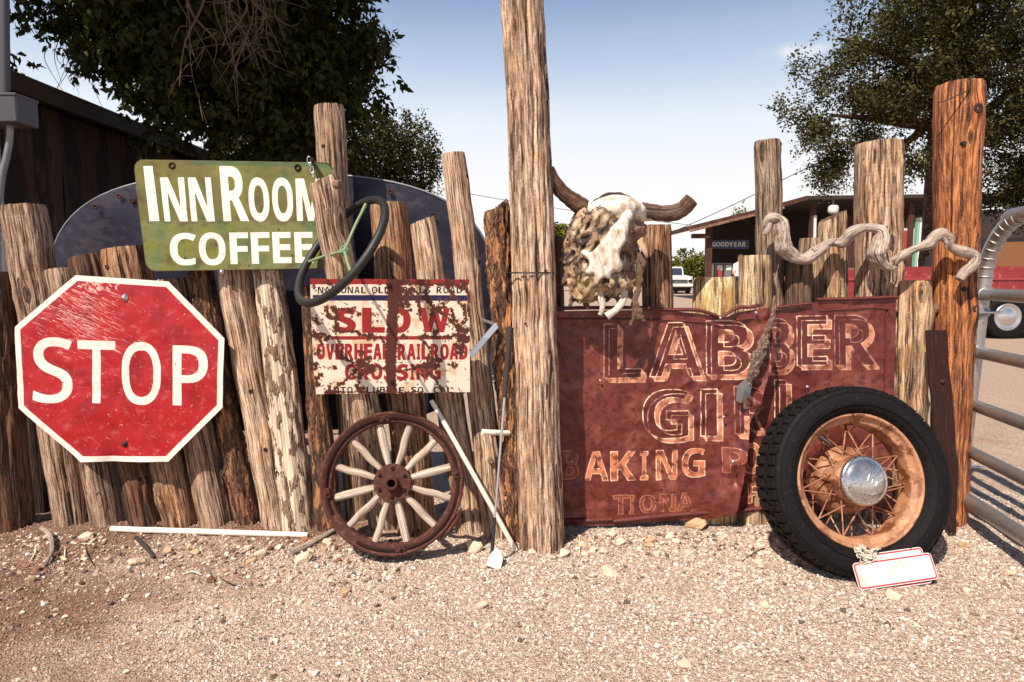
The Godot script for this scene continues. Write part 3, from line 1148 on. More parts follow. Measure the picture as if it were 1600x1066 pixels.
	for q in [[1506, 224], [1524, 165], [1508, 452]]:
		var hb := MB.new()
		hb.xf = Transform3D(Basis(), P(q[0], q[1], 0.0) + Vector3(0, 0, 0.001))
		hb.lathe(PackedVector2Array([V2(0.009, -0.02), V2(0.0085, 0.004), V2(0.006, 0.003), V2(0.0001, 0.001)]), 12)
		part(orange_post, "nail_hole_disc", hb, M.black)  # black discs put in for dark nail holes
	log_post("fence_post", "short pale knobbly post between the red sign and the orange post", V2(1425, 438), V2(1413, 826), 54, 56, -0.1, timber("brown", Color(1.0, 0.98, 0.92)), 28, {"cracks": 3, "rough": 0.07, "knots": [[0.12, 70, 0.03, 1.0], [0.45, 0, 0.018], [0.45, 78, 0.016]]})
	var rail := thing("rusty_plank", "narrow dark rusty iron strip leaning on the orange post", "strip", P(1490, 830, 0.06))
	var rb := MB.new()
	var a0 := P(1464, 516, 0.03)
	var a1 := P(1488, 832, 0.08)
	var hw := [0.042, 0.045, 0.04, 0.022]
	var gp := PackedVector3Array()
	for s in [0.0, 1.0]:
		for j in 13:
			var f := j / 12.0
			var c := a0.lerp(a1, f)
			var ww := 0.044 if f < 0.7 else lerpf(0.044, 0.014, (f - 0.7) / 0.3)
			gp.append(c + Vector3(-ww + 0.01 * nz.get_noise_1d(f * 9.0), 0, 0.008 * s))
			gp.append(c + Vector3(ww * 0.8 + 0.008 * nz.get_noise_1d(f * 7.0 + 30.0), 0, 0.008 * s))
	rb.grid(gp.slice(0, 26), 2, 13, PackedVector2Array(), false, false)
	rb.grid(gp.slice(26), 2, 13, PackedVector2Array(), false, true)
	for side in 2:
		var e := PackedVector3Array()
		for j in 13:
			e.append(gp[j * 2 + side])
			e.append(gp[26 + j * 2 + side])
		rb.grid(e, 2, 13, PackedVector2Array(), false, side == 0)
	part(rail, "iron_strip", rb, M.dark_rust)
	var bolt := MB.new()
	bolt.xf = Transform3D(Basis(), a0.lerp(a1, 0.25) + Vector3(0, 0, 0.012))
	bolt.lathe(PackedVector2Array([V2(0.008, -0.004), V2(0.008, 0.002), V2(0.004, 0.005), V2(0.0001, 0.005)]), 10)
	part(rail, "bolt", bolt, M.rust)
# ---------------------------------------------------------------- signs
# a plane through three points of the fence picture, with its own metric axes
func plane_of(tl: Vector3, tr: Vector3, bl: Vector3) -> Dictionary:
	var ex := (tr - tl).normalized()
	var n := ex.cross(tl - bl).normalized()
	return {"o": tl, "ex": ex, "ey": n.cross(ex).normalized(), "n": n}

func on(sp: Dictionary, px: float, py: float) -> Vector2:
	var d := Vector3((px - 800.0) / FL, (533.0 - py) / FL, -1.0).rotated(Vector3.RIGHT, -PITCH)
	var t: float = ((sp.o as Vector3) - EYE).dot(sp.n) / d.dot(sp.n)
	var q: Vector3 = EYE + d * t - sp.o
	return Vector2(q.dot(sp.ex), q.dot(sp.ey))

func ons(sp: Dictionary, pts: Array) -> PackedVector2Array:
	var out := PackedVector2Array()
	for p in pts:
		out.append(on(sp, p[0], p[1]))
	return out

func back(sp: Dictionary, q: Vector2, up := 0.0) -> Vector3:
	return (sp.o as Vector3) + (sp.ex as Vector3) * q.x + (sp.ey as Vector3) * q.y + (sp.n as Vector3) * up

func dense(poly: PackedVector2Array, st: float) -> PackedVector2Array:
	var out := PackedVector2Array()
	for i in poly.size():
		var a := poly[i]
		var b := poly[(i + 1) % poly.size()]
		var m := maxi(1, int(ceil(a.distance_to(b) / st)))
		for k in m:
			out.append(a.lerp(b, float(k) / m))
	return out

func bounds(poly: PackedVector2Array) -> Rect2:
	var r := Rect2(poly[0], Vector2.ZERO)
	for p in poly:
		r = r.expand(p)
	return r

# sheet metal with an outline, dents from disp(point), a thickness, and the paint's rectangle for its texture
func plate(mb: MB, sp: Dictionary, poly: PackedVector2Array, rings: int, box: Rect2, disp: Callable, thick := 0.003) -> void:
	var o := dense(poly, 0.012)
	var c := bounds(poly).get_center()
	var area := 0.0
	for i in o.size():
		area += o[i].cross(o[(i + 1) % o.size()])
	if area < 0.0: o.reverse()
	var m := o.size()
	var pos := PackedVector3Array()
	var bk := PackedVector3Array()
	var uvs := PackedVector2Array()
	for j in rings + 1:
		for i in m + 1:
			var q := c.lerp(o[i % m], maxf(float(j) / rings, 0.002))
			var d: float = disp.call(q)
			pos.append(back(sp, q, d))
			bk.append(back(sp, q, d - thick))
			uvs.append(Vector2((q.x - box.position.x) / box.size.x, 1.0 - (q.y - box.position.y) / box.size.y))
	mb.grid(pos, m + 1, rings + 1, uvs, true, true)
	mb.grid(bk, m + 1, rings + 1, uvs, true, false)
	var e := PackedVector3Array()
	var eu := PackedVector2Array()
	for w in 2:
		for i in m + 1:
			e.append(pos[rings * (m + 1) + i] if w == 0 else bk[rings * (m + 1) + i])
			eu.append(uvs[rings * (m + 1) + i])
	mb.grid(e, m + 1, 2, eu, true, true)

func screw(par: Node3D, called: String, at: Vector3, n: Vector3, r: float, m: Material) -> void:
	var mb := MB.new()
	var y := Vector3.UP
	mb.xf = Transform3D(Basis(y.cross(n).normalized(), n.cross(y.cross(n)).normalized(), n), at)
	mb.lathe(PackedVector2Array([V2(r * 1.5, -r * 0.3), V2(r * 1.5, r * 0.1), V2(r, r * 0.2), V2(r * 0.9, r * 0.8), V2(r * 0.5, r), V2(0.0001, r)]), 12)
	part(par, called, mb, m)

func quad_px(pt: Paint, sp: Dictionary, c: Array) -> Array:
	var out := []
	for q in c:
		out.append(pt.at(on(sp, q[0], q[1])))
	return out

func upright(x0: float, y0: float, x1: float, y1: float, sh := 0.0) -> Array:
	return [[x0, y0], [x1, y0 + sh * (x1 - x0)], [x1, y1 + sh * (x1 - x0)], [x0, y1]]

func grime(pt: Paint, sd: int, freq: float, c: Color, lo: float, hi: float, amt: float, oct := 5) -> void:
	var f := FastNoiseLite.new()
	f.seed = sd
	f.frequency = freq
	f.fractal_octaves = oct
	var b := f.get_image(pt.w, pt.h).get_data()
	for k in pt.w * pt.h:
		var a := smoothstep(lo, hi, b[k] / 255.0) * amt
		if a > 0.0:
			pt.r[k] += (c.r - pt.r[k]) * a
			pt.g[k] += (c.g - pt.g[k]) * a
			pt.b[k] += (c.b - pt.b[k]) * a

func signs() -> void:
	stop_sign()
	inn_sign()
	slow_sign()
	red_sign()
	number_plates()

func stop_sign() -> void:
	var rng := RandomNumberGenerator.new()
	rng.seed = 4
	var sp := plane_of(P(118, 430, 0.135), P(263, 440, 0.135), P(127, 722, 0.165))
	var oc := ons(sp, [[118, 430], [263, 440], [350, 529], [347, 637], [262, 722], [127, 722], [28, 638], [22, 511]])
	var box := bounds(oc).grow(0.004)
	var pt := Paint.new(box, 820)
	var k := pt.w / box.size.x   # pixels per metre
	var m := pt.blank()
	m.fill(1.0)
	pt.lay(m, Color(0.63, 0.105, 0.13))
	grime(pt, 3, 0.006, Color(0.52, 0.08, 0.10), 0.45, 0.75, 0.7)
	grime(pt, 5, 0.05, Color(0.70, 0.18, 0.18), 0.6, 0.85, 0.15)
	var white := pt.blank()
	var inner := []
	var o2 := []
	for p in oc:
		o2.append(pt.at(p))
	var off: Array = Geometry2D.offset_polygon(PackedVector2Array(o2), -0.0205 * k)
	pt.fill(white, [PackedVector2Array([V2(0, 0), V2(pt.w, 0), V2(pt.w, pt.h), V2(0, pt.h)]), off[0]])
	for q in [["S", upright(52, 528, 111.5, 628, 0.02)], ["T", upright(122, 533, 178, 628, 0.03)], ["O", upright(191, 535, 249.5, 631, 0.02)], ["P", upright(271, 541, 323.5, 632, 0.03)]]:
		var st := stretched(q[0], quad_px(pt, sp, q[1]), 2)
		pt.fill(white, st)
		for o in st: pt.ring(white, o, 3.6)
	pt.lay(white, Color(0.87, 0.835, 0.80))
	grime(pt, 8, 0.02, Color(0.75, 0.66, 0.58), 0.6, 0.85, 0.25)
	# long scrapes upper left, small chips everywhere
	var s := pt.blank()
	for i in 420:
		var a := V2(rng.randfn(0.3, 0.1), rng.randfn(0.2, 0.09)) * pt.w
		if a.x < 30 or a.y < 20: continue
		var ln := rng.randf_range(8, 60)
		var ang := rng.randfn(0.36, 0.12)
		pt.line(s, a, a + Vector2.from_angle(ang) * ln, rng.randf_range(0.5, 1.9), rng.randf_range(0.5, 1.0), 0.2)
	for i in 330:
		var a := V2(rng.randf_range(0.05, 0.95), rng.randf_range(0.1, 0.95)) * Vector2(pt.w, pt.h)
		pt.line(s, a, a + Vector2.from_angle(rng.randf() * TAU) * rng.randf_range(1, 14), rng.randf_range(0.4, 1.6), rng.randf_range(0.4, 1.0), 0.3)
	for i in 14:
		var a := V2(rng.randf_range(0.2, 0.9), rng.randf_range(0.3, 0.95)) * pt.w
		var b := a
		var d := rng.randf() * TAU
		for j in 8:
			d += rng.randfn(0, 0.16)
			b = a + Vector2.from_angle(d) * 9.0
			pt.line(s, a, b, 0.45, 0.55)
			a = b
	for i in 40:
		var a := V2(0.37 + 0.035 * rng.randfn(), 0.045 + 0.02 * rng.randfn()) * pt.w
		pt.line(s, a, a + V2(rng.randf() * 12.0, rng.randf() * 10.0), rng.randf_range(1, 4), 0.9)
	for i in 14:
		var a := V2(0.42 + 0.012 * rng.randfn(), 0.9 + 0.012 * rng.randfn()) * pt.w
		pt.line(s, a, a + V2(8.0, 20.0), rng.randf_range(1, 3), 0.9)
	var fine := pt.blank()
	for i in 200:
		var a := V2(rng.randf(), rng.randf()) * pt.w
		pt.line(fine, a, a + Vector2.from_angle(rng.randf() * TAU) * rng.randf_range(2, 9), 0.6, 0.5)
	pt.lay(fine, Color(0.35, 0.06, 0.07))
	pt.lay(s, Color(0.86, 0.78, 0.72), 0.9, -0.1)
	var dk := pt.blank()
	for i in 46:
		var a := V2(rng.randf(), rng.randf()) * pt.w
		pt.line(dk, a, a + V2(rng.randf() * 4.0, rng.randf() * 4.0), rng.randf_range(0.8, 1.8), 0.8)
	pt.lay(dk, Color(0.2, 0.12, 0.1))
	var t := pt.done()
	var g := thing("stop_sign", "scratched red octagonal stop sign nailed to the logs", "sign", back(sp, box.get_center()) * Vector3(1, 0, 1))
	var mb := MB.new()
	var cx := box.get_center()
	plate(mb, sp, oc, 26, box, func(q: Vector2) -> float:
		var u := (q - cx) / box.size
		return 0.006 * nz.get_noise_2d(q.x * 3.0, q.y * 3.0) + 0.0022 * nz.get_noise_2d(q.x * 11.0, q.y * 11.0) - 0.007 * exp(-pow((u.x + 0.02) / 0.05, 2.0)) * (0.6 - u.y) - 0.008 * maxf(absf(u.x) - 0.3, 0.0) + 0.006 * exp(-pow((u.y + 0.5) / 0.05, 2.0)) * sin(q.x * 30.0))
	var sm := mat(Color.WHITE, 0.34, 0.0, t[0], t[1], 0.12)
	part(g, "plate", mb, sm)
	screw(g, "bolt", back(sp, on(sp, 195, 465), 0.004), sp.n, 0.008, M.steel)
	screw(g, "bolt_hole", back(sp, on(sp, 194, 694), -0.001), sp.n, 0.007, M.black)

func inn_sign() -> void:
	var rng := RandomNumberGenerator.new()
	rng.seed = 9
	var sp := plane_of(P(210, 249, 0.128), P(519, 254, 0.128), P(226, 424, 0.15))
	var core := ons(sp, [[208, 249], [519, 254], [524, 419], [228, 424]])
	var oc := PackedVector2Array()
	for i in 4:   # rounded corners
		var b := core[i]
		var a := core[(i + 3) % 4]
		var d := core[(i + 1) % 4]
		for j in 7:
			var f := j / 6.0
			var p0 := b + (a - b).normalized() * 0.042
			var p1 := b + (d - b).normalized() * 0.042
			oc.append(p0.lerp(b, f).lerp(b.lerp(p1, f), f))
	var box := bounds(oc).grow(0.003)
	var pt := Paint.new(box, 1000)
	var m := pt.blank()
	m.fill(1.0)
	pt.lay(m, Color(0.39, 0.36, 0.14))
	var low := pt.blank()
	pt.fill(low, [PackedVector2Array(quad_px(pt, sp, [[190, 345], [540, 345], [540, 440], [190, 440]]))])
	pt.lay(low, Color(0.42, 0.435, 0.24))
	grime(pt, 21, 0.0035, Color(0.43, 0.43, 0.14), 0.4, 0.8, 0.7, 3)
	grime(pt, 22, 0.004, Color(0.28, 0.38, 0.22), 0.5, 0.85, 0.7, 4)
	grime(pt, 23, 0.006, Color(0.27, 0.21, 0.10), 0.55, 0.95, 0.6)
	grime(pt, 24, 0.06, Color(0.30, 0.26, 0.12), 0.6, 0.85, 0.35, 3)
	var band := pt.blank()
	for i in 60:
		var a: Vector2 = quad_px(pt, sp, [[rng.randf_range(215, 520), 345 + rng.randfn(0, 3.0)]])[0]
		pt.line(band, a, a + V2(rng.randf_range(10, 70), rng.randfn(0, 2.0)), rng.randf_range(2, 7), rng.randf_range(0.2, 0.6))
	for i in 50:
		var a: Vector2 = quad_px(pt, sp, [[rng.randf_range(210, 520), 253 + absf(rng.randfn(0, 3.0))]])[0]
		pt.line(band, a, a + V2(rng.randf_range(10, 90), rng.randfn(0, 1.0)), rng.randf_range(2, 6), rng.randf_range(0.2, 0.5))
	pt.lay(band, Color(0.27, 0.22, 0.11), 0.8)
	var top := pt.blank()
	pt.fill(top, [PackedVector2Array(quad_px(pt, sp, [[300, 246], [530, 248], [530, 262], [300, 257]]))])
	pt.lay(top, Color(0.22, 0.37, 0.22), 0.6)
	var tx := func(x: float, y: float) -> Array: return [200.0 + x / 4.848, 240.0 + y / 4.848]
	var lt := pt.blank()
	pt.fill(lt, [PackedVector2Array(quad_px(pt, sp, [tx.call(115, 95), tx.call(185, 93), tx.call(238, 512), tx.call(162, 512)]))])
	for q in [["N", 245, 185, 420, 184, 450, 511, 281, 511], ["N", 455, 185, 622, 184, 655, 511, 485, 511], ["R", 693, 97, 878, 99, 915, 509, 727, 509], ["O", 906, 183, 1052, 185, 1077, 511, 925, 511], ["O", 1086, 185, 1237, 187, 1254, 511, 1103, 511], ["M", 1270, 192, 1480, 194, 1495, 507, 1283, 507], ["C", 313, 603, 510, 603, 522, 846, 325, 846], ["O", 533, 600, 728, 600, 740, 845, 545, 845], ["F", 766, 601, 905, 599, 917, 836, 778, 836], ["F", 928, 599, 1068, 597, 1080, 833, 940, 833], ["E", 1092, 598, 1228, 596, 1240, 829, 1104, 829], ["E", 1258, 597, 1394, 595, 1406, 826, 1270, 826]]:
		var c := [tx.call(q[1], q[2]), tx.call(q[3], q[4]), tx.call(q[5], q[6]), tx.call(q[7], q[8])]
		var st := stretched(q[0], quad_px(pt, sp, c))
		pt.fill(lt, st)
		for w in st:   # heavier strokes
			pt.ring(lt, w, 2.2 if q[2] < 400 else 1.2)
	pt.lay(lt, Color(0.88, 0.85, 0.81))
	var s := pt.blank()
	for i in 150:
		var a := V2(rng.randf() * pt.w, rng.randf() * pt.h)
		pt.line(s, a, a + Vector2.from_angle(rng.randfn(0.6, 1.1)) * rng.randf_range(2, 26), rng.randf_range(0.3, 0.9), rng.randf_range(0.2, 0.7), 0.2)
	pt.lay(s, Color(0.20, 0.13, 0.07))
	var sp2 := pt.blank()
	for i in 190:
		var a := V2(rng.randf() * pt.w, rng.randf() * pt.h)
		pt.line(sp2, a, a + V2(rng.randf() * 3.0, rng.randf() * 3.0), rng.randf_range(0.6, 2.2), rng.randf_range(0.3, 0.8))
	for c in [[435, 358], [457, 399], [337, 382], [289, 403], [389, 415]]:
		var a: Vector2 = quad_px(pt, sp, [c])[0]
		pt.line(sp2, a, a + V2(2, 4), 5.0, 0.8)
	pt.lay(sp2, Color(0.24, 0.12, 0.07))
	var edge := pt.blank()
	var o3 := PackedVector2Array()
	for p in oc: o3.append(pt.at(p))
	pt.ring(edge, o3, 4.0, 0.6)
	pt.lay(edge, Color(0.36, 0.30, 0.20))
	var t := pt.done()
	var g := thing("cafe_sign", "green sign with rounded corners reading INN ROOM and COFFEE in white", "sign", back(sp, box.get_center()) * Vector3(1, 0, 1))
	var mb := MB.new()
	plate(mb, sp, oc, 22, box, func(q: Vector2) -> float: return 0.004 * nz.get_noise_2d(q.x * 2.6, q.y * 2.6) + 0.0012 * nz.get_noise_2d(q.x * 14.0, q.y * 14.0))
	part(g, "plate", mb, mat(Color.WHITE, 0.42, 0.0, t[0], t[1], 0.1))
	for c in [[269, 259], [465, 262]]:
		var rg := MB.new()
		rg.xf = Transform3D(Basis(sp.ex, sp.ey, sp.n), back(sp, on(sp, c[0], c[1]), 0.002))
		rg.lathe(PackedVector2Array([V2(0.0125, -0.003), V2(0.012, 0.002), V2(0.009, 0.003), V2(0.0065, 0.0015), V2(0.006, -0.004), V2(0.0001, -0.004)]), 16)
		part(g, "grommet", rg, M.dark_rust)
	screw(g, "bolt", P(346, 425, 0.15), sp.n, 0.006, M.steel)
	# the little chain that holds its right end
	var ch := thing("chain", "short bit of chain and wire at the green sign's upper right corner", "chain", P(486, 262, 0.15) * Vector3(1, 0, 1))
	var c0 := P(483, 250, 0.16)
	for i in 4:
		var lb := MB.new()
		var at := c0 + Vector3(0.0045 * i, -0.0165 * i, 0.002)
		var ring := PackedVector3Array()
		for j in 21:
			var a := TAU * j / 20.0
			var x := 0.006 * cos(a)
			var w := Vector3(x, 0.0115 * sin(a), 0) if i % 2 == 0 else Vector3(0.002 * sin(a), 0.0115 * sin(a), x)
			ring.append(at + w)
		lb.tube(ring, PackedFloat32Array([0.0021]), 8, false)
		part(ch, "link", lb, M.steel)
	var wb := MB.new()
	wb.tube(curve([P(484, 249, 0.155), P(497, 254, 0.17), P(512, 256, 0.16), P(520, 265, 0.13)]), PackedFloat32Array([0.0018]), 8)
	part(ch, "wire", wb, M.rust)
	var nb := MB.new()
	nb.tube(PackedVector3Array([P(486, 250, 0.12), P(486, 249, 0.17)]), PackedFloat32Array([0.007, 0.008]), 12)
	part(ch, "peg", nb, M.knot)

func slow_sign() -> void:
	var rng := RandomNumberGenerator.new()
	rng.seed = 14
	var sp := plane_of(P(484, 436, 0.292), P(733, 437, 0.292), P(490, 616, 0.20))
	var oc := ons(sp, [[484.5, 436], [733, 437], [734.5, 613], [600, 615], [494, 616], [489, 560], [486, 500]])
	var box := bounds(oc).grow(0.003)
	var pt := Paint.new(box, 1000)
	var tx := func(x: float, y: float) -> Array: return [440.0 + x / 4.1, 420.0 + y / 4.1]
	var px := func(x: float, y: float) -> Vector2: return pt.at(on(sp, 440.0 + x / 4.1, 420.0 + y / 4.1))
	var fillq := func(m2: PackedFloat32Array, x0: float, y0: float, x1: float, y1: float) -> void:
		pass
	var m := pt.blank()
	m.fill(1.0)
	pt.lay(m, Color(0.90, 0.855, 0.79))
	grime(pt, 31, 0.006, Color(0.80, 0.62, 0.42), 0.55, 0.8, 0.5)
	var red := pt.blank()
	var blue := pt.blank()
	var ink := pt.blank()
	pt.fill(red, [PackedVector2Array([px.call(170, 60), px.call(1215, 64), px.call(1215, 100), px.call(170, 100)])])
	pt.fill(blue, [PackedVector2Array([px.call(200, 168), px.call(1190, 170), px.call(1190, 206), px.call(205, 204)])])
	pt.fill(red, [PackedVector2Array([px.call(315, 432), px.call(1090, 430), px.call(1090, 453), px.call(315, 455)])])
	var words := func(m2: PackedFloat32Array, s: String, x0: float, x1: float, y0: float, y1: float, widths := {}, bold := 0.0) -> void:
		var total := 0.0
		for ch in s: total += widths.get(ch, 1.0)
		var x := x0
		var unit := (x1 - x0) / total
		for ch in s:
			var w: float = widths.get(ch, 1.0) * unit
			if ch != " ":
				var a := x + w * 0.1
				var b := x + w * 0.9
				var y00 := y0
				if ch == ".":
					y00 = y1 - (y1 - y0) * 0.16
					b = a + w * 0.45
				if ch == "I":
					a = x + w * 0.25
					b = x + w * 0.75
				var st := stretched(ch, [px.call(a, y00), px.call(b, y00), px.call(b, y1), px.call(a, y1)])
				pt.fill(m2, st)
				if bold > 0.0:
					for q in st: pt.ring(m2, q, bold)
			x += w
	words.call(ink, "NATIONAL OLD TRAILS ROAD", 228, 1160, 115, 158, {" ": 0.7, "I": 0.45, "L": 0.9})
	words.call(red, "S", 335, 485, 255, 405, {}, 6.0)
	words.call(red, "L", 505, 672, 255, 405, {}, 6.0)
	words.call(red, "O", 660, 838, 255, 405, {}, 6.0)
	words.call(red, "W", 865, 1095, 255, 402, {}, 5.0)
	words.call(red, "OVERHEAD RAILROAD", 220, 1195, 483, 580, {" ": 0.6, "I": 0.5}, 3.0)
	words.call(red, "CROSSING", 400, 1025, 612, 710, {"I": 0.5}, 3.0)
	words.call(ink, "AUTO CLUB OF SO. CAL.", 285, 1120, 757, 796, {" ": 0.8, ".": 0.5})
	pt.lay(red, Color(0.60, 0.14, 0.15))
	pt.lay(blue, Color(0.13, 0.11, 0.30))
	pt.lay(ink, Color(0.11, 0.09, 0.12))
	# rust: a worn strip down the middle, branching cracks, flaked patches
	var ru := pt.blank()
	var k := pt.w / 1020.0
	for q in [[705, 66, 715, 300, 34, 30], [715, 300, 700, 560, 32, 38], [700, 560, 705, 800, 36, 30]]:
		pt.line(ru, px.call(q[0], q[1]), px.call(q[2], q[3]), q[4] * k, 1.0, q[5] * k)
	for br in [[[830, 130], [760, 210], [715, 320]], [[830, 130], [960, 230], [1060, 310], [1140, 390]], [[770, 130], [830, 160], [880, 230], [890, 330]], [[940, 90], [920, 160], [980, 260]], [[1040, 90], [1100, 170], [1170, 240], [1180, 330], [1120, 390]], [[1090, 260], [1110, 330], [1170, 400]], [[700, 650], [560, 620], [460, 600], [380, 570]], [[700, 660], [840, 640], [930, 610], [1010, 620]], [[520, 610], [430, 700], [320, 790]], [[930, 640], [980, 700], [1030, 790]], [[350, 250], [350, 400], [460, 400], [560, 440]], [[350, 440], [390, 500], [380, 570]], [[640, 440], [700, 560]], [[880, 430], [960, 520], [930, 600]], [[880, 440], [1090, 440]], [[1150, 70], [1195, 160], [1200, 300]], [[700, 95], [1180, 110]], [[300, 790], [900, 795]]]:
		for i in br.size() - 1:
			var a: Vector2 = px.call(br[i][0], br[i][1])
			var b: Vector2 = px.call(br[i + 1][0], br[i + 1][1])
			var n := 9
			for j in n:
				var p := a.lerp(b, float(j) / n) + V2(rng.randfn(), rng.randfn()) * 4.0
				var q := a.lerp(b, float(j + 1) / n) + V2(rng.randfn(), rng.randfn()) * 4.0
				pt.line(ru, p, q, rng.randf_range(3.5, 10.5) * k, 1.0, rng.randf_range(3.5, 10.5) * k)
	for bl in [[345, 300, 44], [300, 265, 22], [440, 262, 20], [485, 290, 18], [350, 370, 26], [780, 180, 44], [790, 250, 30], [330, 630, 18], [480, 610, 40], [530, 640, 44], [500, 690, 26], [950, 620, 42], [985, 605, 30], [920, 680, 28], [1100, 620, 24], [1150, 420, 38], [1160, 480, 40], [1150, 530, 34], [260, 440, 32], [215, 330, 22], [215, 420, 20], [220, 540, 22], [230, 630, 24], [230, 710, 30], [300, 780, 30], [480, 760, 30], [700, 780, 30], [960, 290, 24], [1010, 250, 24], [980, 410, 26], [560, 435, 26], [600, 440, 20], [930, 435, 26], [1050, 440, 16], [1180, 110, 30], [1080, 85, 30], [620, 90, 14], [370, 80, 16], [300, 90, 16], [770, 90, 40], [900, 60, 26], [510, 540, 20], [780, 430, 18], [1060, 200, 14]]:
		for i in 7:
			var a: Vector2 = px.call(bl[0] + rng.randfn() * bl[2] * 0.55, bl[1] + rng.randfn() * bl[2] * 0.5)
			pt.line(ru, a, a + V2(rng.randfn(), rng.randfn()) * bl[2] * 0.4, bl[2] * rng.randf_range(0.15, 0.48) * k)
	for i in 420:
		var e := rng.randf()
		var a: Vector2 = px.call(190 + pow(e, 2.2) * 260.0, rng.randf_range(80, 800)) if i < 130 else px.call(rng.randf_range(560, 1200), rng.randf_range(66, 800)) if i < 330 else px.call(rng.randf_range(190, 1200), 66 + absf(rng.randfn()) * 16.0)
		pt.line(ru, a, a + V2(rng.randfn(), rng.randfn()) * 6.0, rng.randf_range(0.8, 4.5))
	# uneven edges
	var f := FastNoiseLite.new()
	f.frequency = 0.045
	f.fractal_octaves = 4
	var f2 := FastNoiseLite.new()
	f2.frequency = 0.03
	f2.seed = 3
	var old := ru.duplicate()
	var tone := pt.blank()
	for y in pt.h:
		for x in pt.w:
			var sx := clampi(x + int(f.get_noise_2d(x, y) * 16.0), 0, pt.w - 1)
			var sy := clampi(y + int(f.get_noise_2d(x + 500, y) * 16.0), 0, pt.h - 1)
			ru[y * pt.w + x] = old[sy * pt.w + sx]
			tone[y * pt.w + x] = 0.5 + 0.5 * f2.get_noise_2d(x * 2.0, y * 2.0) + 0.3 * f.get_noise_2d(x * 3.0, y * 3.0)
	var halo := pt.blank()
	for y in range(3, pt.h - 3):
		for x in range(3, pt.w - 3):
			var i := y * pt.w + x
			halo[i] = clampf((ru[i - 3] + ru[i + 3] + ru[i - 3 * pt.w] + ru[i + 3 * pt.w]) * 0.3, 0, 1)
	pt.lay(halo, Color(0.66, 0.42, 0.26), 0.55)
	pt.lay(ru, Color(0.25, 0.125, 0.10), 1.0, -0.22)
	for i in pt.w * pt.h:
		var q := ru[i] * clampf(tone[i], 0, 1)
		pt.r[i] += q * 0.13
		pt.g[i] += q * 0.055
		pt.b[i] += q * 0.045
		pt.ht[i] += ru[i] * (tone[i] - 0.5) * 0.25
	var t := pt.done()
	var g := thing("road_sign", "rusty white enamel road sign reading SLOW over a railroad warning", "sign", back(sp, box.get_center()) * Vector3(1, 0, 1))
	var mb := MB.new()
	plate(mb, sp, oc, 20, box, func(q: Vector2) -> float: return 0.003 * nz.get_noise_2d(q.x * 4.0, q.y * 4.0) + 0.004 * exp(-pow((q.x - box.size.x * 0.5) / 0.03, 2.0)))
	part(g, "plate", mb, mat(Color.WHITE, 0.5, 0.0, t[0], t[1], 0.16))
	screw(g, "bolt", back(sp, on(sp, 609, 446), 0.006), sp.n, 0.006, M.dark_rust)
	screw(g, "bolt", back(sp, on(sp, 613, 597), 0.006), sp.n, 0.005, M.dark_rust)

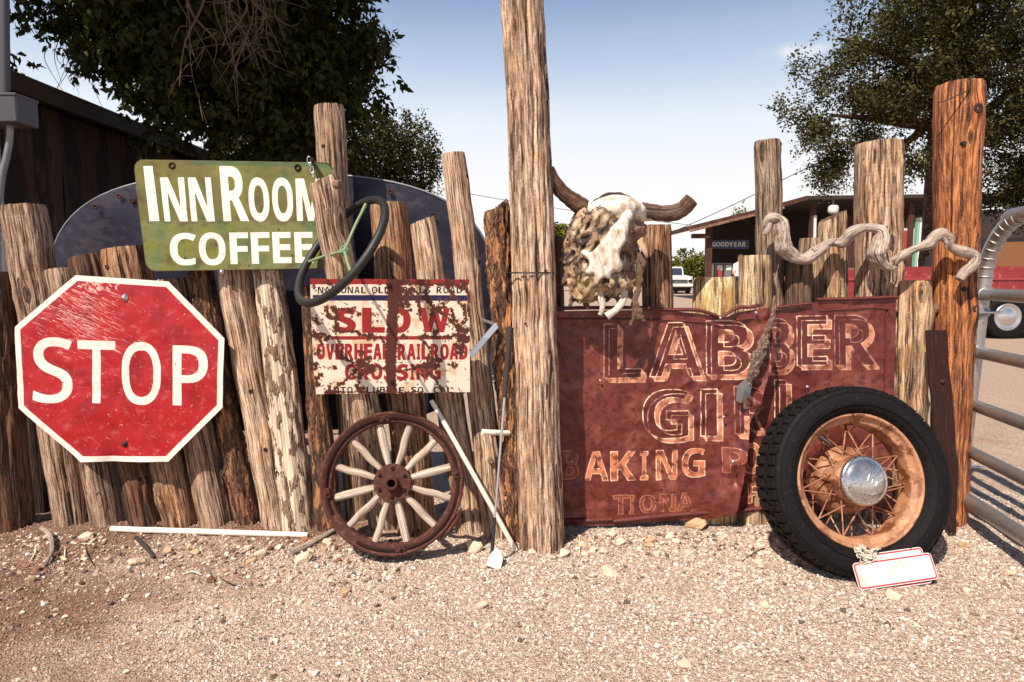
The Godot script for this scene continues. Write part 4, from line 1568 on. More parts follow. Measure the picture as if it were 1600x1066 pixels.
func red_sign() -> void:
	var rng := RandomNumberGenerator.new()
	rng.seed = 19
	var g := thing("advertising_sign", "big crumpled dark red embossed metal sign between the pole and the tire", "sign", P(1130, 815, -0.03) * Vector3(1, 0, 1))
	var zt := -0.04
	var sp := plane_of(P(868, 480, zt), P(1400, 465, zt), P(872, 822, -0.03))
	var left := ons(sp, [[862, 486], [1000, 484], [1060, 487], [1100, 491], [1128, 497], [1150, 487], [1192, 480], [1196, 520], [1199, 560], [1184, 600], [1176, 628], [1163, 655], [1160, 690], [1154, 735], [1143, 786], [1138, 798], [1108, 806], [1040, 812], [960, 818], [868, 820]])
	var right := ons(sp, [[1188, 486], [1215, 484], [1262, 478], [1276, 471], [1330, 469], [1400, 466], [1398, 560], [1396, 680], [1392, 795], [1300, 798], [1215, 796], [1150, 803], [1158, 760], [1168, 700], [1176, 620]])
	var box := bounds(left).merge(bounds(right)).grow(0.004)
	var pt := Paint.new(box, 1536)
	var k := pt.w / 540.0
	var m := pt.blank()
	m.fill(1.0)
	pt.lay(m, Color(0.42, 0.195, 0.17))
	grime(pt, 41, 0.0045, Color(0.54, 0.31, 0.265), 0.45, 0.78, 0.8)
	grime(pt, 42, 0.01, Color(0.30, 0.13, 0.13), 0.55, 0.85, 0.55)
	grime(pt, 43, 0.03, Color(0.50, 0.29, 0.25), 0.6, 0.8, 0.3)
	grime(pt, 44, 0.09, Color(0.24, 0.10, 0.09), 0.64, 0.8, 0.35)
	var face := pt.blank()
	var ext := pt.blank()
	var rim := pt.blank()
	var small := pt.blank()
	var srim := pt.blank()
	var faint := pt.blank()
	var frim := pt.blank()
	var big := [["L", 943, 506, 1001, 590, 1], ["A", 1014, 504, 1094, 588, 0], ["B", 1102, 501, 1165, 585, 0], ["B", 1192, 498, 1234, 579, 1], ["E", 1245, 494, 1292, 571, 0], ["R", 1304, 493, 1368, 571, 2], ["G", 1003, 608, 1074, 684, 0], ["I", 1093, 607, 1118, 680, 0], ["R", 1143, 602, 1190, 674, 1], ["L", 1210, 594, 1260, 668, 0]]
	for q in big:
		var quad := quad_px(pt, sp, upright(q[1], q[2], q[3], q[4], -0.012))
		var st := stretched(q[0], quad)
		if q[0] == "I": st = [PackedVector2Array(quad)]
		pt.fill(face, st)
		for o in st:
			pt.ring(rim, o, 0.95 * k, [1.0, 0.6, 0.5][q[5]])
		for s in 5:
			var d := V2(1.5, 1.45) * (s + 1) * k
			var sh := []
			for o in st:
				var w: PackedVector2Array = o.duplicate()
				for i in w.size(): w[i] += d
				sh.append(w)
			pt.fill(ext, sh)
			if s == 4:
				for w in sh: pt.ring(rim, w, 0.7 * k, [1.0, 0.6, 0.45][q[5]])
	for q in [["B", 877, 703, 903, 747, 1], ["A", 912, 704, 949, 749, 0], ["K", 953, 704, 992, 749, 0], ["I", 999, 704, 1011, 748, 0], ["N", 1024, 702, 1056, 748, 0], ["G", 1064, 699, 1099, 744, 0], ["P", 1124, 696, 1158, 734, 1], ["O", 1159, 692, 1189, 740, 0], ["W", 1196, 690, 1246, 736, 0], ["F", 1169, 755, 1186, 787, 0], ["A", 1188, 753, 1210, 784, 0], ["T", 957, 772, 980, 801, 1], ["I", 982, 772, 990, 800, 1], ["O", 998, 772, 1023, 799, 1], ["N", 1030, 770, 1053, 797, 1], ["A", 1056, 768, 1080, 795, 1]]:
		var st := stretched(q[0], quad_px(pt, sp, upright(q[1], q[2], q[3], q[4], -0.02)))
		pt.fill(small if q[5] == 0 else faint, st)
		for o in st:
			pt.ring(srim if q[5] == 0 else frim, o, 0.75 * k, 1.0)
	# worn lines: the pale paint survives only in places
	var f := FastNoiseLite.new()
	f.frequency = 0.012
	f.fractal_octaves = 4
	f.seed = 5
	for y in pt.h:
		for x in pt.w:
			var i := y * pt.w + x
			var wv := smoothstep(-0.45, 0.25, f.get_noise_2d(x, y))
			rim[i] *= 0.35 + 0.65 * wv
			srim[i] *= 0.4 + 0.6 * wv
			small[i] *= 0.45 + 0.55 * smoothstep(-0.5, 0.1, f.get_noise_2d(x + 900, y))
			ext[i] = maxf(ext[i] - face[i], 0.0) * (0.45 + 0.55 * wv)
			pt.ht[i] += 0.14 * face[i] + 0.05 * ext[i]
	pt.lay(ext, Color(0.80, 0.55, 0.43), 1.0)
	pt.lay(face, Color(0.34, 0.14, 0.135), 0.6)
	pt.lay(small, Color(0.80, 0.50, 0.37), 1.0, 0.14)
	pt.lay(faint, Color(0.52, 0.28, 0.22), 0.9, 0.14)
	pt.lay(rim, Color(0.96, 0.84, 0.71), 1.0, 0.08)
	pt.lay(srim, Color(0.96, 0.84, 0.71), 1.0, 0.05)
	pt.lay(frim, Color(0.74, 0.50, 0.39), 0.8, 0.05)
	grime(pt, 45, 0.02, Color(0.30, 0.13, 0.115), 0.58, 0.75, 0.6)
	var s := pt.blank()
	for i in 300:
		var a := V2(rng.randf() * pt.w, rng.randf() * pt.h)
		pt.line(s, a, a + Vector2.from_angle(rng.randfn(-0.6, 0.9)) * rng.randf_range(3, 40), rng.randf_range(0.4, 1.2), rng.randf_range(0.15, 0.6), 0.2)
	pt.lay(s, Color(0.62, 0.40, 0.33))
	var t := pt.done()
	var pm := mat(Color.WHITE, 0.33, 0.2, t[0], t[1], 0.22)
	var crease := func(q: Vector2) -> float:
		var d := 0.009 * nz.get_noise_2d(q.x * 2.4 + 5.0, q.y * 2.4) + 0.0055 * (1.0 - absf(nz.get_noise_2d(q.x * 5.0, q.y * 5.0)) * 2.0) + 0.0014 * nz.get_noise_2d(q.x * 17.0, q.y * 17.0)
		return d
	var seam_hi := on(sp, 1200, 500).x
	var seam_lo := on(sp, 1142, 790).x
	var low_y := on(sp, 1142, 790).y
	var a := MB.new()
	plate(a, sp, left, 40, box, func(q: Vector2) -> float:
		var sm := lerpf(seam_lo, seam_hi, clampf((q.y - low_y) / 0.66, 0.0, 1.0))
		var near := clampf(1.0 - (sm - q.x) / 0.2, 0.0, 1.2)
		return crease.call(q) + 0.018 + near * near * (0.05 + 0.016 * nz.get_noise_2d(q.x * 12.0, q.y * 9.0) + 0.012 * (1.0 - absf(nz.get_noise_2d(q.x * 8.0 + 30.0, q.y * 5.0)) * 2.0)) , 0.002)
	part(g, "front_panel", a, pm, "torn left panel with most of the lettering")
	var b := MB.new()
	plate(b, sp, right, 30, box, func(q: Vector2) -> float: return crease.call(q) * 0.8, 0.002)
	part(g, "front_panel", b, pm, "right panel behind the tear")
	var plain := blotch(131, 512, 0.012, Color(0.34, 0.14, 0.13), Color(0.44, 0.215, 0.19), Color(0.30, 0.12, 0.12), 0.7, 0.08)
	var fm := mat(Color(1, 1, 1), 0.42, 0.15, plain[0], plain[1], 0.15)
	# folded lips along the top and the foot
	var lip := func(name: String, pts: Array, z: float, r: float, label := "") -> void:
		var ps := []
		for q in pts: ps.append(P(q[0], q[1], z))
		var mb := MB.new()
		mb.tube(curve(ps, 6), PackedFloat32Array([r]), 8, true, 1.0, nz, 0.2, 14.0, 0.55)
		part(g, name, mb, fm, label)
	lip.call("rolled_edge", [[862, 482], [930, 481], [1000, 481], [1045, 484], [1092, 485], [1128, 497]], -0.012, 0.013)
	lip.call("rolled_edge", [[1128, 496], [1152, 481], [1172, 480], [1192, 475]], 0.006, 0.012)
	lip.call("rolled_edge", [[1206, 482], [1240, 477], [1268, 474]], -0.03, 0.012)
	lip.call("rolled_edge", [[1276, 468], [1330, 467], [1402, 464]], -0.034, 0.012)
	lip.call("raised_rib", [[868, 498], [1000, 499], [1090, 503], [1125, 510]], -0.018, 0.006)
	lip.call("raised_rib", [[1280, 486], [1380, 482], [1384, 500], [1383, 560], [1381, 640]], -0.036, 0.005)
	lip.call("raised_rib", [[1150, 500], [1190, 496]], 0.008, 0.006)
	lip.call("bottom_lip", [[868, 812], [910, 813], [956, 811]], -0.008, 0.014)
	lip.call("bottom_lip", [[958, 814], [1030, 806], [1108, 800]], -0.004, 0.015)
	lip.call("bottom_lip", [[1158, 797], [1220, 791], [1300, 790]], -0.03, 0.013)
	var pk := MB.new()
	var tp := []
	for q in [[1152, 604, 0.03], [1166, 590, 0.055], [1176, 597, 0.05], [1172, 618, 0.06], [1158, 630, 0.05], [1150, 626, 0.035]]:
		tp.append(P(q[0], q[1], q[2]))
	var mid := P(1164, 609, 0.066)
	for i in tp.size():
		pk.tri(mid, tp[i], tp[(i + 1) % tp.size()], Vector3.BACK)
	part(g, "bent_corner", pk, M.dull_steel, "bent bare corner of grey metal")
	for c in [[1126, 497, 0.012], [1182, 489, 0.02], [1146, 722, 0.062], [1262, 605, -0.03], [938, 595, -0.008], [1131, 652, 0.02]]:
		screw(g, "nail", P(c[0], c[1], c[2] + 0.006), Vector3.BACK, 0.0042, M.steel)
	# lichen-covered twig down the tear
	var tw := thing("bark_strip", "lichen-covered strip of bark hanging down the red sign's tear", "bark", P(1186, 620, 0.05))
	var tb := MB.new()
	var path := curve([P(1211, 462, 0.03), P(1208, 492, 0.05), P(1198, 520, 0.055), P(1188, 550, 0.06), P(1177, 580, 0.06), P(1170, 602, 0.055)], 9)
	tb.tube(path, spread([0.005, 0.009, 0.013, 0.022, 0.019, 0.006], path.size()), 24, true, 4.0, nz2, 0.95, 40.0, 0.6)
	var lich := bark(141, Color(0.86, 0.78, 0.70), Color(0.20, 0.13, 0.11), Color(0.42, 0.30, 0.24), 0.46, 1.0)
	var lm := mat(Color.WHITE, 0.95, 0.0, lich[0], lich[1], 1.2)
	lm.uv1_triplanar = true
	lm.uv1_scale = Vector3(7, 7, 7)
	part(tw, "bark", tb, lm)

func number_plates() -> void:
	var bl := G(1343, 923)
	var tl := P(1341, 882, bl.z - 0.035)
	var br := P(1467, 905, bl.z - 0.02)
	var ex := (br - bl).normalized()
	var n := ex.cross(tl - bl).normalized()
	var ey := n.cross(ex)
	var W := bl.distance_to(br)
	for i in 2:
		var w := W - 0.045 * i
		var h := 0.083 + 0.030 * i
		var ctr := bl + ex * (W / 2.0 + 0.004 * i) + ey * (0.0415 + 0.006 * i) - n * 0.008 * i
		var xf := Transform3D(Basis(ex, ey, n), ctr)
		var g := thing("number_plate", ["blank white plate with a red border propped against the tire, in front", "second white plate with a red border mostly hidden behind the front plate"][i], "plate", bl)
		for q in [["plate_base", 0.0, 0.0, 0.0015, M.white], ["red_border", 0.005, 0.0015, 0.0021, M.red_trim], ["white_face", 0.0145, 0.0021, 0.0027, M.dusty_white]]:
			var a := MB.new()
			a.xf = xf
			a.slab(rrect(w - q[1], h - q[1], 0.012 - q[1] * 0.4), q[2], q[3])
			part(g, q[0], a, q[4])
# ---------------------------------------------------------------- wheels
func part_copy(par: Node3D, called: String, mesh: Mesh, mat: Material, xf: Transform3D) -> MeshInstance3D:
	var o := piece(par, called, mesh, mat)
	o.transform = Transform3D(xf.basis, xf.origin - par.position)
	return o

func wheels() -> void:
	spare_tire()
	wagon_wheel()
	steering_wheel()

func spare_tire() -> void:
	var at := P(1345, 751, 0.36)
	var xf := Transform3D(Basis(Vector3.UP, deg_to_rad(6.0)) * Basis(Vector3.RIGHT, deg_to_rad(-15.0)), at)
	var g := thing("car_tire", "big black spare tire with orange wire-spoked rim leaning on the red sign", "tire", at * Vector3(1, 0, 1))
	var t := MB.new()
	t.xf = xf
	var pr := PackedVector2Array()
	for q in [[0.224, -0.105], [0.235, -0.117], [0.262, -0.126], [0.292, -0.125], [0.305, -0.117], [0.309, -0.109], [0.311, -0.095], [0.313, -0.05], [0.311, -0.005], [0.309, 0.014], [0.305, 0.022], [0.292, 0.031], [0.27, 0.033], [0.262, 0.034], [0.258, 0.0325], [0.25, 0.031], [0.243, 0.025], [0.2405, 0.0265], [0.238, 0.022], [0.229, 0.008], [0.224, -0.002]]:
		pr.append(V2(q[0], q[1]))
	t.lathe(pr, 96)
	part(g, "tire_body", t, M.rubber)
	for r in [[0.296, 0.0295], [0.2545, 0.034]]:
		var rr := MB.new()
		rr.xf = xf
		var ring := PackedVector3Array()
		for i in 73:
			ring.append(Vector3(cos(TAU * i / 72.0) * r[0], sin(TAU * i / 72.0) * r[0], r[1]))
		rr.tube(ring, PackedFloat32Array([0.0022]), 6, false)
		part(g, "sidewall_rib", rr, M.rubber)
	var lug := MB.new()
	lug.box(Vector3(0.033, 0.014, 0.040), Vector3(0, 0.311, -0.004), Basis(Vector3.RIGHT, 0.12), 0.003)
	var lug2 := MB.new()
	lug2.box(Vector3(0.033, 0.014, 0.038), Vector3(0, 0.311, -0.094), Basis(Vector3.RIGHT, -0.12), 0.003)
	var rib := MB.new()
	rib.box(Vector3(0.0345, 0.014, 0.021), Vector3(0, 0.312, -0.038), Basis(Vector3.BACK, 0.35), 0.003)
	var rib2 := MB.new()
	rib2.box(Vector3(0.0345, 0.014, 0.021), Vector3(0, 0.312, -0.062), Basis(Vector3.BACK, -0.35), 0.003)
	var ms := [lug.mesh(), lug2.mesh(), rib.mesh(), rib2.mesh()]
	for i in 52:
		for q in 4:
			var a := TAU * (i + (0.5 if q == 2 else 0.0)) / 52.0
			part_copy(g, "tread_block", ms[q], M.rubber, xf * Transform3D(Basis(Vector3.BACK, a), Vector3.ZERO))
	var rim := MB.new()
	rim.xf = xf
	var rp := PackedVector2Array()
	for q in [[0.222, -0.008], [0.2265, 0.001], [0.226, 0.007], [0.221, 0.010], [0.2155, 0.006], [0.213, -0.003], [0.209, -0.012], [0.197, -0.016], [0.192, -0.021], [0.190, -0.055], [0.1895, -0.07], [0.192, -0.085], [0.205, -0.092], [0.212, -0.105], [0.222, -0.109]]:
		rp.append(V2(q[0], q[1]))
	rim.lathe(rp, 72)
	part(g, "rim", rim, M.orange)
	var hub := MB.new()
	hub.xf = xf
	var hp := PackedVector2Array()
	for q in [[0.06, -0.16], [0.104, -0.155], [0.116, -0.14], [0.118, -0.10], [0.114, -0.078], [0.10, -0.066], [0.088, -0.058], [0.084, -0.03], [0.080, -0.012], [0.072, 0.0], [0.06, 0.008], [0.0001, 0.01]]:
		hp.append(V2(q[0], q[1]))
	hub.lathe(hp, 40)
	part(g, "hub", hub, M.orange)
	var cap := MB.new()
	cap.xf = xf
	var cp := PackedVector2Array()
	for q in [[0.078, 0.008], [0.083, 0.014], [0.0835, 0.020], [0.079, 0.026], [0.074, 0.0275], [0.070, 0.0265], [0.066, 0.031], [0.05, 0.038], [0.028, 0.0425], [0.0001, 0.044]]:
		cp.append(V2(q[0], q[1]))
	cap.lathe(cp, 48)
	var cm := blotch(151, 256, 0.03, Color(0.80, 0.79, 0.79), Color(0.88, 0.87, 0.86), Color(0.60, 0.56, 0.54), 0.66, 0.06)
	var hc := part(g, "hub_cap", cap, mat(Color(0.97, 0.97, 0.97), 0.22, 0.95, cm[0]), "dented chrome hub cap")
	# the worn emblem on the cap: two slanted bars meeting at the foot, and a wreath of strokes
	for q in [[-0.030, 0.024, -0.004, -0.030], [0.026, 0.028, 0.002, -0.030], [-0.016, 0.026, 0.004, -0.006], [0.012, 0.030, -0.004, 0.002], [-0.034, 0.002, -0.022, -0.022], [0.036, 0.004, 0.02, -0.024]]:
		var eb := MB.new()
		eb.xf = xf
		var z0: float = 0.0435 - 5.0 * (q[0] * q[0] + q[1] * q[1])
		var z1: float = 0.0435 - 5.0 * (q[2] * q[2] + q[3] * q[3])
		eb.tube(PackedVector3Array([Vector3(q[0], q[1], z0), Vector3((q[0] + q[2]) / 2, (q[1] + q[3]) / 2, 0.0425), Vector3(q[2], q[3], z1)]), PackedFloat32Array([0.0022]), 6)
		part(hc, "emblem_stroke", eb, M.steel)
	var rng := RandomNumberGenerator.new()
	rng.seed = 3
	for i in 44:
		var row := i % 2
		var a := TAU * i / 44.0
		var skew := (0.42 if (i / 2) % 2 == 0 else -0.42) * (1.0 if row == 0 else 0.7)
		var r0 := 0.086 if row == 0 else 0.114
		var z0 := -0.034 if row == 0 else -0.125
		var b := a + skew + rng.randfn(0, 0.03)
		var sb := MB.new()
		sb.xf = xf
		var p0 := Vector3(cos(a) * r0, sin(a) * r0, z0)
		var p1 := Vector3(cos(b) * 0.194, sin(b) * 0.194, -0.05 - 0.02 * row)
		sb.tube(PackedVector3Array([p0, p0.lerp(p1, 0.5) + Vector3(0, 0, rng.randfn(0, 0.001)), p1]), PackedFloat32Array([0.0027]), 7, false)
		part(g, "spoke", sb, M.wire_rust if i % 5 < 2 else M.orange)
	var vb := MB.new()
	vb.xf = xf
	var va := deg_to_rad(128.0)
	vb.tube(PackedVector3Array([Vector3(cos(va) * 0.188, sin(va) * 0.188, -0.02), Vector3(cos(va) * 0.165, sin(va) * 0.165, 0.0), Vector3(cos(va) * 0.150, sin(va) * 0.150, 0.006)]), PackedFloat32Array([0.006, 0.005, 0.004]), 8)
	part(g, "valve", vb, M.dark_rubber)
	# frayed rope end between tire and plate
	var rp0 := P(1352, 868, 0.455)
	var ro := thing("frayed_rope", "tuft of frayed off-white rope stuck between the tire and the plate", "rope", rp0 * Vector3(1, 0, 1))
	var rb := MB.new()
	for i in 60:
		var s := Vector3(rng.randfn(0, 0.018), rng.randfn(0, 0.008), rng.randfn(0, 0.01))
		var p := rp0 + s
		var e := p + Vector3(rng.randf_range(-0.035, 0.05), rng.randf_range(-0.02, 0.03), rng.randf_range(-0.005, 0.02))
		if i < 14: e = rp0 + Vector3(-0.035 + rng.randfn(0, 0.006), 0.022 + rng.randf() * 0.025, 0.01)
		rb.tube(curve([p, p.lerp(e, 0.5) + Vector3(rng.randfn(0, 0.008), rng.randfn(0, 0.008), 0.006), e], 5), spread([0.0022, 0.0018, 0.001], 11), 5, false)
	part(ro, "strand", rb, mat(lin(0.70, 0.63, 0.52), 0.9)).set_meta("kind", "stuff")

func wagon_wheel() -> void:
	var at := P(614, 754, 0.225)
	var xf := Transform3D(Basis(Vector3.UP, deg_to_rad(3.0)) * Basis(Vector3.RIGHT, deg_to_rad(-13.0)) * Basis(Vector3.BACK, deg_to_rad(5.0)), at)
	var g := thing("wagon_wheel", "rusty iron-rimmed wheel with pale wooden spokes leaning on the logs", "wheel", at * Vector3(1, 0, 1))
	var s := S(757, 0.22)
	var R := 110.0 * s
	var rim := MB.new()
	rim.xf = xf
	var rp := PackedVector2Array()
	for q in [[R - 0.006, -0.034], [R, -0.03], [R + 0.001, -0.022], [R - 0.012, -0.018], [R - 0.014, 0.0], [R - 0.012, 0.018], [R, 0.022], [R, 0.030], [R - 0.008, 0.033], [R - 0.016, 0.024], [R - 0.024, 0.021], [R - 0.034, 0.024], [R - 0.040, 0.020], [R - 0.041, 0.0], [R - 0.040, -0.02]]:
		rp.append(V2(q[0], q[1]))
	rim.lathe(rp, 84)
	part(g, "rim", rim, M.rust)
	var inner := MB.new()
	inner.xf = xf
	var ring := PackedVector3Array()
	for i in 67:
		var a := -2.2 + 5.7 * i / 66.0
		ring.append(Vector3(cos(a) * (R - 0.02), sin(a) * (R - 0.02), 0.029 + 0.002 * sin(a * 5.0)))
	inner.tube(ring, PackedFloat32Array([0.0055]), 8)
	part(g, "locking_ring", inner, M.dark_rust)
	var sp := MB.new()
	var path := PackedVector3Array()
	for j in 10:
		path.append(Vector3(0, lerpf(0.045, R - 0.036, j / 9.0), 0.0015 * sin(j * 1.3)))
	sp.tube(path, spread([0.0095, 0.012, 0.0145, 0.015, 0.0145, 0.0135], 10), 14, true, 0.7, nz, 0.08, 40.0, 0.85)
	var sm := sp.mesh()
	for i in 12:
		part_copy(g, "spoke", sm, M.spoke, xf * Transform3D(Basis(Vector3.BACK, TAU * (i + 0.3) / 12.0) * Basis(Vector3.UP, i * 2.1), Vector3.ZERO))
	var hub := MB.new()
	hub.xf = xf
	var hp := PackedVector2Array()
	for q in [[0.05, -0.03], [0.066, -0.028], [0.067, 0.018], [0.065, 0.022], [0.03, 0.024], [0.0245, 0.028], [0.0235, 0.050], [0.021, 0.056], [0.015, 0.056], [0.0135, 0.050], [0.0135, 0.01], [0.0001, 0.008]]:
		hp.append(V2(q[0], q[1]))
	hub.lathe(hp, 36, true)
	part(g, "hub", hub, M.rust)
	for i in 6:
		var a := TAU * (i + 0.4) / 6.0
		var b := MB.new()
		b.xf = xf * Transform3D(Basis(), Vector3(cos(a) * 0.05, sin(a) * 0.05, 0.022))
		b.lathe(PackedVector2Array([V2(0.008, -0.004), V2(0.0075, 0.004), V2(0.005, 0.007), V2(0.0001, 0.0075)]), 8)
		part(g, "bolt", b, M.dark_rust)
	for i in 4:
		var a := TAU * i / 4.0 + 0.05
		var b := MB.new()
		b.xf = xf * Transform3D(Basis(Vector3.BACK, a + PI / 2), Vector3(cos(a) * (R - 0.024), sin(a) * (R - 0.024), 0.03))
		b.box(Vector3(0.036, 0.022, 0.010), Vector3.ZERO, Basis(), 0.002)
		b.lathe(PackedVector2Array([V2(0.007, 0.0), V2(0.007, 0.011), V2(0.0001, 0.013)]), 8)
		part(g, "rim_clamp", b, M.rust)
	var split := MB.new()
	split.xf = xf
	var sr := PackedVector3Array()
	for i in 20:
		var a := -0.95 + 0.5 * i / 19.0
		sr.append(Vector3(cos(a) * (R + 0.008), sin(a) * (R + 0.008), 0.02))
	split.tube(sr, spread([0.003, 0.008, 0.009, 0.004], 20), 8)
	part(g, "split_rim_end", split, M.rust)

func steering_wheel() -> void:
	var hub := P(538, 392, 0.335)
	# the ring as seen: a tilted oval whose plane faces down and right
	var g := thing("steering_wheel", "old black steering wheel with three green spokes hung on a log", "steering wheel", hub * Vector3(1, 0, 1))
	var ctr := P(532, 391, 0.34)
	var u := (P(598, 323, 0.36) - P(466, 460, 0.32)).normalized()
	var v := (P(558, 418, 0.51) - ctr)
	v = (v - u * v.dot(u)).normalized()
	var R := 0.208
	var ring := PackedVector3Array()
	for i in 81:
		var a := TAU * i / 80.0
		ring.append(ctr + (u * cos(a) + v * sin(a)) * R)
	var mb := MB.new()
	mb.tube(ring, PackedFloat32Array([0.0138]), 14, false)
	part(g, "rim", mb, M.dark_rubber)
	var n := u.cross(v).normalized()
	if n.z < 0: n = -n
	for q in [[576, 322], [478, 411], [545, 428]]:
		var tip := ring[0]
		var best := 1e9
		for p in ring:
			for pp in [p]:
				var d: float = _px(pp).distance_to(Vector2(q[0], q[1]))
				if d < best:
					best = d
					tip = pp
		var sb := MB.new()
		sb.tube(PackedVector3Array([hub, hub.lerp(tip, 0.5) + n * 0.003, tip]), PackedFloat32Array([0.0055, 0.005, 0.0058]), 8)
		part(g, "spoke", sb, M.green_paint)
	var hb := MB.new()
	hb.xf = Transform3D(Basis(u, n.cross(u).normalized(), n), hub)
	hb.lathe(PackedVector2Array([V2(0.012, -0.016), V2(0.017, -0.008), V2(0.0165, 0.008), V2(0.013, 0.012), V2(0.0085, 0.011), V2(0.008, -0.004), V2(0.0001, -0.005)]), 20)
	part(g, "hub", hb, M.green_paint)

func _px(p: Vector3) -> Vector2:
	var q := (p - EYE).rotated(Vector3.RIGHT, PITCH)
	return Vector2(800.0 + FL * q.x / -q.z, 533.0 - FL * q.y / -q.z)
# ---------------------------------------------------------------- skull, driftwood, clubs, sticks
func relics() -> void:
	skull()
	driftwood()
	# golf club leaning on the main pole
	var foot := G(770, 884)
	var cl := thing("golf_club", "golf club standing head down against the pole", "golf club", foot)
	var top := P(797, 512, 0.16)
	var neck := foot + Vector3(-0.003, 0.045, -0.004)
	var sh := MB.new()
	var a := neck.lerp(top, 0.12)
	var b := neck.lerp(top, 0.68)
	sh.tube(PackedVector3Array([a, b]), PackedFloat32Array([0.0036, 0.005]), 10)
	part(cl, "shaft", sh, M.steel)
	var gr := MB.new()
	gr.tube(PackedVector3Array([b, b.lerp(top, 0.9), top]), PackedFloat32Array([0.0085, 0.011, 0.0115]), 12)
	part(cl, "grip", gr, mat(lin(0.035, 0.02, 0.018), 0.8))
	var ho := MB.new()
	ho.tube(PackedVector3Array([neck + Vector3(0.003, -0.012, 0.004), neck, a + (a - neck) * 0.25]), PackedFloat32Array([0.008, 0.0066, 0.0058]), 10)
	part(cl, "hosel", ho, M.dark_rubber)
	var hd := MB.new()
	hd.xf = Transform3D(Basis(Vector3.UP, 0.25) * Basis(Vector3.RIGHT, -0.55) * Basis(Vector3.BACK, -0.55), foot + Vector3(0.008, 0.028, 0.008))
	hd.slab(PackedVector2Array([V2(-0.022, -0.034), V2(0.024, -0.03), V2(0.03, -0.018), V2(0.024, 0.012), V2(0.004, 0.032), V2(-0.012, 0.034), V2(-0.02, 0.02)]), -0.006, 0.004)
	part(cl, "club_head", hd, mat(lin(0.66, 0.64, 0.63), 0.35, 0.2))
	# bright bent strip on the logs at the rusty sign's right
	var bp := [P(752, 499, 0.10), P(776, 508, 0.125), P(757, 536, 0.13), P(734, 557, 0.15)]
	var br := thing("bent_strip", "bright bent metal strip sticking out right of the rusty road sign", "metal strip", bp[1] * Vector3(1, 0, 1))
	for i in 2:
		var s := MB.new()
		var p0: Vector3 = bp[0] if i == 0 else bp[1]
		var p1: Vector3 = bp[1] if i == 0 else bp[3]
		var d := (p1 - p0).normalized()
		var w := Vector3.BACK.cross(d).normalized()
		s.box(Vector3(p0.distance_to(p1), 0.010 if i == 0 else 0.022, 0.004), (p0 + p1) / 2.0 + Vector3(0, 0, 0.002 * i), Basis(d, w, d.cross(w)).orthonormalized(), 0.001)
		part(br, ["short_arm", "long_arm"][i], s, M.steel)
	stick("lath", "long white wooden lath leaning from the road sign down to the pole's foot", [P(674, 626, 0.135), P(740, 742, 0.2), G(806, 862) + Vector3(0, 0.004, 0)], [0.0085, 0.009, 0.0085], M.white_stick)
	stick("broken_stick", "short broken stick poking out of the bark log level with the wheel's top", [P(754, 675, 0.16), P(772, 676, 0.14), P(795, 677, 0.1)], [0.011, 0.010, 0.009], M.white_stick)
	stick("white_pole", "long thin white stick lying along the foot of the left logs", [G(174, 834) + Vector3(0, 0.018, 0), G(330, 838) + Vector3(0, 0.016, 0), G(481, 842) + Vector3(0, 0.014, 0)], [0.0105, 0.011, 0.010], M.white_stick)
	stick("branch", "grey weathered branch lying left of the wagon wheel", [G(455, 868) + Vector3(0, 0.01, 0), G(486, 856) + Vector3(0, 0.016, 0), G(524, 834) + Vector3(0, 0.018, 0)], [0.013, 0.011, 0.007], M.drift)
	stick("dark_stick", "short charred stick lying below the white stick", [G(212, 846) + Vector3(0, 0.014, 0), G(226, 858) + Vector3(0, 0.013, 0), G(241, 875) + Vector3(0, 0.008, 0)], [0.007, 0.008, 0.005], mat(lin(0.035, 0.025, 0.022), 0.9))
	stick("pale_twig", "thin pale twig lying straight on the soil below the stop sign", [G(98, 851) + Vector3(0, 0.006, 0), G(148, 853) + Vector3(0, 0.006, 0)], [0.0025, 0.002], M.white_stick)
	stick("dead_root", "curled dead root with forked ends at the far left log's foot", [G(66, 838) + Vector3(0, 0.03, 0), G(78, 850) + Vector3(0, 0.035, 0), G(82, 868) + Vector3(0, 0.02, 0), G(70, 886) + Vector3(0, 0.006, 0)], [0.007, 0.009, 0.006, 0.004], M.drift)
	var rng := RandomNumberGenerator.new()
	rng.seed = 66
	for i in 16:
		var c: Vector2 = [V2(50, 868), V2(60, 878), V2(85, 884), V2(40, 860), V2(122, 840), V2(140, 872), V2(300, 900), V2(330, 905), V2(360, 912), V2(560, 880), V2(330, 925), V2(250, 826), V2(100, 872), V2(310, 818), V2(1175, 870), V2(905, 855)][i]
		var an := rng.randf() * PI
		var ln := rng.randf_range(14, 30)
		var d := Vector2.from_angle(an) * V2(ln, ln * 0.6)
		stick("dry_twig", "thin dry twig lying on the soil", [G(c.x - d.x, c.y - d.y) + Vector3(0, 0.004, 0), G(c.x + rng.randfn() * 4.0, c.y + rng.randfn() * 3.0) + Vector3(0, 0.01, 0), G(c.x + d.x, c.y + d.y) + Vector3(0, 0.005, 0)], [0.0016, 0.0022, 0.001], [M.white_stick, M.drift, M.knot][i % 3], "dry twigs on the soil", "twig")

func stick(called: String, label: String, pts: Array, rad: Array, m: Material, group := "", cat := "stick") -> void:
	var path := curve(pts, 8)
	var mb := MB.new()
	mb.tube(path, spread(rad, path.size()), 12, true, 1.0, nz, 0.18, 22.0)
	var at: Vector3 = pts[pts.size() - 1]
	var o := MeshInstance3D.new()
	o.name = numbered(called)
	o.mesh = mb.mesh(at)
	o.position = at
	o.material_override = m
	add_child(o, true)
	tag(o, label, cat, group)

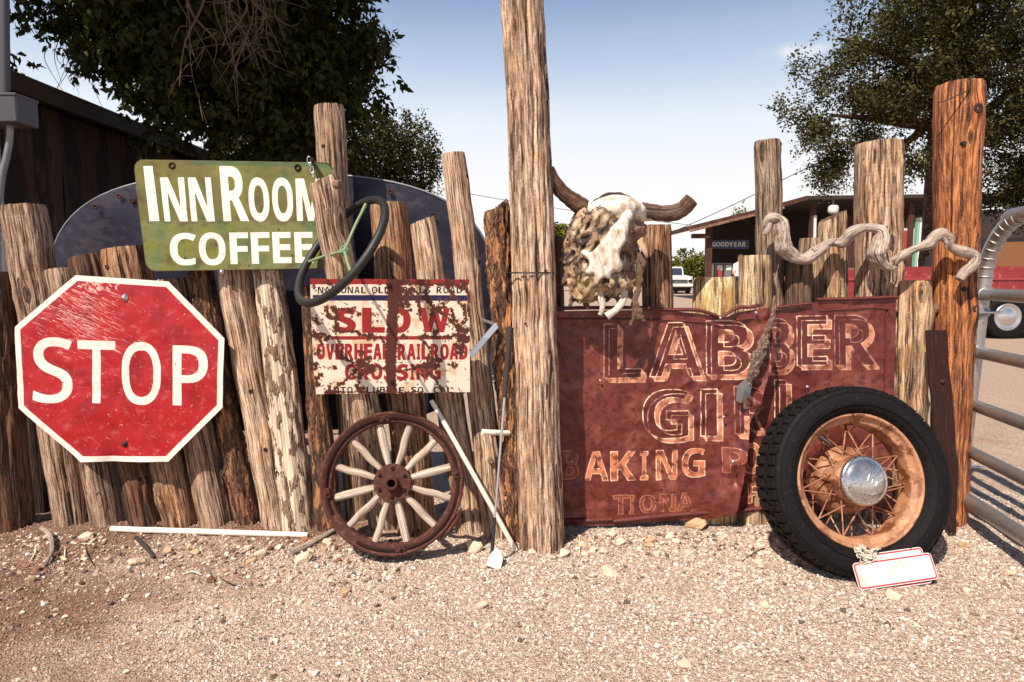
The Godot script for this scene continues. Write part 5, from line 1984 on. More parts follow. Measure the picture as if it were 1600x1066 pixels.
func skull() -> void:
	var c := P(945, 400, 0.07)
	var s := S(400, 0.07)
	var g := thing("cow_skull", "weathered horned cow skull with dried hide hung over the red sign", "skull", c * Vector3(1, 0, 1))
	var w := func(px: float, py: float, z: float) -> Vector3:
		return Vector3(px - 945.0, 400.0 - py, z) * s
	var hide_d := func(p: Vector3) -> float:
		var d := ell_d(p, w.call(948, 362, 0), Vector3(46, 32, 36) * s)
		d = smin(d, cap_d(p, w.call(916, 350, 8), w.call(912, 420, 12), 22 * s, 24 * s), 14 * s)
		d = smin(d, ell_d(p, w.call(917, 440, 8), Vector3(32, 31, 32) * s), 12 * s)
		d = smin(d, cap_d(p, w.call(986, 362, 0), w.call(972, 440, 0), 14 * s, 15 * s), 12 * s)
		d = smin(d, cap_d(p, w.call(950, 350, 10), w.call(942, 430, 12), 31 * s, 26 * s), 14 * s)
		d = smin(d, ell_d(p, w.call(962, 440, 14), Vector3(23, 20, 28) * s), 10 * s)
		var q := p / s
		d = smin(d, ell_d(p, w.call(992, 362, -6), Vector3(13, 22, 9) * s), 6 * s)
		d = smin(d, ell_d(p, w.call(893, 398, 4), Vector3(12, 30, 14) * s), 8 * s)
		var sx := q_skew(p / s)
		var n := 1.0 - absf(nz.get_noise_3d(sx.x * 0.020, sx.y * 0.012, sx.z * 0.018)) * 2.6
		var n2 := 1.0 - absf(nz.get_noise_3d(sx.x * 0.055 + 9.0, sx.y * 0.028, sx.z * 0.05)) * 2.2
		var n3 := nz.get_noise_3d(sx.x * 0.14, sx.y * 0.08 + 5.0, sx.z * 0.14)
		d -= (n * 9.0 + n2 * 4.5 + n3 * 1.6 - 7.0) * s
		# hollows: eye, nostril side, cheek
		d = maxf(d, -(p.distance_to(w.call(969, 411, 34)) - 14.0 * s))
		d = maxf(d, -cap_d(p, w.call(922, 408, 38), w.call(938, 396, 46), 6.0 * s, 4.0 * s))
		d = maxf(d, -cap_d(p, w.call(912, 448, 44), w.call(918, 440, 44), 8.0 * s, 6.0 * s))
		d = maxf(d, -cap_d(p, w.call(908, 374, 34), w.call(936, 366, 44), 5.0 * s, 3.0 * s))
		return d
	var hide_c := func(p: Vector3) -> Color:
		var q := p / s
		var sx := q_skew(q)
		var a := 0.5 + 1.1 * nz2.get_noise_3d(sx.x * 0.03 + 3.0, sx.y * 0.016, sx.z * 0.03)
		var b := 0.5 + 1.1 * nz2.get_noise_3d(sx.x * 0.07, sx.y * 0.035 + 7.0, sx.z * 0.07)
		var k := Color(0.19, 0.105, 0.06).lerp(Color(0.62, 0.43, 0.25), clampf(a, 0, 1))
		k = k.lerp(Color(0.045, 0.025, 0.02), smoothstep(0.54, 0.72, b))
		k = k.lerp(Color(0.68, 0.56, 0.42), smoothstep(0.38, 0.12, b) * 0.8)
		if q.x > 22.0: k = k.lerp(Color(0.30, 0.15, 0.12) * (0.5 + b), smoothstep(22.0, 42.0, q.x) * 0.75)
		if q.y < -28.0 and q.x < 0.0: k = k.lerp(Color(0.56, 0.40, 0.21) * (0.6 + 0.6 * a), 0.5)
		for h in [Vector3(25, -11, 38)]:  # eye hollow blackened, its shade put into the hide colour
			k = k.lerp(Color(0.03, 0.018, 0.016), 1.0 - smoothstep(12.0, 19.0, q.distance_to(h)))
		return k
	var hb := MB.new()
	nets(hide_d, hide_c, Vector3(-78, -92, -48) * s, Vector3(76, 96, 66) * s, 2.6 * s, hb)
	hb.xf = Transform3D()
	for i in hb.v.size(): hb.v[i] += c
	part(g, "dried_hide", hb, M.hide)
	var bone_d := func(p: Vector3) -> float:
		var d := cap_d(p, w.call(974, 340, 34), w.call(956, 375, 42), 8 * s, 14 * s)
		d = smin(d, cap_d(p, w.call(956, 375, 42), w.call(936, 406, 43), 15 * s, 18 * s), 5 * s)
		d = smin(d, cap_d(p, w.call(938, 402, 42), w.call(906, 397, 40), 11 * s, 4.5 * s), 8 * s)
		d = smin(d, cap_d(p, w.call(936, 410, 42), w.call(916, 424, 42), 12 * s, 5 * s), 8 * s)
		d = smin(d, cap_d(p, w.call(936, 412, 42), w.call(927, 440, 43), 12 * s, 4.5 * s), 6 * s)
		d = smin(d, cap_d(p, w.call(944, 408, 42), w.call(945, 432, 43), 13 * s, 4 * s), 6 * s)
		d = smin(d, cap_d(p, w.call(950, 400, 42), w.call(959, 417, 42), 11 * s, 8 * s), 5 * s)
		var q := p / s
		d -= (1.2 * nz2.get_noise_3d(q.x * 0.05, q.y * 0.04, q.z * 0.05) + 3.0 * nz2.get_noise_3d(q.x * 0.1 + q.y * 0.045, q.y * 0.02, 3.0)) * s
		d = maxf(d, p.z - 51.0 * s - 0.06 * (p.x + p.y))
		d = maxf(d, -cap_d(p, w.call(930, 416, 58), w.call(918, 438, 56), 3.0 * s, 4.0 * s))
		d = maxf(d, -cap_d(p, w.call(968, 345, 53), w.call(936, 424, 54), 1.7 * s, 1.9 * s))
		d = maxf(d, -cap_d(p, w.call(952, 392, 55), w.call(972, 384, 52), 1.4 * s, 1.4 * s))
		return d
	var bone_c := func(p: Vector3) -> Color:
		var q := p / s
		var str := smoothstep(0.12, 0.42, nz2.get_noise_3d(q.x * 0.16 + q.y * 0.05, q.y * 0.03, 8.0))
		return Color(0.68, 0.62, 0.54).lerp(Color(0.30, 0.20, 0.14), str * 0.75).lerp(Color(0.42, 0.31, 0.22), smoothstep(0.12, 0.4, nz2.get_noise_3d(q.x * 0.06 + 20.0, q.y * 0.04, q.z * 0.06)))
	var nose_c := func(p: Vector3) -> Color:
		var q := p / s
		var k: Color = bone_c.call(p)
		var e := smoothstep(3.0, 12.0, 44.0 - q.z + 8.0 * nz2.get_noise_3d(q.x * 0.08, q.y * 0.05, 1.0))
		return k.lerp(Color(0.26, 0.16, 0.10), e * 0.8)
	var bb := MB.new()
	nets(bone_d, nose_c, Vector3(-60, -60, 8) * s, Vector3(52, 76, 72) * s, 2.2 * s, bb)
	for i in bb.v.size(): bb.v[i] += c
	part(g, "nose_bone", bb, M.bone_vc)
	var fore_d := func(p: Vector3) -> float:
		var d := cap_d(p, w.call(925, 331, 4), w.call(995, 334, 2), 15 * s, 13 * s)
		d = smin(d, ell_d(p, w.call(960, 328, 8), Vector3(40, 21, 30) * s), 10 * s)
		d = smin(d, cap_d(p, w.call(990, 337, -2), w.call(1022, 337, -2), 10 * s, 9 * s), 6 * s)
		var q := p / s
		return d - 1.5 * nz2.get_noise_3d(q.x * 0.05, q.y * 0.05, q.z * 0.05) * s
	var fb := MB.new()
	nets(fore_d, bone_c, Vector3(-52, 40, -38) * s, Vector3(96, 104, 40) * s, 2.4 * s, fb)
	for i in fb.v.size(): fb.v[i] += c
	part(g, "forehead_bone", fb, M.bone_vc)
	var rs := RandomNumberGenerator.new()
	rs.seed = 17
	for q in [[897, 372, -20, 14], [890, 398, -18, 10], [886, 430, -12, 16], [896, 466, -8, 14], [915, 474, 4, 10], [938, 470, 6, 12], [962, 462, 6, 14], [984, 458, 10, 18], [1002, 380, 8, 22], [1003, 404, 4, 18], [920, 340, -10, 12], [985, 345, 10, 16], [955, 432, 3, 16], [935, 448, -6, 14], [905, 415, -12, 10], [978, 428, 6, 20], [950, 462, -4, 10], [915, 396, -10, 6], [908, 420, -8, 8], [946, 440, 4, 8], [972, 372, 8, 16], [930, 372, -14, 12], [966, 392, 8, 14]]:
		var a := P(q[0], q[1], 0.07 + rs.randf_range(0.0, 0.06) + (0.055 if q[0] > 906 and q[0] < 975 and q[1] < 445 else 0.0))
		var sb := MB.new()
		var e := a + Vector3(q[2] * s, -q[3] * s, rs.randf_range(0.0, 0.02))
		sb.tube(curve([a + Vector3(0, 0.02, -0.02), a, a.lerp(e, 0.6) + Vector3(0, 0, 0.008), e], 6), spread([0.012, 0.011, 0.009, 0.002], 19), 12, true, 3.0, nz2, 0.7, 40.0, 0.4)
		part(g, "hide_flap", sb, mat([lin(0.22, 0.13, 0.08), lin(0.36, 0.25, 0.15), lin(0.10, 0.055, 0.04)][rs.randi() % 3], 0.85))
	var crust := MB.new()
	var cp := curve([P(914, 338, 0.09), P(922, 325, 0.1), P(940, 309, 0.1), P(958, 303, 0.1), P(978, 308, 0.1), P(992, 319, 0.1)], 8)
	crust.tube(cp, spread([0.012, 0.015, 0.011, 0.008, 0.013, 0.006], cp.size()), 12, true, 3.0, nz2, 0.7, 40.0, 0.6)
	part(g, "hide_scrap", crust, mat(lin(0.055, 0.032, 0.026), 0.9))
	for side in 2:
		var mb := MB.new()
		var path := curve([P(922, 335, 0.07), P(905, 320, 0.085), P(882, 304, 0.1), P(866, 285, 0.115), P(857, 264, 0.13)] if side == 0 else [P(1002, 330, 0.06), P(1022, 332, 0.07), P(1043, 334, 0.085), P(1065, 328, 0.10), P(1081, 312, 0.12)], 9)
		mb.tube(path, spread([0.033, 0.032, 0.029, 0.026, 0.024, 0.022] if side == 0 else [0.033, 0.030, 0.0285, 0.030, 0.0285, 0.026], path.size()), 22, true, 3.0, nz2, 0.16, 26.0)
		part(g, "horn", mb, M.horn)
		var core := MB.new()
		core.tube(PackedVector3Array([path[0] + (path[0] - path[2]) * 1.6, path[3]]), PackedFloat32Array([0.024, 0.022]), 14, true, 1.0, nz2, 0.1, 30.0)
		part(g, "horn_core", core, M.bone)
	for q in [[[938, 452, 0.13], [939, 468, 0.14], [941, 480, 0.145], [938, 492, 0.14], 0.011, 0.009], [[976, 452, 0.13], [974, 468, 0.14], [964, 483, 0.15], [948, 495, 0.15], 0.013, 0.015]]:
		var mb := MB.new()
		var path := curve([P(q[0][0], q[0][1], q[0][2]), P(q[1][0], q[1][1], q[1][2]), P(q[2][0], q[2][1], q[2][2]), P(q[3][0], q[3][1], q[3][2])], 8)
		mb.tube(path, spread([q[4], q[4], q[4] * 0.9, q[5]], path.size()), 14, true, 1.0, nz2, 0.2, 30.0, 0.65)
		part(g, "jaw_bone", mb, M.bone)
	var st := MB.new()
	var sp := curve([P(998, 395, 0.10), P(1001, 420, 0.115), P(998, 450, 0.115), P(992, 470, 0.12), P(996, 490, 0.12), P(1008, 503, 0.115)], 9)
	st.tube(sp, spread([0.008, 0.012, 0.010, 0.012, 0.020, 0.005], sp.size()), 14, true, 3.0, nz2, 0.8, 36.0, 0.5)
	st.tube(curve([P(988, 478, 0.118), P(990, 495, 0.12), P(985, 508, 0.12)], 6), PackedFloat32Array([0.008, 0.006]), 8, true, 1.0, nz2, 0.6, 40.0)
	part(g, "hide_strip", st, mat(lin(0.26, 0.155, 0.10), 0.85, 0.0, M.hide.albedo_texture, M.hide.heightmap_texture, 0.6))

# hide folds run down and outwards
func q_skew(q: Vector3) -> Vector3:
	return Vector3(q.x + 0.35 * q.y * signf(q.x) + 6.0 * nz.get_noise_2d(q.y * 0.05, q.x * 0.02), q.y - 0.2 * absf(q.x), q.z)

func driftwood() -> void:
	var o := thing("driftwood", "twisted silvery driftwood branch hung across the right-hand posts", "driftwood", P(1370, 380, 0.05) * Vector3(1, 0, 1))
	# nailed to the tall posts, so it runs just before their faces
	var a := MB.new()
	var path := curve([P(1196, 356, -0.08), P(1206, 341, -0.06), P(1221, 345, -0.05), P(1222, 366, -0.05), P(1222, 384, -0.05), P(1236, 399, -0.05), P(1256, 406, -0.055), P(1278, 394, -0.06), P(1296, 380, -0.07), P(1316, 378, -0.05), P(1334, 362, -0.02), P(1352, 356, -0.01), P(1372, 360, -0.01), P(1373, 378, -0.01), P(1368, 396, -0.01), P(1376, 410, -0.01), P(1392, 420, -0.01), P(1404, 414, 0.0)], 9)
	a.tube(path, spread([0.017, 0.027, 0.023, 0.034, 0.039, 0.031, 0.024, 0.028, 0.021, 0.029, 0.023, 0.019, 0.028, 0.037, 0.040, 0.029, 0.015, 0.008], path.size()), 26, true, 1.6, nz2, 0.6, 9.0, 0.78)
	part(o, "stem", a, M.drift)
	var b := MB.new()
	var p2 := curve([P(1400, 412, 0.005), P(1412, 398, 0.015), P(1432, 388, 0.02), P(1452, 382, 0.03), P(1468, 368, 0.035), P(1482, 372, 0.035), P(1486, 384, 0.035), P(1504, 393, 0.035), P(1522, 400, 0.04), P(1520, 414, 0.045), P(1508, 426, 0.045), P(1499, 437, 0.045)], 9)
	b.tube(p2, spread([0.008, 0.021, 0.018, 0.026, 0.030, 0.025, 0.015, 0.022, 0.026, 0.023, 0.021, 0.018], p2.size()), 26, true, 1.6, nz2, 0.6, 9.0, 0.78)
	part(o, "stem", b, M.drift)
	for q in [[[1215, 350, -0.03], [1222, 372, -0.02], [1216, 392, -0.03], 0.012], [[1205, 345, -0.05], [1198, 362, -0.05], [1192, 366, -0.055], 0.011], [[1392, 408, 0.0], [1402, 402, 0.01], [1410, 404, 0.012], 0.009], [[1270, 392, -0.04], [1290, 384, -0.045], [1308, 374, -0.05], 0.010], [[1474, 372, 0.05], [1480, 380, 0.055], [1478, 388, 0.05], 0.008]]:
		var k := MB.new()
		var pp := curve([P(q[0][0], q[0][1], q[0][2]), P(q[1][0], q[1][1], q[1][2]), P(q[2][0], q[2][1], q[2][2])], 6)
		k.tube(pp, spread([q[3], q[3], q[3] * 0.6], pp.size()), 12, true, 2.0, nz2, 0.5, 26.0)
		part(o, "knurl", k, M.drift)
# ---------------------------------------------------------------- gate
func gate() -> void:
	var ft := P(1494, 780, -0.12)
	var dirv := Vector3(-0.152, 0, 0.988).normalized()   # along the gate, towards the camera
	var g := thing("farm_gate", "galvanized tube farm gate standing open at the right edge", "gate", ft * Vector3(1, 0, 1))
	var lean := 0.055
	var pole := func(y: float) -> Vector3: return Vector3(ft.x + lean * y, y, ft.z)
	var r := 0.029
	var path := [pole.call(0.17)]
	for y in [0.3, 0.5, 0.7, 0.9]: path.append(pole.call(y))
	var cy := 0.98
	var rad := 0.24
	for i in 9:
		var a := PI / 2 * i / 8.0
		path.append(pole.call(cy + rad * sin(a)) + dirv * rad * (1.0 - cos(a)))
	path.append(pole.call(cy + rad) + dirv * 1.6)
	var foot := []
	for i in 5:
		var a := PI / 2 * i / 4.0
		foot.append(pole.call(0.17 - 0.06 * sin(a)) + dirv * 0.06 * (1.0 - cos(a)))
	foot.reverse()
	foot.pop_back()
	foot.insert(0, pole.call(0.11) + dirv * 1.6)
	var mb := MB.new()
	var pth := curve(foot + path, 5)
	mb.tube(pth, PackedFloat32Array([r]), 18, true, 3.0)
	part(g, "frame_tube", mb, M.galv)
	for y in [0.30, 0.485, 0.695, 0.925]:
		var rb := MB.new()
		var p0: Vector3 = pole.call(y) + dirv * 0.012
		rb.tube(PackedVector3Array([p0, p0 + dirv * 0.8, p0 + dirv * 1.6]), PackedFloat32Array([0.0235]), 16, true, 3.0)
		part(g, "rail", rb, M.galv)
		var wb := MB.new()
		var ring := PackedVector3Array()
		var up := Vector3.UP
		for i in 19:
			var a := TAU * i / 18.0
			ring.append(p0 + dirv * 0.014 + (up * cos(a) + up.cross(dirv) * sin(a)) * 0.0245)
		wb.tube(ring, PackedFloat32Array([0.0035]), 6, false)
		part(g, "weld", wb, M.galv)
	for i in 9:   # creases where the tube was bent
		var a := PI / 2 * (i + 0.4) / 9.5
		var cc: Vector3 = pole.call(cy + rad * sin(a)) + dirv * rad * (1.0 - cos(a))
		var tg: Vector3 = (Vector3.UP * cos(a) + dirv * sin(a)).normalized()
		var nn: Vector3 = (dirv * cos(a) - Vector3.UP * sin(a)).normalized()
		var sd := tg.cross(nn)
		var ring := PackedVector3Array()
		for k in 13:
			var b := -1.6 + 3.2 * k / 12.0
			ring.append(cc + (nn * cos(b) + sd * sin(b)) * (r + 0.0005))
		var cb := MB.new()
		cb.tube(ring, spread([0.0008, 0.0035, 0.004, 0.0035, 0.0008], 13), 6, false)
		part(g, "bend_crease", cb, M.galv)
	for q in [0.855, 0.235]:
		var cb := MB.new()
		cb.xf = Transform3D(Basis(Vector3.RIGHT, -PI / 2), pole.call(q))
		cb.lathe(PackedVector2Array([V2(0.029, -0.016), V2(0.034, -0.016), V2(0.034, 0.016), V2(0.029, 0.016)]), 20, true)
		part(g, "clamp", cb, M.dull_steel)
		var bb := MB.new()
		var p0: Vector3 = pole.call(q) + Vector3(0.0, 0, 0.038)
		bb.tube(PackedVector3Array([p0 + Vector3(-0.05, 0, 0), p0 + Vector3(0.06, 0, 0.01)]), PackedFloat32Array([0.005]), 8)
		part(g, "clamp_bolt", bb, M.steel)

# ---------------------------------------------------------------- things behind the fence
func buildings() -> void:
	# big curved sheet behind the left logs
	var sp := plane_of(P(420, 270, -0.2), P(700, 270, -0.2), P(420, 640, -0.2))
	var oc := PackedVector2Array()
	var c := on(sp, 420, 476)
	var rx := on(sp, 773, 476).x - c.x
	var ry := on(sp, 420, 270).y - c.y
	for i in 72:
		var a := TAU * i / 72.0
		oc.append(c + V2(rx * signf(cos(a)) * pow(absf(cos(a)), 0.68), ry * signf(sin(a)) * pow(absf(sin(a)), 0.68)))
	var bl := blotch(161, 512, 0.01, Color(0.19, 0.18, 0.27), Color(0.27, 0.26, 0.36), Color(0.33, 0.31, 0.36), 0.68, 0.05)
	var g := thing("curved_panel", "large rounded dark blue sheet standing behind the left half of the fence", "panel", back(sp, c) * Vector3(1, 0, 1))
	var mb := MB.new()
	plate(mb, sp, oc, 16, bounds(oc), func(q: Vector2) -> float: return 0.012 * nz.get_noise_2d(q.x * 2.0, q.y * 2.0) - 0.05 * (q - c).length_squared())
	part(g, "sheet", mb, mat(Color(0.66, 0.64, 0.66), 0.38, 0.1, bl[0], bl[1], 0.08))
	var lip := PackedVector3Array()
	for i in 37:
		var q := oc[i]
		lip.append(back(sp, q, -0.05 * (q - c).length_squared() - 0.002))
	var lb := MB.new()
	lb.tube(lip, PackedFloat32Array([0.005]), 6)
	part(g, "edge_bead", lb, M.dull_steel)
	for q in [[150, 323], [187, 307], [610, 300], [676, 336], [207, 314]]:
		var hb := MB.new()
		hb.xf = Transform3D(Basis(), P(q[0], q[1], -0.215) + Vector3(0, 0, 0.004))
		hb.lathe(PackedVector2Array([V2(0.011, 0.0), V2(0.009, 0.004), V2(0.006, 0.0045), V2(0.0055, 0.001), V2(0.0001, 0.001)]), 14)
		part(g, "bullet_hole", hb, M.rust)
	shed()
	mast()
	garage()

func shed() -> void:
	var x := -4.0
	var z0 := -0.8
	var z1 := -9.0
	var g := thing("shed", "dark old shed with streaked metal walls behind the far left of the fence", "shed", Vector3(x, 0, z0))
	var rng := RandomNumberGenerator.new()
	rng.seed = 8
	var sheet := blotch(171, 512, 0.01, Color(0.23, 0.16, 0.14), Color(0.40, 0.30, 0.26), Color(0.12, 0.07, 0.065), 0.52, 0.12)
	var ms := []
	for i in 3:
		ms.append(mat(Color(1, 1, 1) * [1.0, 0.8, 0.65][i], 0.8, 0.1, sheet[0], sheet[1], 0.3))
		(ms[i] as StandardMaterial3D).uv1_scale = Vector3(0.5, 0.12, 1)
	for row in 2:
		for k in 12:
			var za := z0 - k * 0.7 + 0.02
			var zb := za - 0.74
			var mb := MB.new()
			var pos := PackedVector3Array()
			var uvs := PackedVector2Array()
			var ya := [0.0, 1.35][row] as float
			var yb := [1.4, 2.42][row] as float
			for j in 4:
				for i in 33:
					var f := i / 32.0
					pos.append(Vector3(x + 0.012 * sin(f * TAU * 8.0) + 0.006 * row + 0.003 * (k % 2) + 0.02 * nz.get_noise_2d(k * 7.0 + f, j), lerpf(ya, yb, j / 3.0), lerpf(za, zb, f)))
					uvs.append(Vector2(f + k * 0.37, j / 3.0 + row * 0.31))
			mb.grid(pos, 33, 4, uvs)
			part(g, "wall_sheet", mb, ms[rng.randi() % 3])
	var body := MB.new()
	body.box(Vector3(4.0, 2.38, z0 - z1 - 0.1), Vector3(x - 2.04, 1.19, (z0 + z1) / 2.0))
	part(g, "wall", body, ms[2])
	var roof := MB.new()
	roof.box(Vector3(4.5, 0.07, z0 - z1 + 0.4), Vector3(x - 2.0, 2.5, (z0 + z1) / 2.0), Basis(Vector3.BACK, 0.0))
	part(g, "roof", roof, ms[2])
	var fa := MB.new()
	fa.box(Vector3(0.03, 0.14, z0 - z1 + 0.42), Vector3(x + 0.265, 2.45, (z0 + z1) / 2.0))
	part(g, "fascia", fa, mat(lin(0.03, 0.022, 0.02), 0.8))

func mast() -> void:
	var z := -0.25
	var g := thing("electric_mast", "grey conduit mast with meter box and flexible pipe at the left edge", "electric box", P(-6, 850, z) * Vector3(1, 0, 1))
	var gm := mat(lin(0.06, 0.058, 0.072), 0.5, 0.2)
	var a := MB.new()
	a.tube(PackedVector3Array([P(8, 150, z), P(7, 60, z), P(5, -260, z)]), PackedFloat32Array([0.018]), 14)
	part(g, "conduit", a, gm)
	var pb := MB.new()
	pb.tube(PackedVector3Array([Vector3(P(-22, 170, z - 0.1).x, -0.1, z - 0.09), Vector3(P(-22, 170, z - 0.1).x, 2.2, z - 0.09)]), PackedFloat32Array([0.045]), 14)
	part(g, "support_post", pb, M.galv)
	var b := MB.new()
	var p0 := P(-4, 147, z + 0.05)
	var p1 := P(31, 192, z + 0.05)
	b.box(Vector3(p1.x - p0.x + 0.1, p0.y - p1.y, 0.13), Vector3((p0.x + p1.x) / 2.0 - 0.05, (p0.y + p1.y) / 2.0, z), Basis(), 0.005)
	part(g, "meter_box", b, gm)
	var cb := MB.new()
	cb.box(Vector3(p1.x - p0.x + 0.106, 0.012, 0.138), Vector3((p0.x + p1.x) / 2.0 - 0.05, p0.y - 0.004, z), Basis(), 0.003)
	part(g, "box_lid", cb, gm)
	var path := curve([P(15, 190, z), P(15, 215, z), P(10, 245, z), P(4, 270, z), P(0, 300, z), P(-4, 360, z), P(-6, 560, z)], 24)
	var rad := PackedFloat32Array()
	for i in path.size(): rad.append(0.0125 + 0.0022 * (1.0 if i % 2 == 0 else -1.0))
	var f := MB.new()
	f.tube(path, rad, 12)
	part(g, "flexible_pipe", f, M.dull_steel)

func garage() -> void:
	var z := -23.5
	var g := thing("garage", "dark open-fronted service garage with sloping roof in the background", "garage", P(1250, 470, z) * Vector3(1, 0, 1))
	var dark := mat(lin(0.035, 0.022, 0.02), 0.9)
	var wood2 := timber("brown", Color(0.5, 0.36, 0.32))
	var q := func(px: float, py: float, dz := 0.0) -> Vector3: return P(px, py, z + dz)
	# roof slabs: left lean-to, then the long eave
	var slab := func(name: String, a: Vector3, b: Vector3, deep: float, th: float, m: Material) -> void:
		var mb := MB.new()
		var d := (b - a).normalized()
		mb.box(Vector3(a.distance_to(b), th, deep), (a + b) / 2.0 + Vector3(0, 0, -deep / 2.0), Basis(d, Vector3.BACK.cross(d), Vector3.BACK), 0.01)
		part(g, name, mb, m)
	slab.call("roof", q.call(1076, 357, 0.8), q.call(1226, 320, 0.8), 7.0, 0.16, wood2)
	slab.call("roof", q.call(1224, 320, 0.82), q.call(1262, 309, 0.82), 7.0, 0.16, wood2)
	slab.call("roof", q.call(1260, 309, 0.8), q.call(1620, 304, 0.8), 7.0, 0.14, dark)
	slab.call("fascia", q.call(1078, 361, 0.84), q.call(1226, 324, 0.84), 0.05, 0.1, timber("grey", Color(0.75, 0.65, 0.6)))
	var bk := MB.new()
	var wl0: float = q.call(1101, 400, -5.6).x
	var wl1: float = q.call(1240, 400, -5.6).x
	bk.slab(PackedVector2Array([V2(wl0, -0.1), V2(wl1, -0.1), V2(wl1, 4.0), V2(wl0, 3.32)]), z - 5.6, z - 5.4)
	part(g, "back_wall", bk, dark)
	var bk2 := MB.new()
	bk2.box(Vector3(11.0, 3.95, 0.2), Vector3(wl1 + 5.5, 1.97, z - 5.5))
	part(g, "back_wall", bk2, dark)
	for px in [1104, 1262, 1330, 1412]:
		var pb := MB.new()
		pb.box(Vector3(0.2, 2.9 if px < 1200 else 3.7, 0.2), Vector3(q.call(px, 400).x, 1.4 if px < 1200 else 1.8, z + 0.3))
		part(g, "roof_post", pb, wood2)
	var bm := MB.new()
	bm.box(Vector3(0.6, 0.16, 0.3), q.call(1094, 369, 0.5))
	part(g, "beam_end", bm, wood2)
	# clapboard front right of the opening
	for i in 14:
		var cb := MB.new()
		cb.box(Vector3(4.4, 0.16, 0.06), Vector3(q.call(1395, 400).x, 1.15 + i * 0.155, z + 0.05), Basis(Vector3.RIGHT, 0.12), 0.006)
		part(g, "clapboard", cb, mat(lin(0.075, 0.028, 0.026), 0.8))
	var sg := thing("tire_banner", "faded blue banner with pale lettering inside the garage", "banner", q.call(1130, 430, -1.0) * Vector3(1, 0, 1))
	var bb := MB.new()
	var c0: Vector3 = q.call(1107, 375, -1.0)
	var c1: Vector3 = q.call(1170, 389, -1.0)
	bb.box(Vector3(c1.x - c0.x, c0.y - c1.y, 0.04), (c0 + c1) / 2.0, Basis(), 0.004)
	part(sg, "board", bb, mat(lin(0.05, 0.07, 0.13), 0.7))
	var x := 1113.0
	var f := SystemFont.new()
	f.font_names = PackedStringArray(["Droid Sans"])
	f.font_weight = 700
	f.font_italic = true
	for ch in "GOODYEAR":
		var tm := TextMesh.new()
		tm.text = ch
		tm.font = f
		tm.font_size = 32
		tm.pixel_size = 0.0078
		tm.depth = 0.02
		var o := piece(sg, "letter", tm, mat(lin(0.62, 0.60, 0.60), 0.7))
		o.position = q.call(x + 3.0, 382, -0.96) - sg.position
		x += 6.6
	for i in 3:
		var pu := thing("fuel_pump", ["old white fuel pump inside the garage, left of two more", "white and red fuel pump, middle of three in the garage", "dark fuel pump with a pale face, right one in the garage"][i], "fuel pump", q.call(1109 + i * 14, 470, -0.4) * Vector3(1, 0, 1))
		var b0: Vector3 = q.call(1109 + i * 14, 421, -0.4)
		var body := MB.new()
		body.box(Vector3(0.25, b0.y + 0.2, 0.25), Vector3(b0.x, (b0.y + 0.2) / 2.0, b0.z), Basis(), 0.03)
		part(pu, "body", body, [M.white, mat(lin(0.35, 0.05, 0.04), 0.5), M.dull_steel][i])
		var fc := MB.new()
		fc.box(Vector3(0.21, 0.19, 0.02), Vector3(b0.x, b0.y + 0.06, b0.z + 0.13), Basis(), 0.006)
		part(pu, "face", fc, M.white)
		var tp := MB.new()
		tp.box(Vector3(0.27, 0.05, 0.27), Vector3(b0.x, b0.y + 0.22, b0.z), Basis(), 0.015)
		part(pu, "top", tp, M.dull_steel)
	# signs and posts on the front
	var fs := thing("framed_sign", "red board in a white frame on the garage front", "sign", q.call(1415, 470, 0.3) * Vector3(1, 0, 1))
	var f0: Vector3 = q.call(1392, 357, 0.3)
	var f1: Vector3 = q.call(1428, 400, 0.3)
	var fb := MB.new()
	fb.box(Vector3(f1.x - f0.x, f0.y - f1.y, 0.05), (f0 + f1) / 2.0, Basis(), 0.006)
	part(fs, "frame", fb, M.white)
	var fr := MB.new()
	fr.box(Vector3(f1.x - f0.x - 0.16, f0.y - f1.y - 0.16, 0.03), (f0 + f1) / 2.0 + Vector3(0, 0, 0.03), Basis(), 0.004)
	part(fs, "board", fr, mat(lin(0.36, 0.04, 0.035), 0.6))
	var gp := thing("painted_post", "white and pale green post before the garage", "post", q.call(1436, 470, 1.5) * Vector3(1, 0, 1))
	var g0: Vector3 = q.call(1440, 345, 1.5)
	var gb := MB.new()
	gb.box(Vector3(0.26, g0.y, 0.26), Vector3(g0.x, g0.y / 2.0, g0.z), Basis(Vector3.BACK, -0.02), 0.02)
	part(gp, "post_shaft", gb, M.white)
	var gs := MB.new()
	gs.box(Vector3(0.07, g0.y - 0.1, 0.2), Vector3(g0.x - 0.165, g0.y / 2.0, g0.z), Basis(Vector3.BACK, -0.02), 0.01)
	part(gp, "green_stripe", gs, mat(lin(0.2, 0.42, 0.3), 0.5))
	var gt := MB.new()
	gt.box(Vector3(0.28, 0.16, 0.28), Vector3(g0.x, g0.y + 0.02, g0.z), Basis(), 0.02)
	part(gp, "post_cap", gt, mat(lin(0.16, 0.2, 0.13), 0.6))
	var wl := thing("wall_lamp", "white rounded lamp under the garage eave", "lamp", q.call(1303, 335, 0.5) * Vector3(1, 0, 1))
	var wm := MB.new()
	wm.xf = Transform3D(Basis(Vector3.RIGHT, -PI / 2), q.call(1302, 328, 0.6))
	wm.lathe(PackedVector2Array([V2(0.1, -0.14), V2(0.15, -0.12), V2(0.19, -0.06), V2(0.19, 0.10), V2(0.15, 0.16), V2(0.0001, 0.18)]), 18)
	part(wl, "shade", wm, M.white)
	var wa := MB.new()
	wa.tube(PackedVector3Array([q.call(1302, 322, 0.6), q.call(1302, 312, 0.6)]), PackedFloat32Array([0.04]), 8)
	part(wl, "arm", wa, M.dull_steel)
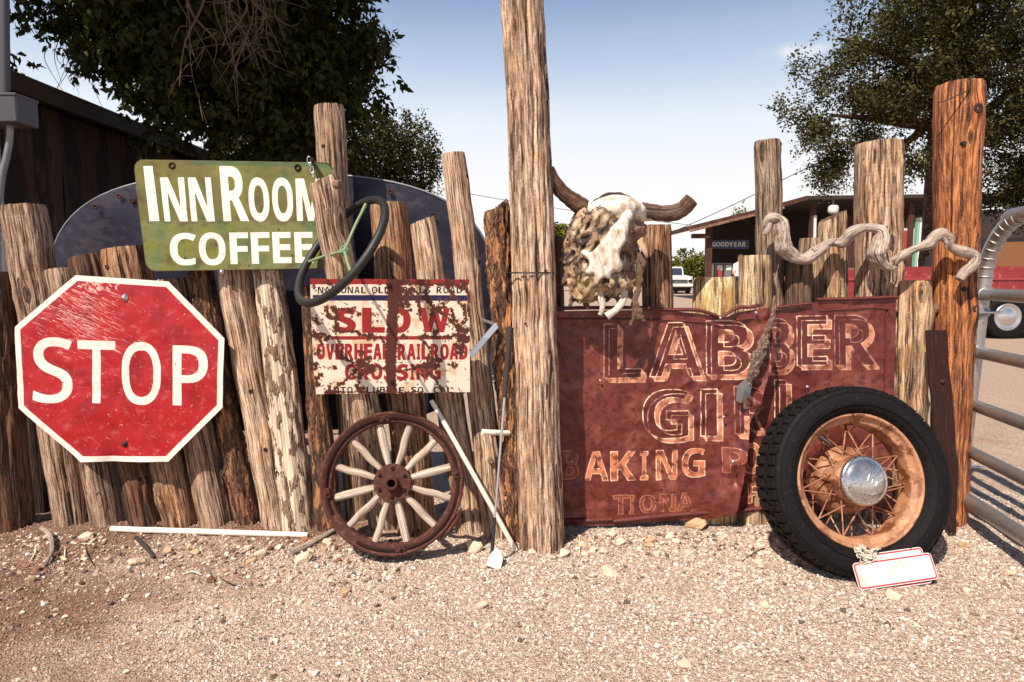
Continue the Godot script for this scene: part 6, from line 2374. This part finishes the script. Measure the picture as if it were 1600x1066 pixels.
	var wp := thing("white_pipe", "short upright white pipe before the garage opening", "pipe", q.call(1273, 470, 0.6) * Vector3(1, 0, 1))
	var wq := MB.new()
	wq.tube(PackedVector3Array([Vector3(q.call(1274, 400, 0.6).x, -0.05, z + 0.6), q.call(1274, 339, 0.6)]), PackedFloat32Array([0.055]), 10)
	part(wp, "pipe", wq, M.white)
	var wc := MB.new()
	wc.tube(PackedVector3Array([q.call(1274, 340, 0.6), q.call(1274, 337, 0.6)]), PackedFloat32Array([0.07]), 10)
	part(wp, "cap", wc, M.dull_steel)
	var ra := thing("railing", "small dark metal railing seen between the posts before the garage", "railing", q.call(1224, 480, 3.0) * Vector3(1, 0, 1))
	for i in 9:
		var rb := MB.new()
		var xx: float = q.call(1214 + i * 2.6, 450, 3.0).x
		rb.tube(PackedVector3Array([Vector3(xx, 0, z + 3.0), Vector3(xx, 0.86, z + 3.0)]), PackedFloat32Array([0.011]), 6)
		part(ra, "bar", rb, M.dull_steel)
	var rt := MB.new()
	rt.tube(PackedVector3Array([q.call(1212, 437, 3.0), q.call(1238, 437, 3.0)]), PackedFloat32Array([0.022]), 6)
	part(ra, "top_rail", rt, M.dull_steel)

func far_things() -> void:
	old_pickup()
	white_car()
	bystander()
	cable("power_cable", "thin black cable slanting up from the garage to the right", [P(985, 388, -12.0), P(1050, 363, -12.0), P(1150, 318, -12.0), P(1262, 262, -12.0), P(1500, 150, -12.0)], 0.009)
	cable("service_wire", "faint wire crossing the sky behind the main pole", [P(560, 265, -14.0), P(730, 302, -14.0), P(900, 330, -14.0), P(1080, 352, -14.0)], 0.007)

func cable(called: String, label: String, pts: Array, r: float) -> void:
	var o := MeshInstance3D.new()
	var mb := MB.new()
	mb.tube(curve(pts, 8), PackedFloat32Array([r]), 6)
	o.mesh = mb.mesh(pts[0])
	o.position = pts[0]
	o.material_override = M.wire
	o.name = numbered(called)
	add_child(o, true)
	tag(o, label, "cable")

func car_wheel(par: Node3D, at: Vector3, r: float, w: float) -> void:
	var root := Node3D.new()
	var k := "wheel"
	var i := 0
	while par.has_node(NodePath(k)):
		i += 1
		k = "wheel_%03d" % i
	root.name = k
	root.position = at - par.position
	par.add_child(root, true)
	var t := MB.new()
	t.xf = Transform3D(Basis(), at)
	t.lathe(PackedVector2Array([V2(r * 0.62, -w / 2), V2(r * 0.9, -w / 2), V2(r, -w * 0.35), V2(r, w * 0.35), V2(r * 0.93, w / 2), V2(r * 0.68, w / 2), V2(r * 0.6, w * 0.4)]), 40)
	part(root, "tyre", t, M.rubber)
	var h := MB.new()
	h.xf = Transform3D(Basis(), at)
	h.lathe(PackedVector2Array([V2(r * 0.62, w * 0.3), V2(r * 0.63, w * 0.5), V2(r * 0.56, w * 0.52), V2(r * 0.5, w * 0.4), V2(r * 0.42, w * 0.38), V2(r * 0.32, w * 0.5), V2(r * 0.16, w * 0.62), V2(r * 0.001, w * 0.64)]), 36)
	part(root, "rim", h, M.steel)

func old_pickup() -> void:
	var z := -8.1
	var near := z + 0.0
	var g := thing("red_car", "faded red old car parked beyond the open gate", "car", Vector3(P(1577, 530, z).x, 0, z - 0.8))
	var s := S(480, z)
	var X := func(px: float) -> float: return P(px, 480, z).x
	var Y := func(py: float) -> float: return P(1500, py, z).y
	var paint := blotch(181, 512, 0.008, Color(0.48, 0.12, 0.13), Color(0.60, 0.25, 0.24), Color(0.64, 0.36, 0.32), 0.72, 0.06)
	var pm := mat(Color.WHITE, 0.4, 0.1, paint[0], paint[1], 0.05)
	var dk := mat(lin(0.01, 0.008, 0.008), 0.7)
	var ext := func(name: String, pts: Array, depth: float, zz: float, m: Material) -> void:
		var poly := PackedVector2Array()
		for q in pts: poly.append(V2(X.call(q[0]), Y.call(q[1])))
		var area := 0.0
		for i in poly.size(): area += poly[i].cross(poly[(i + 1) % poly.size()])
		if area < 0.0: poly.reverse()
		var mb := MB.new()
		mb.slab(poly, zz - depth, zz)
		part(g, name, mb, m)
	# side panel with wheel arches, shoulders stepped back
	ext.call("body", [[1262, 505], [1262, 452], [1275, 440], [1330, 432], [1540, 428], [1800, 430], [1812, 450], [1812, 505], [1625, 506], [1622, 482], [1605, 462], [1577, 455], [1549, 462], [1532, 482], [1528, 506], [1340, 506], [1336, 484], [1318, 464], [1297, 460], [1276, 470], [1266, 490]], 1.62, z, pm)
	ext.call("hood", [[1270, 441], [1300, 424], [1400, 417], [1545, 416], [1800, 420], [1806, 432]], 1.45, z - 0.08, pm)
	ext.call("side_trim", [[1264, 470], [1264, 466], [1530, 462], [1530, 466]], 0.02, z + 0.022, M.steel)
	ext.call("belt_moulding", [[1290, 434], [1800, 434], [1800, 437], [1290, 438]], 0.02, z + 0.02, mat(lin(0.30, 0.04, 0.045), 0.4))
	ext.call("cab_frame", [[1520, 420], [1540, 382], [1552, 372], [1700, 368], [1740, 380], [1765, 420]], 1.3, z - 0.12, dk)
	ext.call("window", [[1557, 418], [1560, 384], [1566, 378], [1640, 376], [1642, 418]], 0.02, z - 0.10, mat(lin(0.20, 0.085, 0.03), 0.5))
	ext.call("window", [[1650, 418], [1650, 377], [1700, 377], [1735, 418]], 0.02, z - 0.10, mat(lin(0.05, 0.04, 0.04), 0.2))
	ext.call("underbody", [[1262, 500], [1812, 500], [1812, 514], [1262, 514]], 1.4, z - 0.1, dk)
	ext.call("wheel_well", [[1530, 510], [1530, 455], [1625, 455], [1625, 510]], 0.9, z - 0.4, dk)
	ext.call("bumper", [[1248, 500], [1248, 486], [1262, 486], [1262, 500]], 1.6, z, M.steel)
	for px in [1297, 1577]:
		car_wheel(g, Vector3(X.call(px), 0.345, z - 0.09), 0.345, 0.17)
		car_wheel(g, Vector3(X.call(px), 0.345, z - 1.5), 0.345, 0.17)

func white_car() -> void:
	var z := -34.0
	var c := P(1058, 440, z)
	var g := thing("white_car", "old white car facing the camera behind the posts right of the skull", "car", Vector3(c.x, 0, z))
	var wm := mat(lin(0.74, 0.71, 0.68), 0.3)
	var b := func(name: String, size: Vector3, at: Vector3, m: Material, bev := 0.05, rot := Basis()) -> void:
		var mb := MB.new()
		mb.box(size, Vector3(c.x, 0, z) + at, rot, bev)
		part(g, name, mb, m)
	b.call("body", Vector3(1.78, 0.5, 4.4), Vector3(0, 0.63, -2.2), wm, 0.12)
	b.call("hood", Vector3(1.7, 0.12, 1.4), Vector3(0, 0.91, -0.75), wm, 0.05, Basis(Vector3.RIGHT, 0.06))
	b.call("roof", Vector3(1.36, 0.1, 1.7), Vector3(0, 1.42, -2.5), wm, 0.05)
	b.call("windscreen", Vector3(1.3, 0.5, 0.04), Vector3(0, 1.16, -1.5), mat(lin(0.03, 0.04, 0.06), 0.1), 0.01, Basis(Vector3.RIGHT, -0.5))
	b.call("side_window", Vector3(1.34, 0.38, 1.7), Vector3(0, 1.18, -2.5), mat(lin(0.03, 0.035, 0.05), 0.15), 0.06)
	b.call("pillar", Vector3(0.06, 0.52, 0.06), Vector3(-0.66, 1.18, -1.5), wm, 0.01, Basis(Vector3.RIGHT, -0.5))
	b.call("pillar", Vector3(0.06, 0.52, 0.06), Vector3(0.66, 1.18, -1.5), wm, 0.01, Basis(Vector3.RIGHT, -0.5))
	b.call("grille", Vector3(1.1, 0.2, 0.05), Vector3(0, 0.68, 0.01), mat(lin(0.18, 0.18, 0.18), 0.4, 0.5), 0.01)
	for i in 4:
		b.call("grille_bar", Vector3(1.1, 0.02, 0.03), Vector3(0, 0.61 + i * 0.05, 0.045), M.steel, 0.004)
	b.call("bumper", Vector3(1.8, 0.16, 0.14), Vector3(0, 0.46, 0.06), wm, 0.04)
	b.call("underbody", Vector3(1.6, 0.3, 4.2), Vector3(0, 0.3, -2.2), mat(lin(0.015, 0.012, 0.012), 0.8), 0.04)
	for s in [-0.7, 0.7]:
		var hb := MB.new()
		hb.xf = Transform3D(Basis(), Vector3(c.x + s, 0.68, z + 0.01))
		hb.lathe(PackedVector2Array([V2(0.12, -0.02), V2(0.12, 0.03), V2(0.09, 0.035), V2(0.085, 0.02), V2(0.0001, 0.04)]), 18)
		part(g, "headlight", hb, M.chrome)
		for zz in [-0.8, -3.5]:
			var t := MB.new()
			t.xf = Transform3D(Basis(Vector3.UP, PI / 2), Vector3(c.x + s * 1.12, 0.33, z + zz))
			t.lathe(PackedVector2Array([V2(0.1, -0.09), V2(0.3, -0.09), V2(0.33, -0.05), V2(0.33, 0.05), V2(0.3, 0.09), V2(0.1, 0.09)]), 24)
			part(g, "wheel", t, M.rubber)

func bystander() -> void:
	var z := -21.5
	var c := P(1155, 470, z)
	var g := thing("person", "person in a white shirt and dark trousers half hidden behind a cut log", "person", Vector3(c.x, 0, z))
	var joints := [[0.0, 1.0, 0.02, 0.0, 1.36, 0.0, 0.14, 0.16], [-0.17, 1.36, 0.0, 0.17, 1.36, 0.0, 0.06, 0.06], [-0.19, 1.35, 0.0, -0.24, 1.08, 0.03, 0.055, 0.045], [-0.24, 1.08, 0.03, -0.16, 0.92, 0.14, 0.045, 0.035], [0.19, 1.35, 0.0, 0.24, 1.08, 0.03, 0.055, 0.045], [0.24, 1.08, 0.03, 0.14, 0.95, 0.14, 0.045, 0.035], [-0.09, 0.96, 0.0, -0.1, 0.5, 0.02, 0.095, 0.06], [-0.1, 0.5, 0.02, -0.1, 0.06, 0.0, 0.06, 0.045], [0.09, 0.96, 0.0, 0.1, 0.5, 0.02, 0.095, 0.06], [0.1, 0.5, 0.02, 0.1, 0.06, 0.0, 0.06, 0.045], [-0.1, 0.04, 0.0, -0.1, 0.035, 0.14, 0.045, 0.035], [0.1, 0.04, 0.0, 0.1, 0.035, 0.14, 0.045, 0.035], [0.0, 1.38, 0.0, 0.0, 1.5, 0.02, 0.055, 0.055], [0.0, 1.58, 0.02, 0.0, 1.64, 0.01, 0.09, 0.1]]
	var f := func(p: Vector3) -> float:
		var d := 9.0
		for j in joints:
			d = smin(d, cap_d(p, Vector3(j[0], j[1], j[2]), Vector3(j[3], j[4], j[5]), j[6], j[7]), 0.05)
		return d
	var col := func(p: Vector3) -> Color:
		if p.y > 1.44: return Color(0.05, 0.03, 0.02) if p.y > 1.63 or p.z < -0.02 else Color(0.36, 0.2, 0.14)
		if p.y > 0.98: return Color(0.7, 0.67, 0.62) if absf(p.x) < 0.21 or p.y > 1.15 else Color(0.36, 0.2, 0.14)
		return Color(0.03, 0.03, 0.045)
	var mb := MB.new()
	nets(f, col, Vector3(-0.4, -0.02, -0.25), Vector3(0.4, 1.82, 0.3), 0.03, mb)
	for i in mb.v.size(): mb.v[i] += Vector3(c.x, 0, z)
	part(g, "body", mb, M.vc)
# ---------------------------------------------------------------- trees
func spray(sd: int, leaves: int, size: float, reach: float) -> ArrayMesh:
	var rng := RandomNumberGenerator.new()
	rng.seed = sd
	var mb := MB.new()
	var d := Vector3(1, 0, 0)
	for i in leaves:
		var f := float(i) / leaves
		var at := d * reach * f + Vector3(0, rng.randfn(0, 0.12), rng.randfn(0, 0.12)) * reach
		var out := Vector3(rng.randf_range(0.1, 1.0), rng.randfn(0, 0.6) - 0.25, rng.randfn(0, 0.8)).normalized()
		var side := out.cross(Vector3(rng.randfn(0, 0.5), 1, rng.randfn(0, 0.5))).normalized()
		var n := side.cross(out).normalized()
		var L := size * rng.randf_range(0.7, 1.25)
		var w := L * rng.randf_range(0.2, 0.32)
		mb.col = Color(1, 1, 1) * rng.randf_range(0.7, 1.25)
		var a := at
		var b := at + out * L * 0.4 + side * w + n * L * 0.06
		var c := at + out * L * 0.42 - side * w + n * L * 0.06
		var e := at + out * L - n * L * 0.1
		var m := at + out * L * 0.45
		mb.tri(a, b, m, n)
		mb.tri(b, e, m, n)
		mb.tri(e, c, m, n)
		mb.tri(c, a, m, n)
	return mb.mesh()

# lobes: [centre, radius, share]; hollow = how much the middle is left out
func crown(par: Node3D, lobes: Array, count: int, leaf: float, reach: float, tints: Array, m: Material, sd: int, droop := 0.3, called := "crown", gaps := 0.0, gf := 1.6, bias := Vector3.ZERO) -> void:
	var rng := RandomNumberGenerator.new()
	rng.seed = sd
	var total := 0.0
	for l in lobes: total += l[2]
	var per := count / 3
	for v in 3:
		var mm := MultiMesh.new()
		mm.transform_format = MultiMesh.TRANSFORM_3D
		mm.use_colors = true
		mm.mesh = spray(sd * 10 + v, 9, leaf, reach)
		mm.instance_count = per
		var buf := PackedFloat32Array()
		for i in per:
			var p := Vector3.ZERO
			var dir := Vector3.UP
			for tries in 12:
				var pick := rng.randf() * total
				var k := 0
				while k < lobes.size() - 1 and pick > lobes[k][2]:
					pick -= lobes[k][2]
					k += 1
				dir = Vector3(rng.randfn(), rng.randfn(), rng.randfn()).normalized()
				p = lobes[k][0] + dir * lobes[k][1] * pow(rng.randf(), 0.42)
				if gaps <= 0.0 or nz.get_noise_3d(p.x * gf + sd, p.y * gf, p.z * gf) > gaps - 0.45: break
			var ax := (dir + Vector3(rng.randfn(0, 0.5), rng.randfn(0, 0.4) - droop, rng.randfn(0, 0.5)) + bias).normalized()
			var up := Vector3(rng.randfn(0, 0.3), 1, rng.randfn(0, 0.3)).normalized()
			var zz := ax.cross(up).normalized()
			var s := rng.randf_range(0.7, 1.3)
			var bs := Basis(ax, zz.cross(ax), zz) * s
			p -= par.position
			var c: Color = (tints[rng.randi() % tints.size()] as Color) * rng.randf_range(0.75, 1.25)
			buf.append_array([bs.x.x, bs.y.x, bs.z.x, p.x, bs.x.y, bs.y.y, bs.z.y, p.y, bs.x.z, bs.y.z, bs.z.z, p.z, c.r, c.g, c.b, 1.0])
		mm.buffer = buf
		var mi := MultiMeshInstance3D.new()
		mi.multimesh = mm
		mi.material_override = m
		mi.name = called if v == 0 else "%s_%03d" % [called, v]
		mi.set_meta("kind", "stuff")
		par.add_child(mi, true)

func limb(par: Node3D, called: String, pts: Array, rad: Array, m: Material, sides := 10) -> void:
	var mb := MB.new()
	var path := curve(pts, 7)
	mb.tube(path, spread(rad, path.size()), sides, true, 1.0, nz2, 0.12, 5.0)
	part(par, called, mb, m)

func leafy(r: float, g: float, b: float) -> StandardMaterial3D:
	var m := mat(lin(r, g, b), 0.7, 0.0, null, null, 0.5, true)
	m.metallic_specular = 0.25
	m.backlight_enabled = true
	m.backlight = lin(0.25, 0.28, 0.1)
	return m

func trees() -> void:
	var rng := RandomNumberGenerator.new()
	rng.seed = 31
	var barkm := timber("bark", Color(0.55, 0.48, 0.45), 1.5)
	var lm := leafy(0.040, 0.047, 0.017)
	# broad-leaved tree over the left half
	var z := -3.6
	var t := thing("broadleaf_tree", "dark broad-leaved tree with dead hanging twigs over the left half of the fence", "tree", Vector3(-2.2, 0, -4.8))
	limb(t, "trunk", [Vector3(-2.2, -0.2, -4.8), Vector3(-2.15, 1.2, -4.8), Vector3(-2.3, 2.4, -4.6), Vector3(-2.2, 3.6, -4.3)], [0.24, 0.2, 0.17, 0.13], barkm, 16)
	limb(t, "limb", [Vector3(-2.28, 2.2, -4.65), Vector3(-1.6, 3.0, -4.2), Vector3(-1.25, 3.3, -3.9)], [0.12, 0.08, 0.03], barkm)
	limb(t, "limb", [Vector3(-2.28, 2.3, -4.65), Vector3(-3.0, 3.1, -4.2), Vector3(-3.6, 3.5, -3.6), Vector3(-4.4, 3.7, -3.2)], [0.12, 0.09, 0.06, 0.02], barkm)
	limb(t, "limb", [Vector3(-2.2, 3.2, -4.4), Vector3(-2.0, 3.7, -3.4), Vector3(-1.8, 4.0, -2.2), Vector3(-1.7, 4.2, -1.2)], [0.12, 0.1, 0.07, 0.03], barkm)
	var lobe := func(px: float, py: float, zz: float, r: float, w := 1.0) -> Array:
		var s := S(300, zz)
		var q := clampf(r * s, 0.1, 9.0)
		return [P(px, py, zz), q, q * q * q * w]
	crown(t, [lobe.call(330, 40, z, 160), lobe.call(200, 30, z, 100), lobe.call(460, 70, z, 120), lobe.call(520, 50, z, 70), lobe.call(565, 135, z, 42, 1.8), lobe.call(600, 75, z + 0.2, 22, 3.0), lobe.call(605, 112, z + 0.2, 18, 3.0), lobe.call(420, 190, z - 0.4, 85), lobe.call(300, 180, z - 0.3, 55, 0.9), lobe.call(222, 150, z, 28, 1.5), lobe.call(515, 195, z - 0.5, 65), lobe.call(100, 18, z, 45, 1.2), lobe.call(60, 30, z, 28, 1.5), lobe.call(150, 60, z, 25, 2.0), lobe.call(190, 105, z, 22, 2.0), lobe.call(170, 75, z, 20, 2.0), lobe.call(255, 215, z, 26, 2.0), lobe.call(20, 80, z, 14, 3.0), lobe.call(255, 110, z, 50)], 5000, 0.066, 0.16, [Color(1, 1, 0.95), Color(0.8, 0.85, 0.8), Color(1.3, 1.25, 0.9)], lm, 5, 0.45, "crown", 0.47, 3.0)
	crown(t, [lobe.call(320, -250, z + 0.6, 290), lobe.call(90, -260, z + 0.6, 220), lobe.call(470, -210, z + 0.4, 170), lobe.call(250, -480, z + 1.6, 300), lobe.call(-150, -200, z + 0.5, 150)], 6500, 0.09, 0.24, [Color(1, 1, 0.95), Color(1.3, 1.25, 0.9)], lm, 6, 0.3, "upper_crown")  # lobes added above the frame, pushed forward to shade the leaves below
	# dead twigs that hang down
	for i in 20:
		var px := rng.randf_range(255, 440)
		var top := P(px, rng.randf_range(-50, 25), z + 1.25)
		var l := rng.randf_range(0.25, 0.75)
		var sw := rng.randfn(0.06, 0.12)
		var e := top + Vector3(sw, -l, rng.randfn(0, 0.1))
		var midp := top.lerp(e, 0.5) + Vector3(rng.randfn(0, 0.09), 0, rng.randfn(0, 0.05))
		var tm := mat(lin(0.13, 0.085, 0.062), 0.9)
		limb(t, "hanging_twig", [top + Vector3(rng.randfn(0, 0.2), 0.3, 0), top, midp, e], [0.013, 0.010, 0.006, 0.0015] if i < 7 else [0.007, 0.005, 0.003, 0.001], tm, 6)
		for j in 3:
			var f := midp.lerp(e, rng.randf_range(-0.5, 0.7))
			var e2 := f + Vector3(rng.randfn(0, 0.16), -rng.randf_range(0.0, 0.25), rng.randfn(0, 0.06))
			limb(t, "hanging_twig", [f, f.lerp(e2, 0.5) + Vector3(0, rng.randfn(0, 0.03), 0), e2], [0.004, 0.003, 0.001], tm, 5)
	for i in 12:
		var top := P(rng.randf_range(75, 130), rng.randf_range(55, 75), z + 0.4)
		limb(t, "hanging_twig", [top, top + Vector3(rng.randfn(0.02, 0.05), -0.12, 0), top + Vector3(rng.randfn(0.05, 0.1), -rng.randf_range(0.25, 0.6), 0)], [0.004, 0.003, 0.001], mat(lin(0.03, 0.022, 0.02), 0.9), 5)
	# smaller-leaved tree behind it
	var t2 := thing("small_leaved_tree", "smaller dark tree with fine leaves behind the tall posts, right of the big tree", "tree", Vector3(-1.9, 0, -7.0))
	limb(t2, "trunk", [Vector3(-1.9, -0.2, -7.0), Vector3(-1.85, 1.4, -7.0), Vector3(-1.7, 2.6, -7.0)], [0.16, 0.12, 0.05], barkm, 12)
	var z2 := -6.6
	crown(t2, [lobe.call(560, 245, z2, 75), lobe.call(620, 245, z2, 62), lobe.call(655, 275, z2, 38, 1.3), lobe.call(640, 215, z2, 40, 1.2), lobe.call(500, 260, z2, 80), lobe.call(440, 280, z2, 80), lobe.call(600, 300, z2, 60), lobe.call(670, 238, z2, 16, 3.0), lobe.call(390, 270, z2, 80)], 5200, 0.05, 0.14, [Color(1, 1, 0.9), Color(1.4, 1.35, 1.0), Color(0.8, 0.8, 0.7)], leafy(0.055, 0.05, 0.02), 7, 0.1, "crown", 0.3, 3.0)
	limb(t2, "limb", [Vector3(-1.8, 1.6, -7.0), Vector3(-1.4, 2.0, -6.9), Vector3(-1.05, 2.3, -6.7)], [0.06, 0.04, 0.015], barkm)
	# big airy tree on the right
	var z3 := -9.5
	var t3 := thing("airy_tree", "large airy olive-brown tree filling the sky at upper right", "tree", Vector3(8.2, 0, -10.5))
	limb(t3, "trunk", [Vector3(8.2, -0.3, -10.5), Vector3(8.1, 2.0, -10.4), Vector3(7.8, 4.0, -10.0), Vector3(7.6, 6.0, -9.7)], [0.42, 0.34, 0.26, 0.16], barkm, 16)
	limb(t3, "limb", [Vector3(8.0, 2.6, -10.3), P(1480, 210, z3), P(1400, 190, z3), P(1300, 180, z3)], [0.2, 0.13, 0.08, 0.02], barkm)
	limb(t3, "limb", [Vector3(7.8, 3.8, -10.0), P(1450, 120, z3), P(1380, 80, z3), P(1310, 60, z3)], [0.16, 0.1, 0.06, 0.02], barkm)
	limb(t3, "limb", [Vector3(7.9, 3.0, -10.2), P(1520, 200, z3), P(1570, 150, z3), P(1640, 120, z3)], [0.16, 0.1, 0.06, 0.02], barkm)
	limb(t3, "limb", [P(1440, 205, z3), P(1390, 240, z3), P(1340, 262, z3)], [0.07, 0.05, 0.015], barkm)
	var lm3 := leafy(0.072, 0.070, 0.030)
	crown(t3, [lobe.call(1400, 95, z3, 85), lobe.call(1335, 130, z3, 52), lobe.call(1272, 150, z3, 30, 2.5), lobe.call(1272, 225, z3, 32, 3.0), lobe.call(1330, 185, z3, 44, 1.6), lobe.call(1390, 205, z3, 50, 0.9), lobe.call(1480, 60, z3, 90), lobe.call(1560, 30, z3, 66, 0.8), lobe.call(1370, 20, z3, 42, 1.0), lobe.call(1318, 62, z3, 22, 1.6), lobe.call(1560, 150, z3, 80), lobe.call(1600, 230, z3, 70), lobe.call(1480, 170, z3, 70), lobe.call(1595, 300, z3 - 0.5, 56, 1.6), lobe.call(1290, 275, z3, 22, 5.0), lobe.call(1425, 240, z3, 36, 2.0), lobe.call(1222, 165, z3, 12, 9.0), lobe.call(1240, 190, z3, 14, 7.0), lobe.call(1270, 62, z3, 10, 9.0), lobe.call(1255, 110, z3, 15, 6.0), lobe.call(1238, 218, z3, 12, 8.0), lobe.call(1335, 265, z3, 26, 4.0), lobe.call(1300, 245, z3, 24, 4.0), lobe.call(1370, 285, z3, 20, 4.0), lobe.call(1500, 250, z3, 46), lobe.call(1560, 335, z3 - 0.5, 26, 1.8), lobe.call(1350, 15, z3, 24, 2.0), lobe.call(1385, 285, z3, 22, 2.0)], 9300, 0.062, 0.32, [Color(1, 1, 0.9), Color(0.75, 0.8, 0.75), Color(1.45, 1.35, 0.95), Color(1.1, 0.9, 0.8)], lm3, 8, -0.05, "crown", 0.52, 1.6, Vector3(0.9, 0.5, 0))
	crown(t3, [lobe.call(1500, -110, z3, 190), lobe.call(1700, -60, z3, 200), lobe.call(1720, 180, z3, 140)], 5000, 0.08, 0.26, [Color(1, 1, 0.9), Color(1.4, 1.3, 0.95)], lm3, 9, 0.0, "upper_crown")
	# bushes far off
	var bushes := [[868, 372, -40.0, 14, "bush showing between the main pole and the skull"], [1072, 418, -52.0, 26, "olive bush behind the white car"], [900, 420, -60.0, 26, "distant bush behind the skull's left side"], [990, 425, -60.0, 30, "distant bush glimpsed at the skull's right side"], [1100, 425, -62.0, 22, "distant bush behind the garage's left corner"], [1210, 345, -30.0, 10, "sparse weed on the garage roof"]]
	for q in bushes:
		var base := P(q[0], q[1], q[2])
		var onroof: bool = q[1] == 345
		var bt := thing("bush" if not onroof else "roof_weed", q[4], "bush", base * Vector3(1, 0 if not onroof else 1, 1))
		var rr: float = q[3] * S(420, q[2])
		var lb := [[base, rr, 1.0], [base + Vector3(rr * 0.7, -rr * 0.3, 0), rr * 0.8, 0.7], [base + Vector3(-rr * 0.7, -rr * 0.4, 0), rr * 0.8, 0.7], [base + Vector3(0, -rr * 0.8, 0), rr, 0.8]]
		crown(bt, lb if not onroof else [[P(1158, 334, -24.0), 0.2, 1.0]], 900 if not onroof else 18, 0.22 if not onroof else 0.10, 0.5 if not onroof else 0.35, [Color(1.5, 1.6, 0.7), Color(1, 1, 0.6)], leafy(0.10, 0.10, 0.035), 40 + int(q[0]), 0.0, "foliage")
		limb(bt, "stem", [base * Vector3(1, 0, 1) if not onroof else P(1158, 340, -24.0), base if not onroof else P(1158, 334, -24.0)], [0.08, 0.04], barkm, 6)

# ---------------------------------------------------------------- stones
func stones() -> void:
	var rng := RandomNumberGenerator.new()
	rng.seed = 515
	var meshes := []
	for i in 6: meshes.append(rock_mesh(300 + i))
	var sb := blotch(191, 256, 0.03, Color(0.88, 0.81, 0.73), Color(0.97, 0.93, 0.87), Color(0.78, 0.66, 0.55), 0.66, 0.08)
	var tones := []
	for c in [Color(1, 0.97, 0.93), Color(0.88, 0.78, 0.68), Color(0.72, 0.56, 0.46), Color(0.5, 0.36, 0.3)]:
		var m := mat(c, 0.9, 0.0, sb[0], sb[1], 0.3)
		m.uv1_triplanar = true
		m.uv1_scale = Vector3(1.5, 1.5, 1.5)
		tones.append(m)
	var put := func(px: float, py: float, r: float, tone: int, label: String, group: String) -> void:
		var at := G(px, py)
		var s := r * S(py, at.z)
		var o := MeshInstance3D.new()
		o.mesh = meshes[rng.randi() % 6]
		o.material_override = tones[tone]
		o.name = numbered("stone")
		o.transform = Transform3D(Basis.from_euler(Vector3(rng.randfn(0, 0.25), rng.randf() * TAU, rng.randfn(0, 0.25))) * Basis.from_scale(Vector3(s, s * rng.randf_range(0.75, 1.0), s)), at + Vector3(0, s * 0.3, 0))
		add_child(o, true)
		tag(o, label, "stone", group)
	for q in [[950, 897, 15, 0, "pale stone lying alone in front of the red sign's left half"], [742, 860, 17, 0, "big pale stone beside the golf club head"], [1090, 822, 21, 1, "tan rounded rock at the foot of the red sign"], [882, 868, 12, 0, "white stone at the main pole's right foot"], [1068, 1042, 12, 0, "pale stone nearest the camera, low in the middle"], [215, 881, 13, 0, "pale flat stone below the white stick's left end"], [136, 842, 12, 0, "pale stone half buried left of the white stick"], [408, 868, 12, 0, "whitish stone below the white stick's right half"], [1198, 893, 0.1, 1, ""], [1393, 934, 13, 0, "white stone just below the propped number plates"], [1510, 925, 8, 0, "small white stone right of the number plates"], [510, 848, 8, 0, "small pale stone under the branch by the wagon wheel"], [475, 876, 15, 0, "wide pale stone left of the wagon wheel's foot"], [1156, 885, 9, 0, "angular white stone left of the tire"], [262, 862, 9, 1, "tan stone below the charred stick"], [305, 866, 8, 1, "tan stone between two pale ones under the white stick"], [48, 909, 10, 1, "tan stone at the lower left by the dead root"], [230, 1032, 6, 0, "thin pale chip at the lower left"], [754, 948, 9, 0, "pale stone below the golf club"], [540, 926, 9, 1, "tan stone below the wagon wheel"], [1026, 868, 8, 0, "pale stone in the stony patch before the red sign"], [970, 850, 11, 0, "large pale stone of the patch before the red sign"]]:
		if q[4] != "": put.call(q[0], q[1], q[2], q[3], q[4], "")
	for i in 190:
		var px := rng.randf_range(10, 1590)
		var py := 835.0 + absf(rng.randfn(0, 55.0))
		if i < 55:
			px = rng.randf_range(20, 560)
			py = 840.0 + absf(rng.randfn(0, 32.0))
		elif i < 125:
			px = rng.randf_range(880, 1230)
			py = 838.0 + absf(rng.randfn(0, 30.0))
		if py > 1060.0 or (px > 1190 and px < 1480 and py < 920): continue
		put.call(px, py, 2.5 + 7.0 * pow(rng.randf(), 2.4), [0, 0, 1, 2, 3][rng.randi() % 5] if px < 600 else [0, 0, 0, 1][rng.randi() % 4], "small loose stone on the gravel before the fence", "small stones scattered on the gravel")
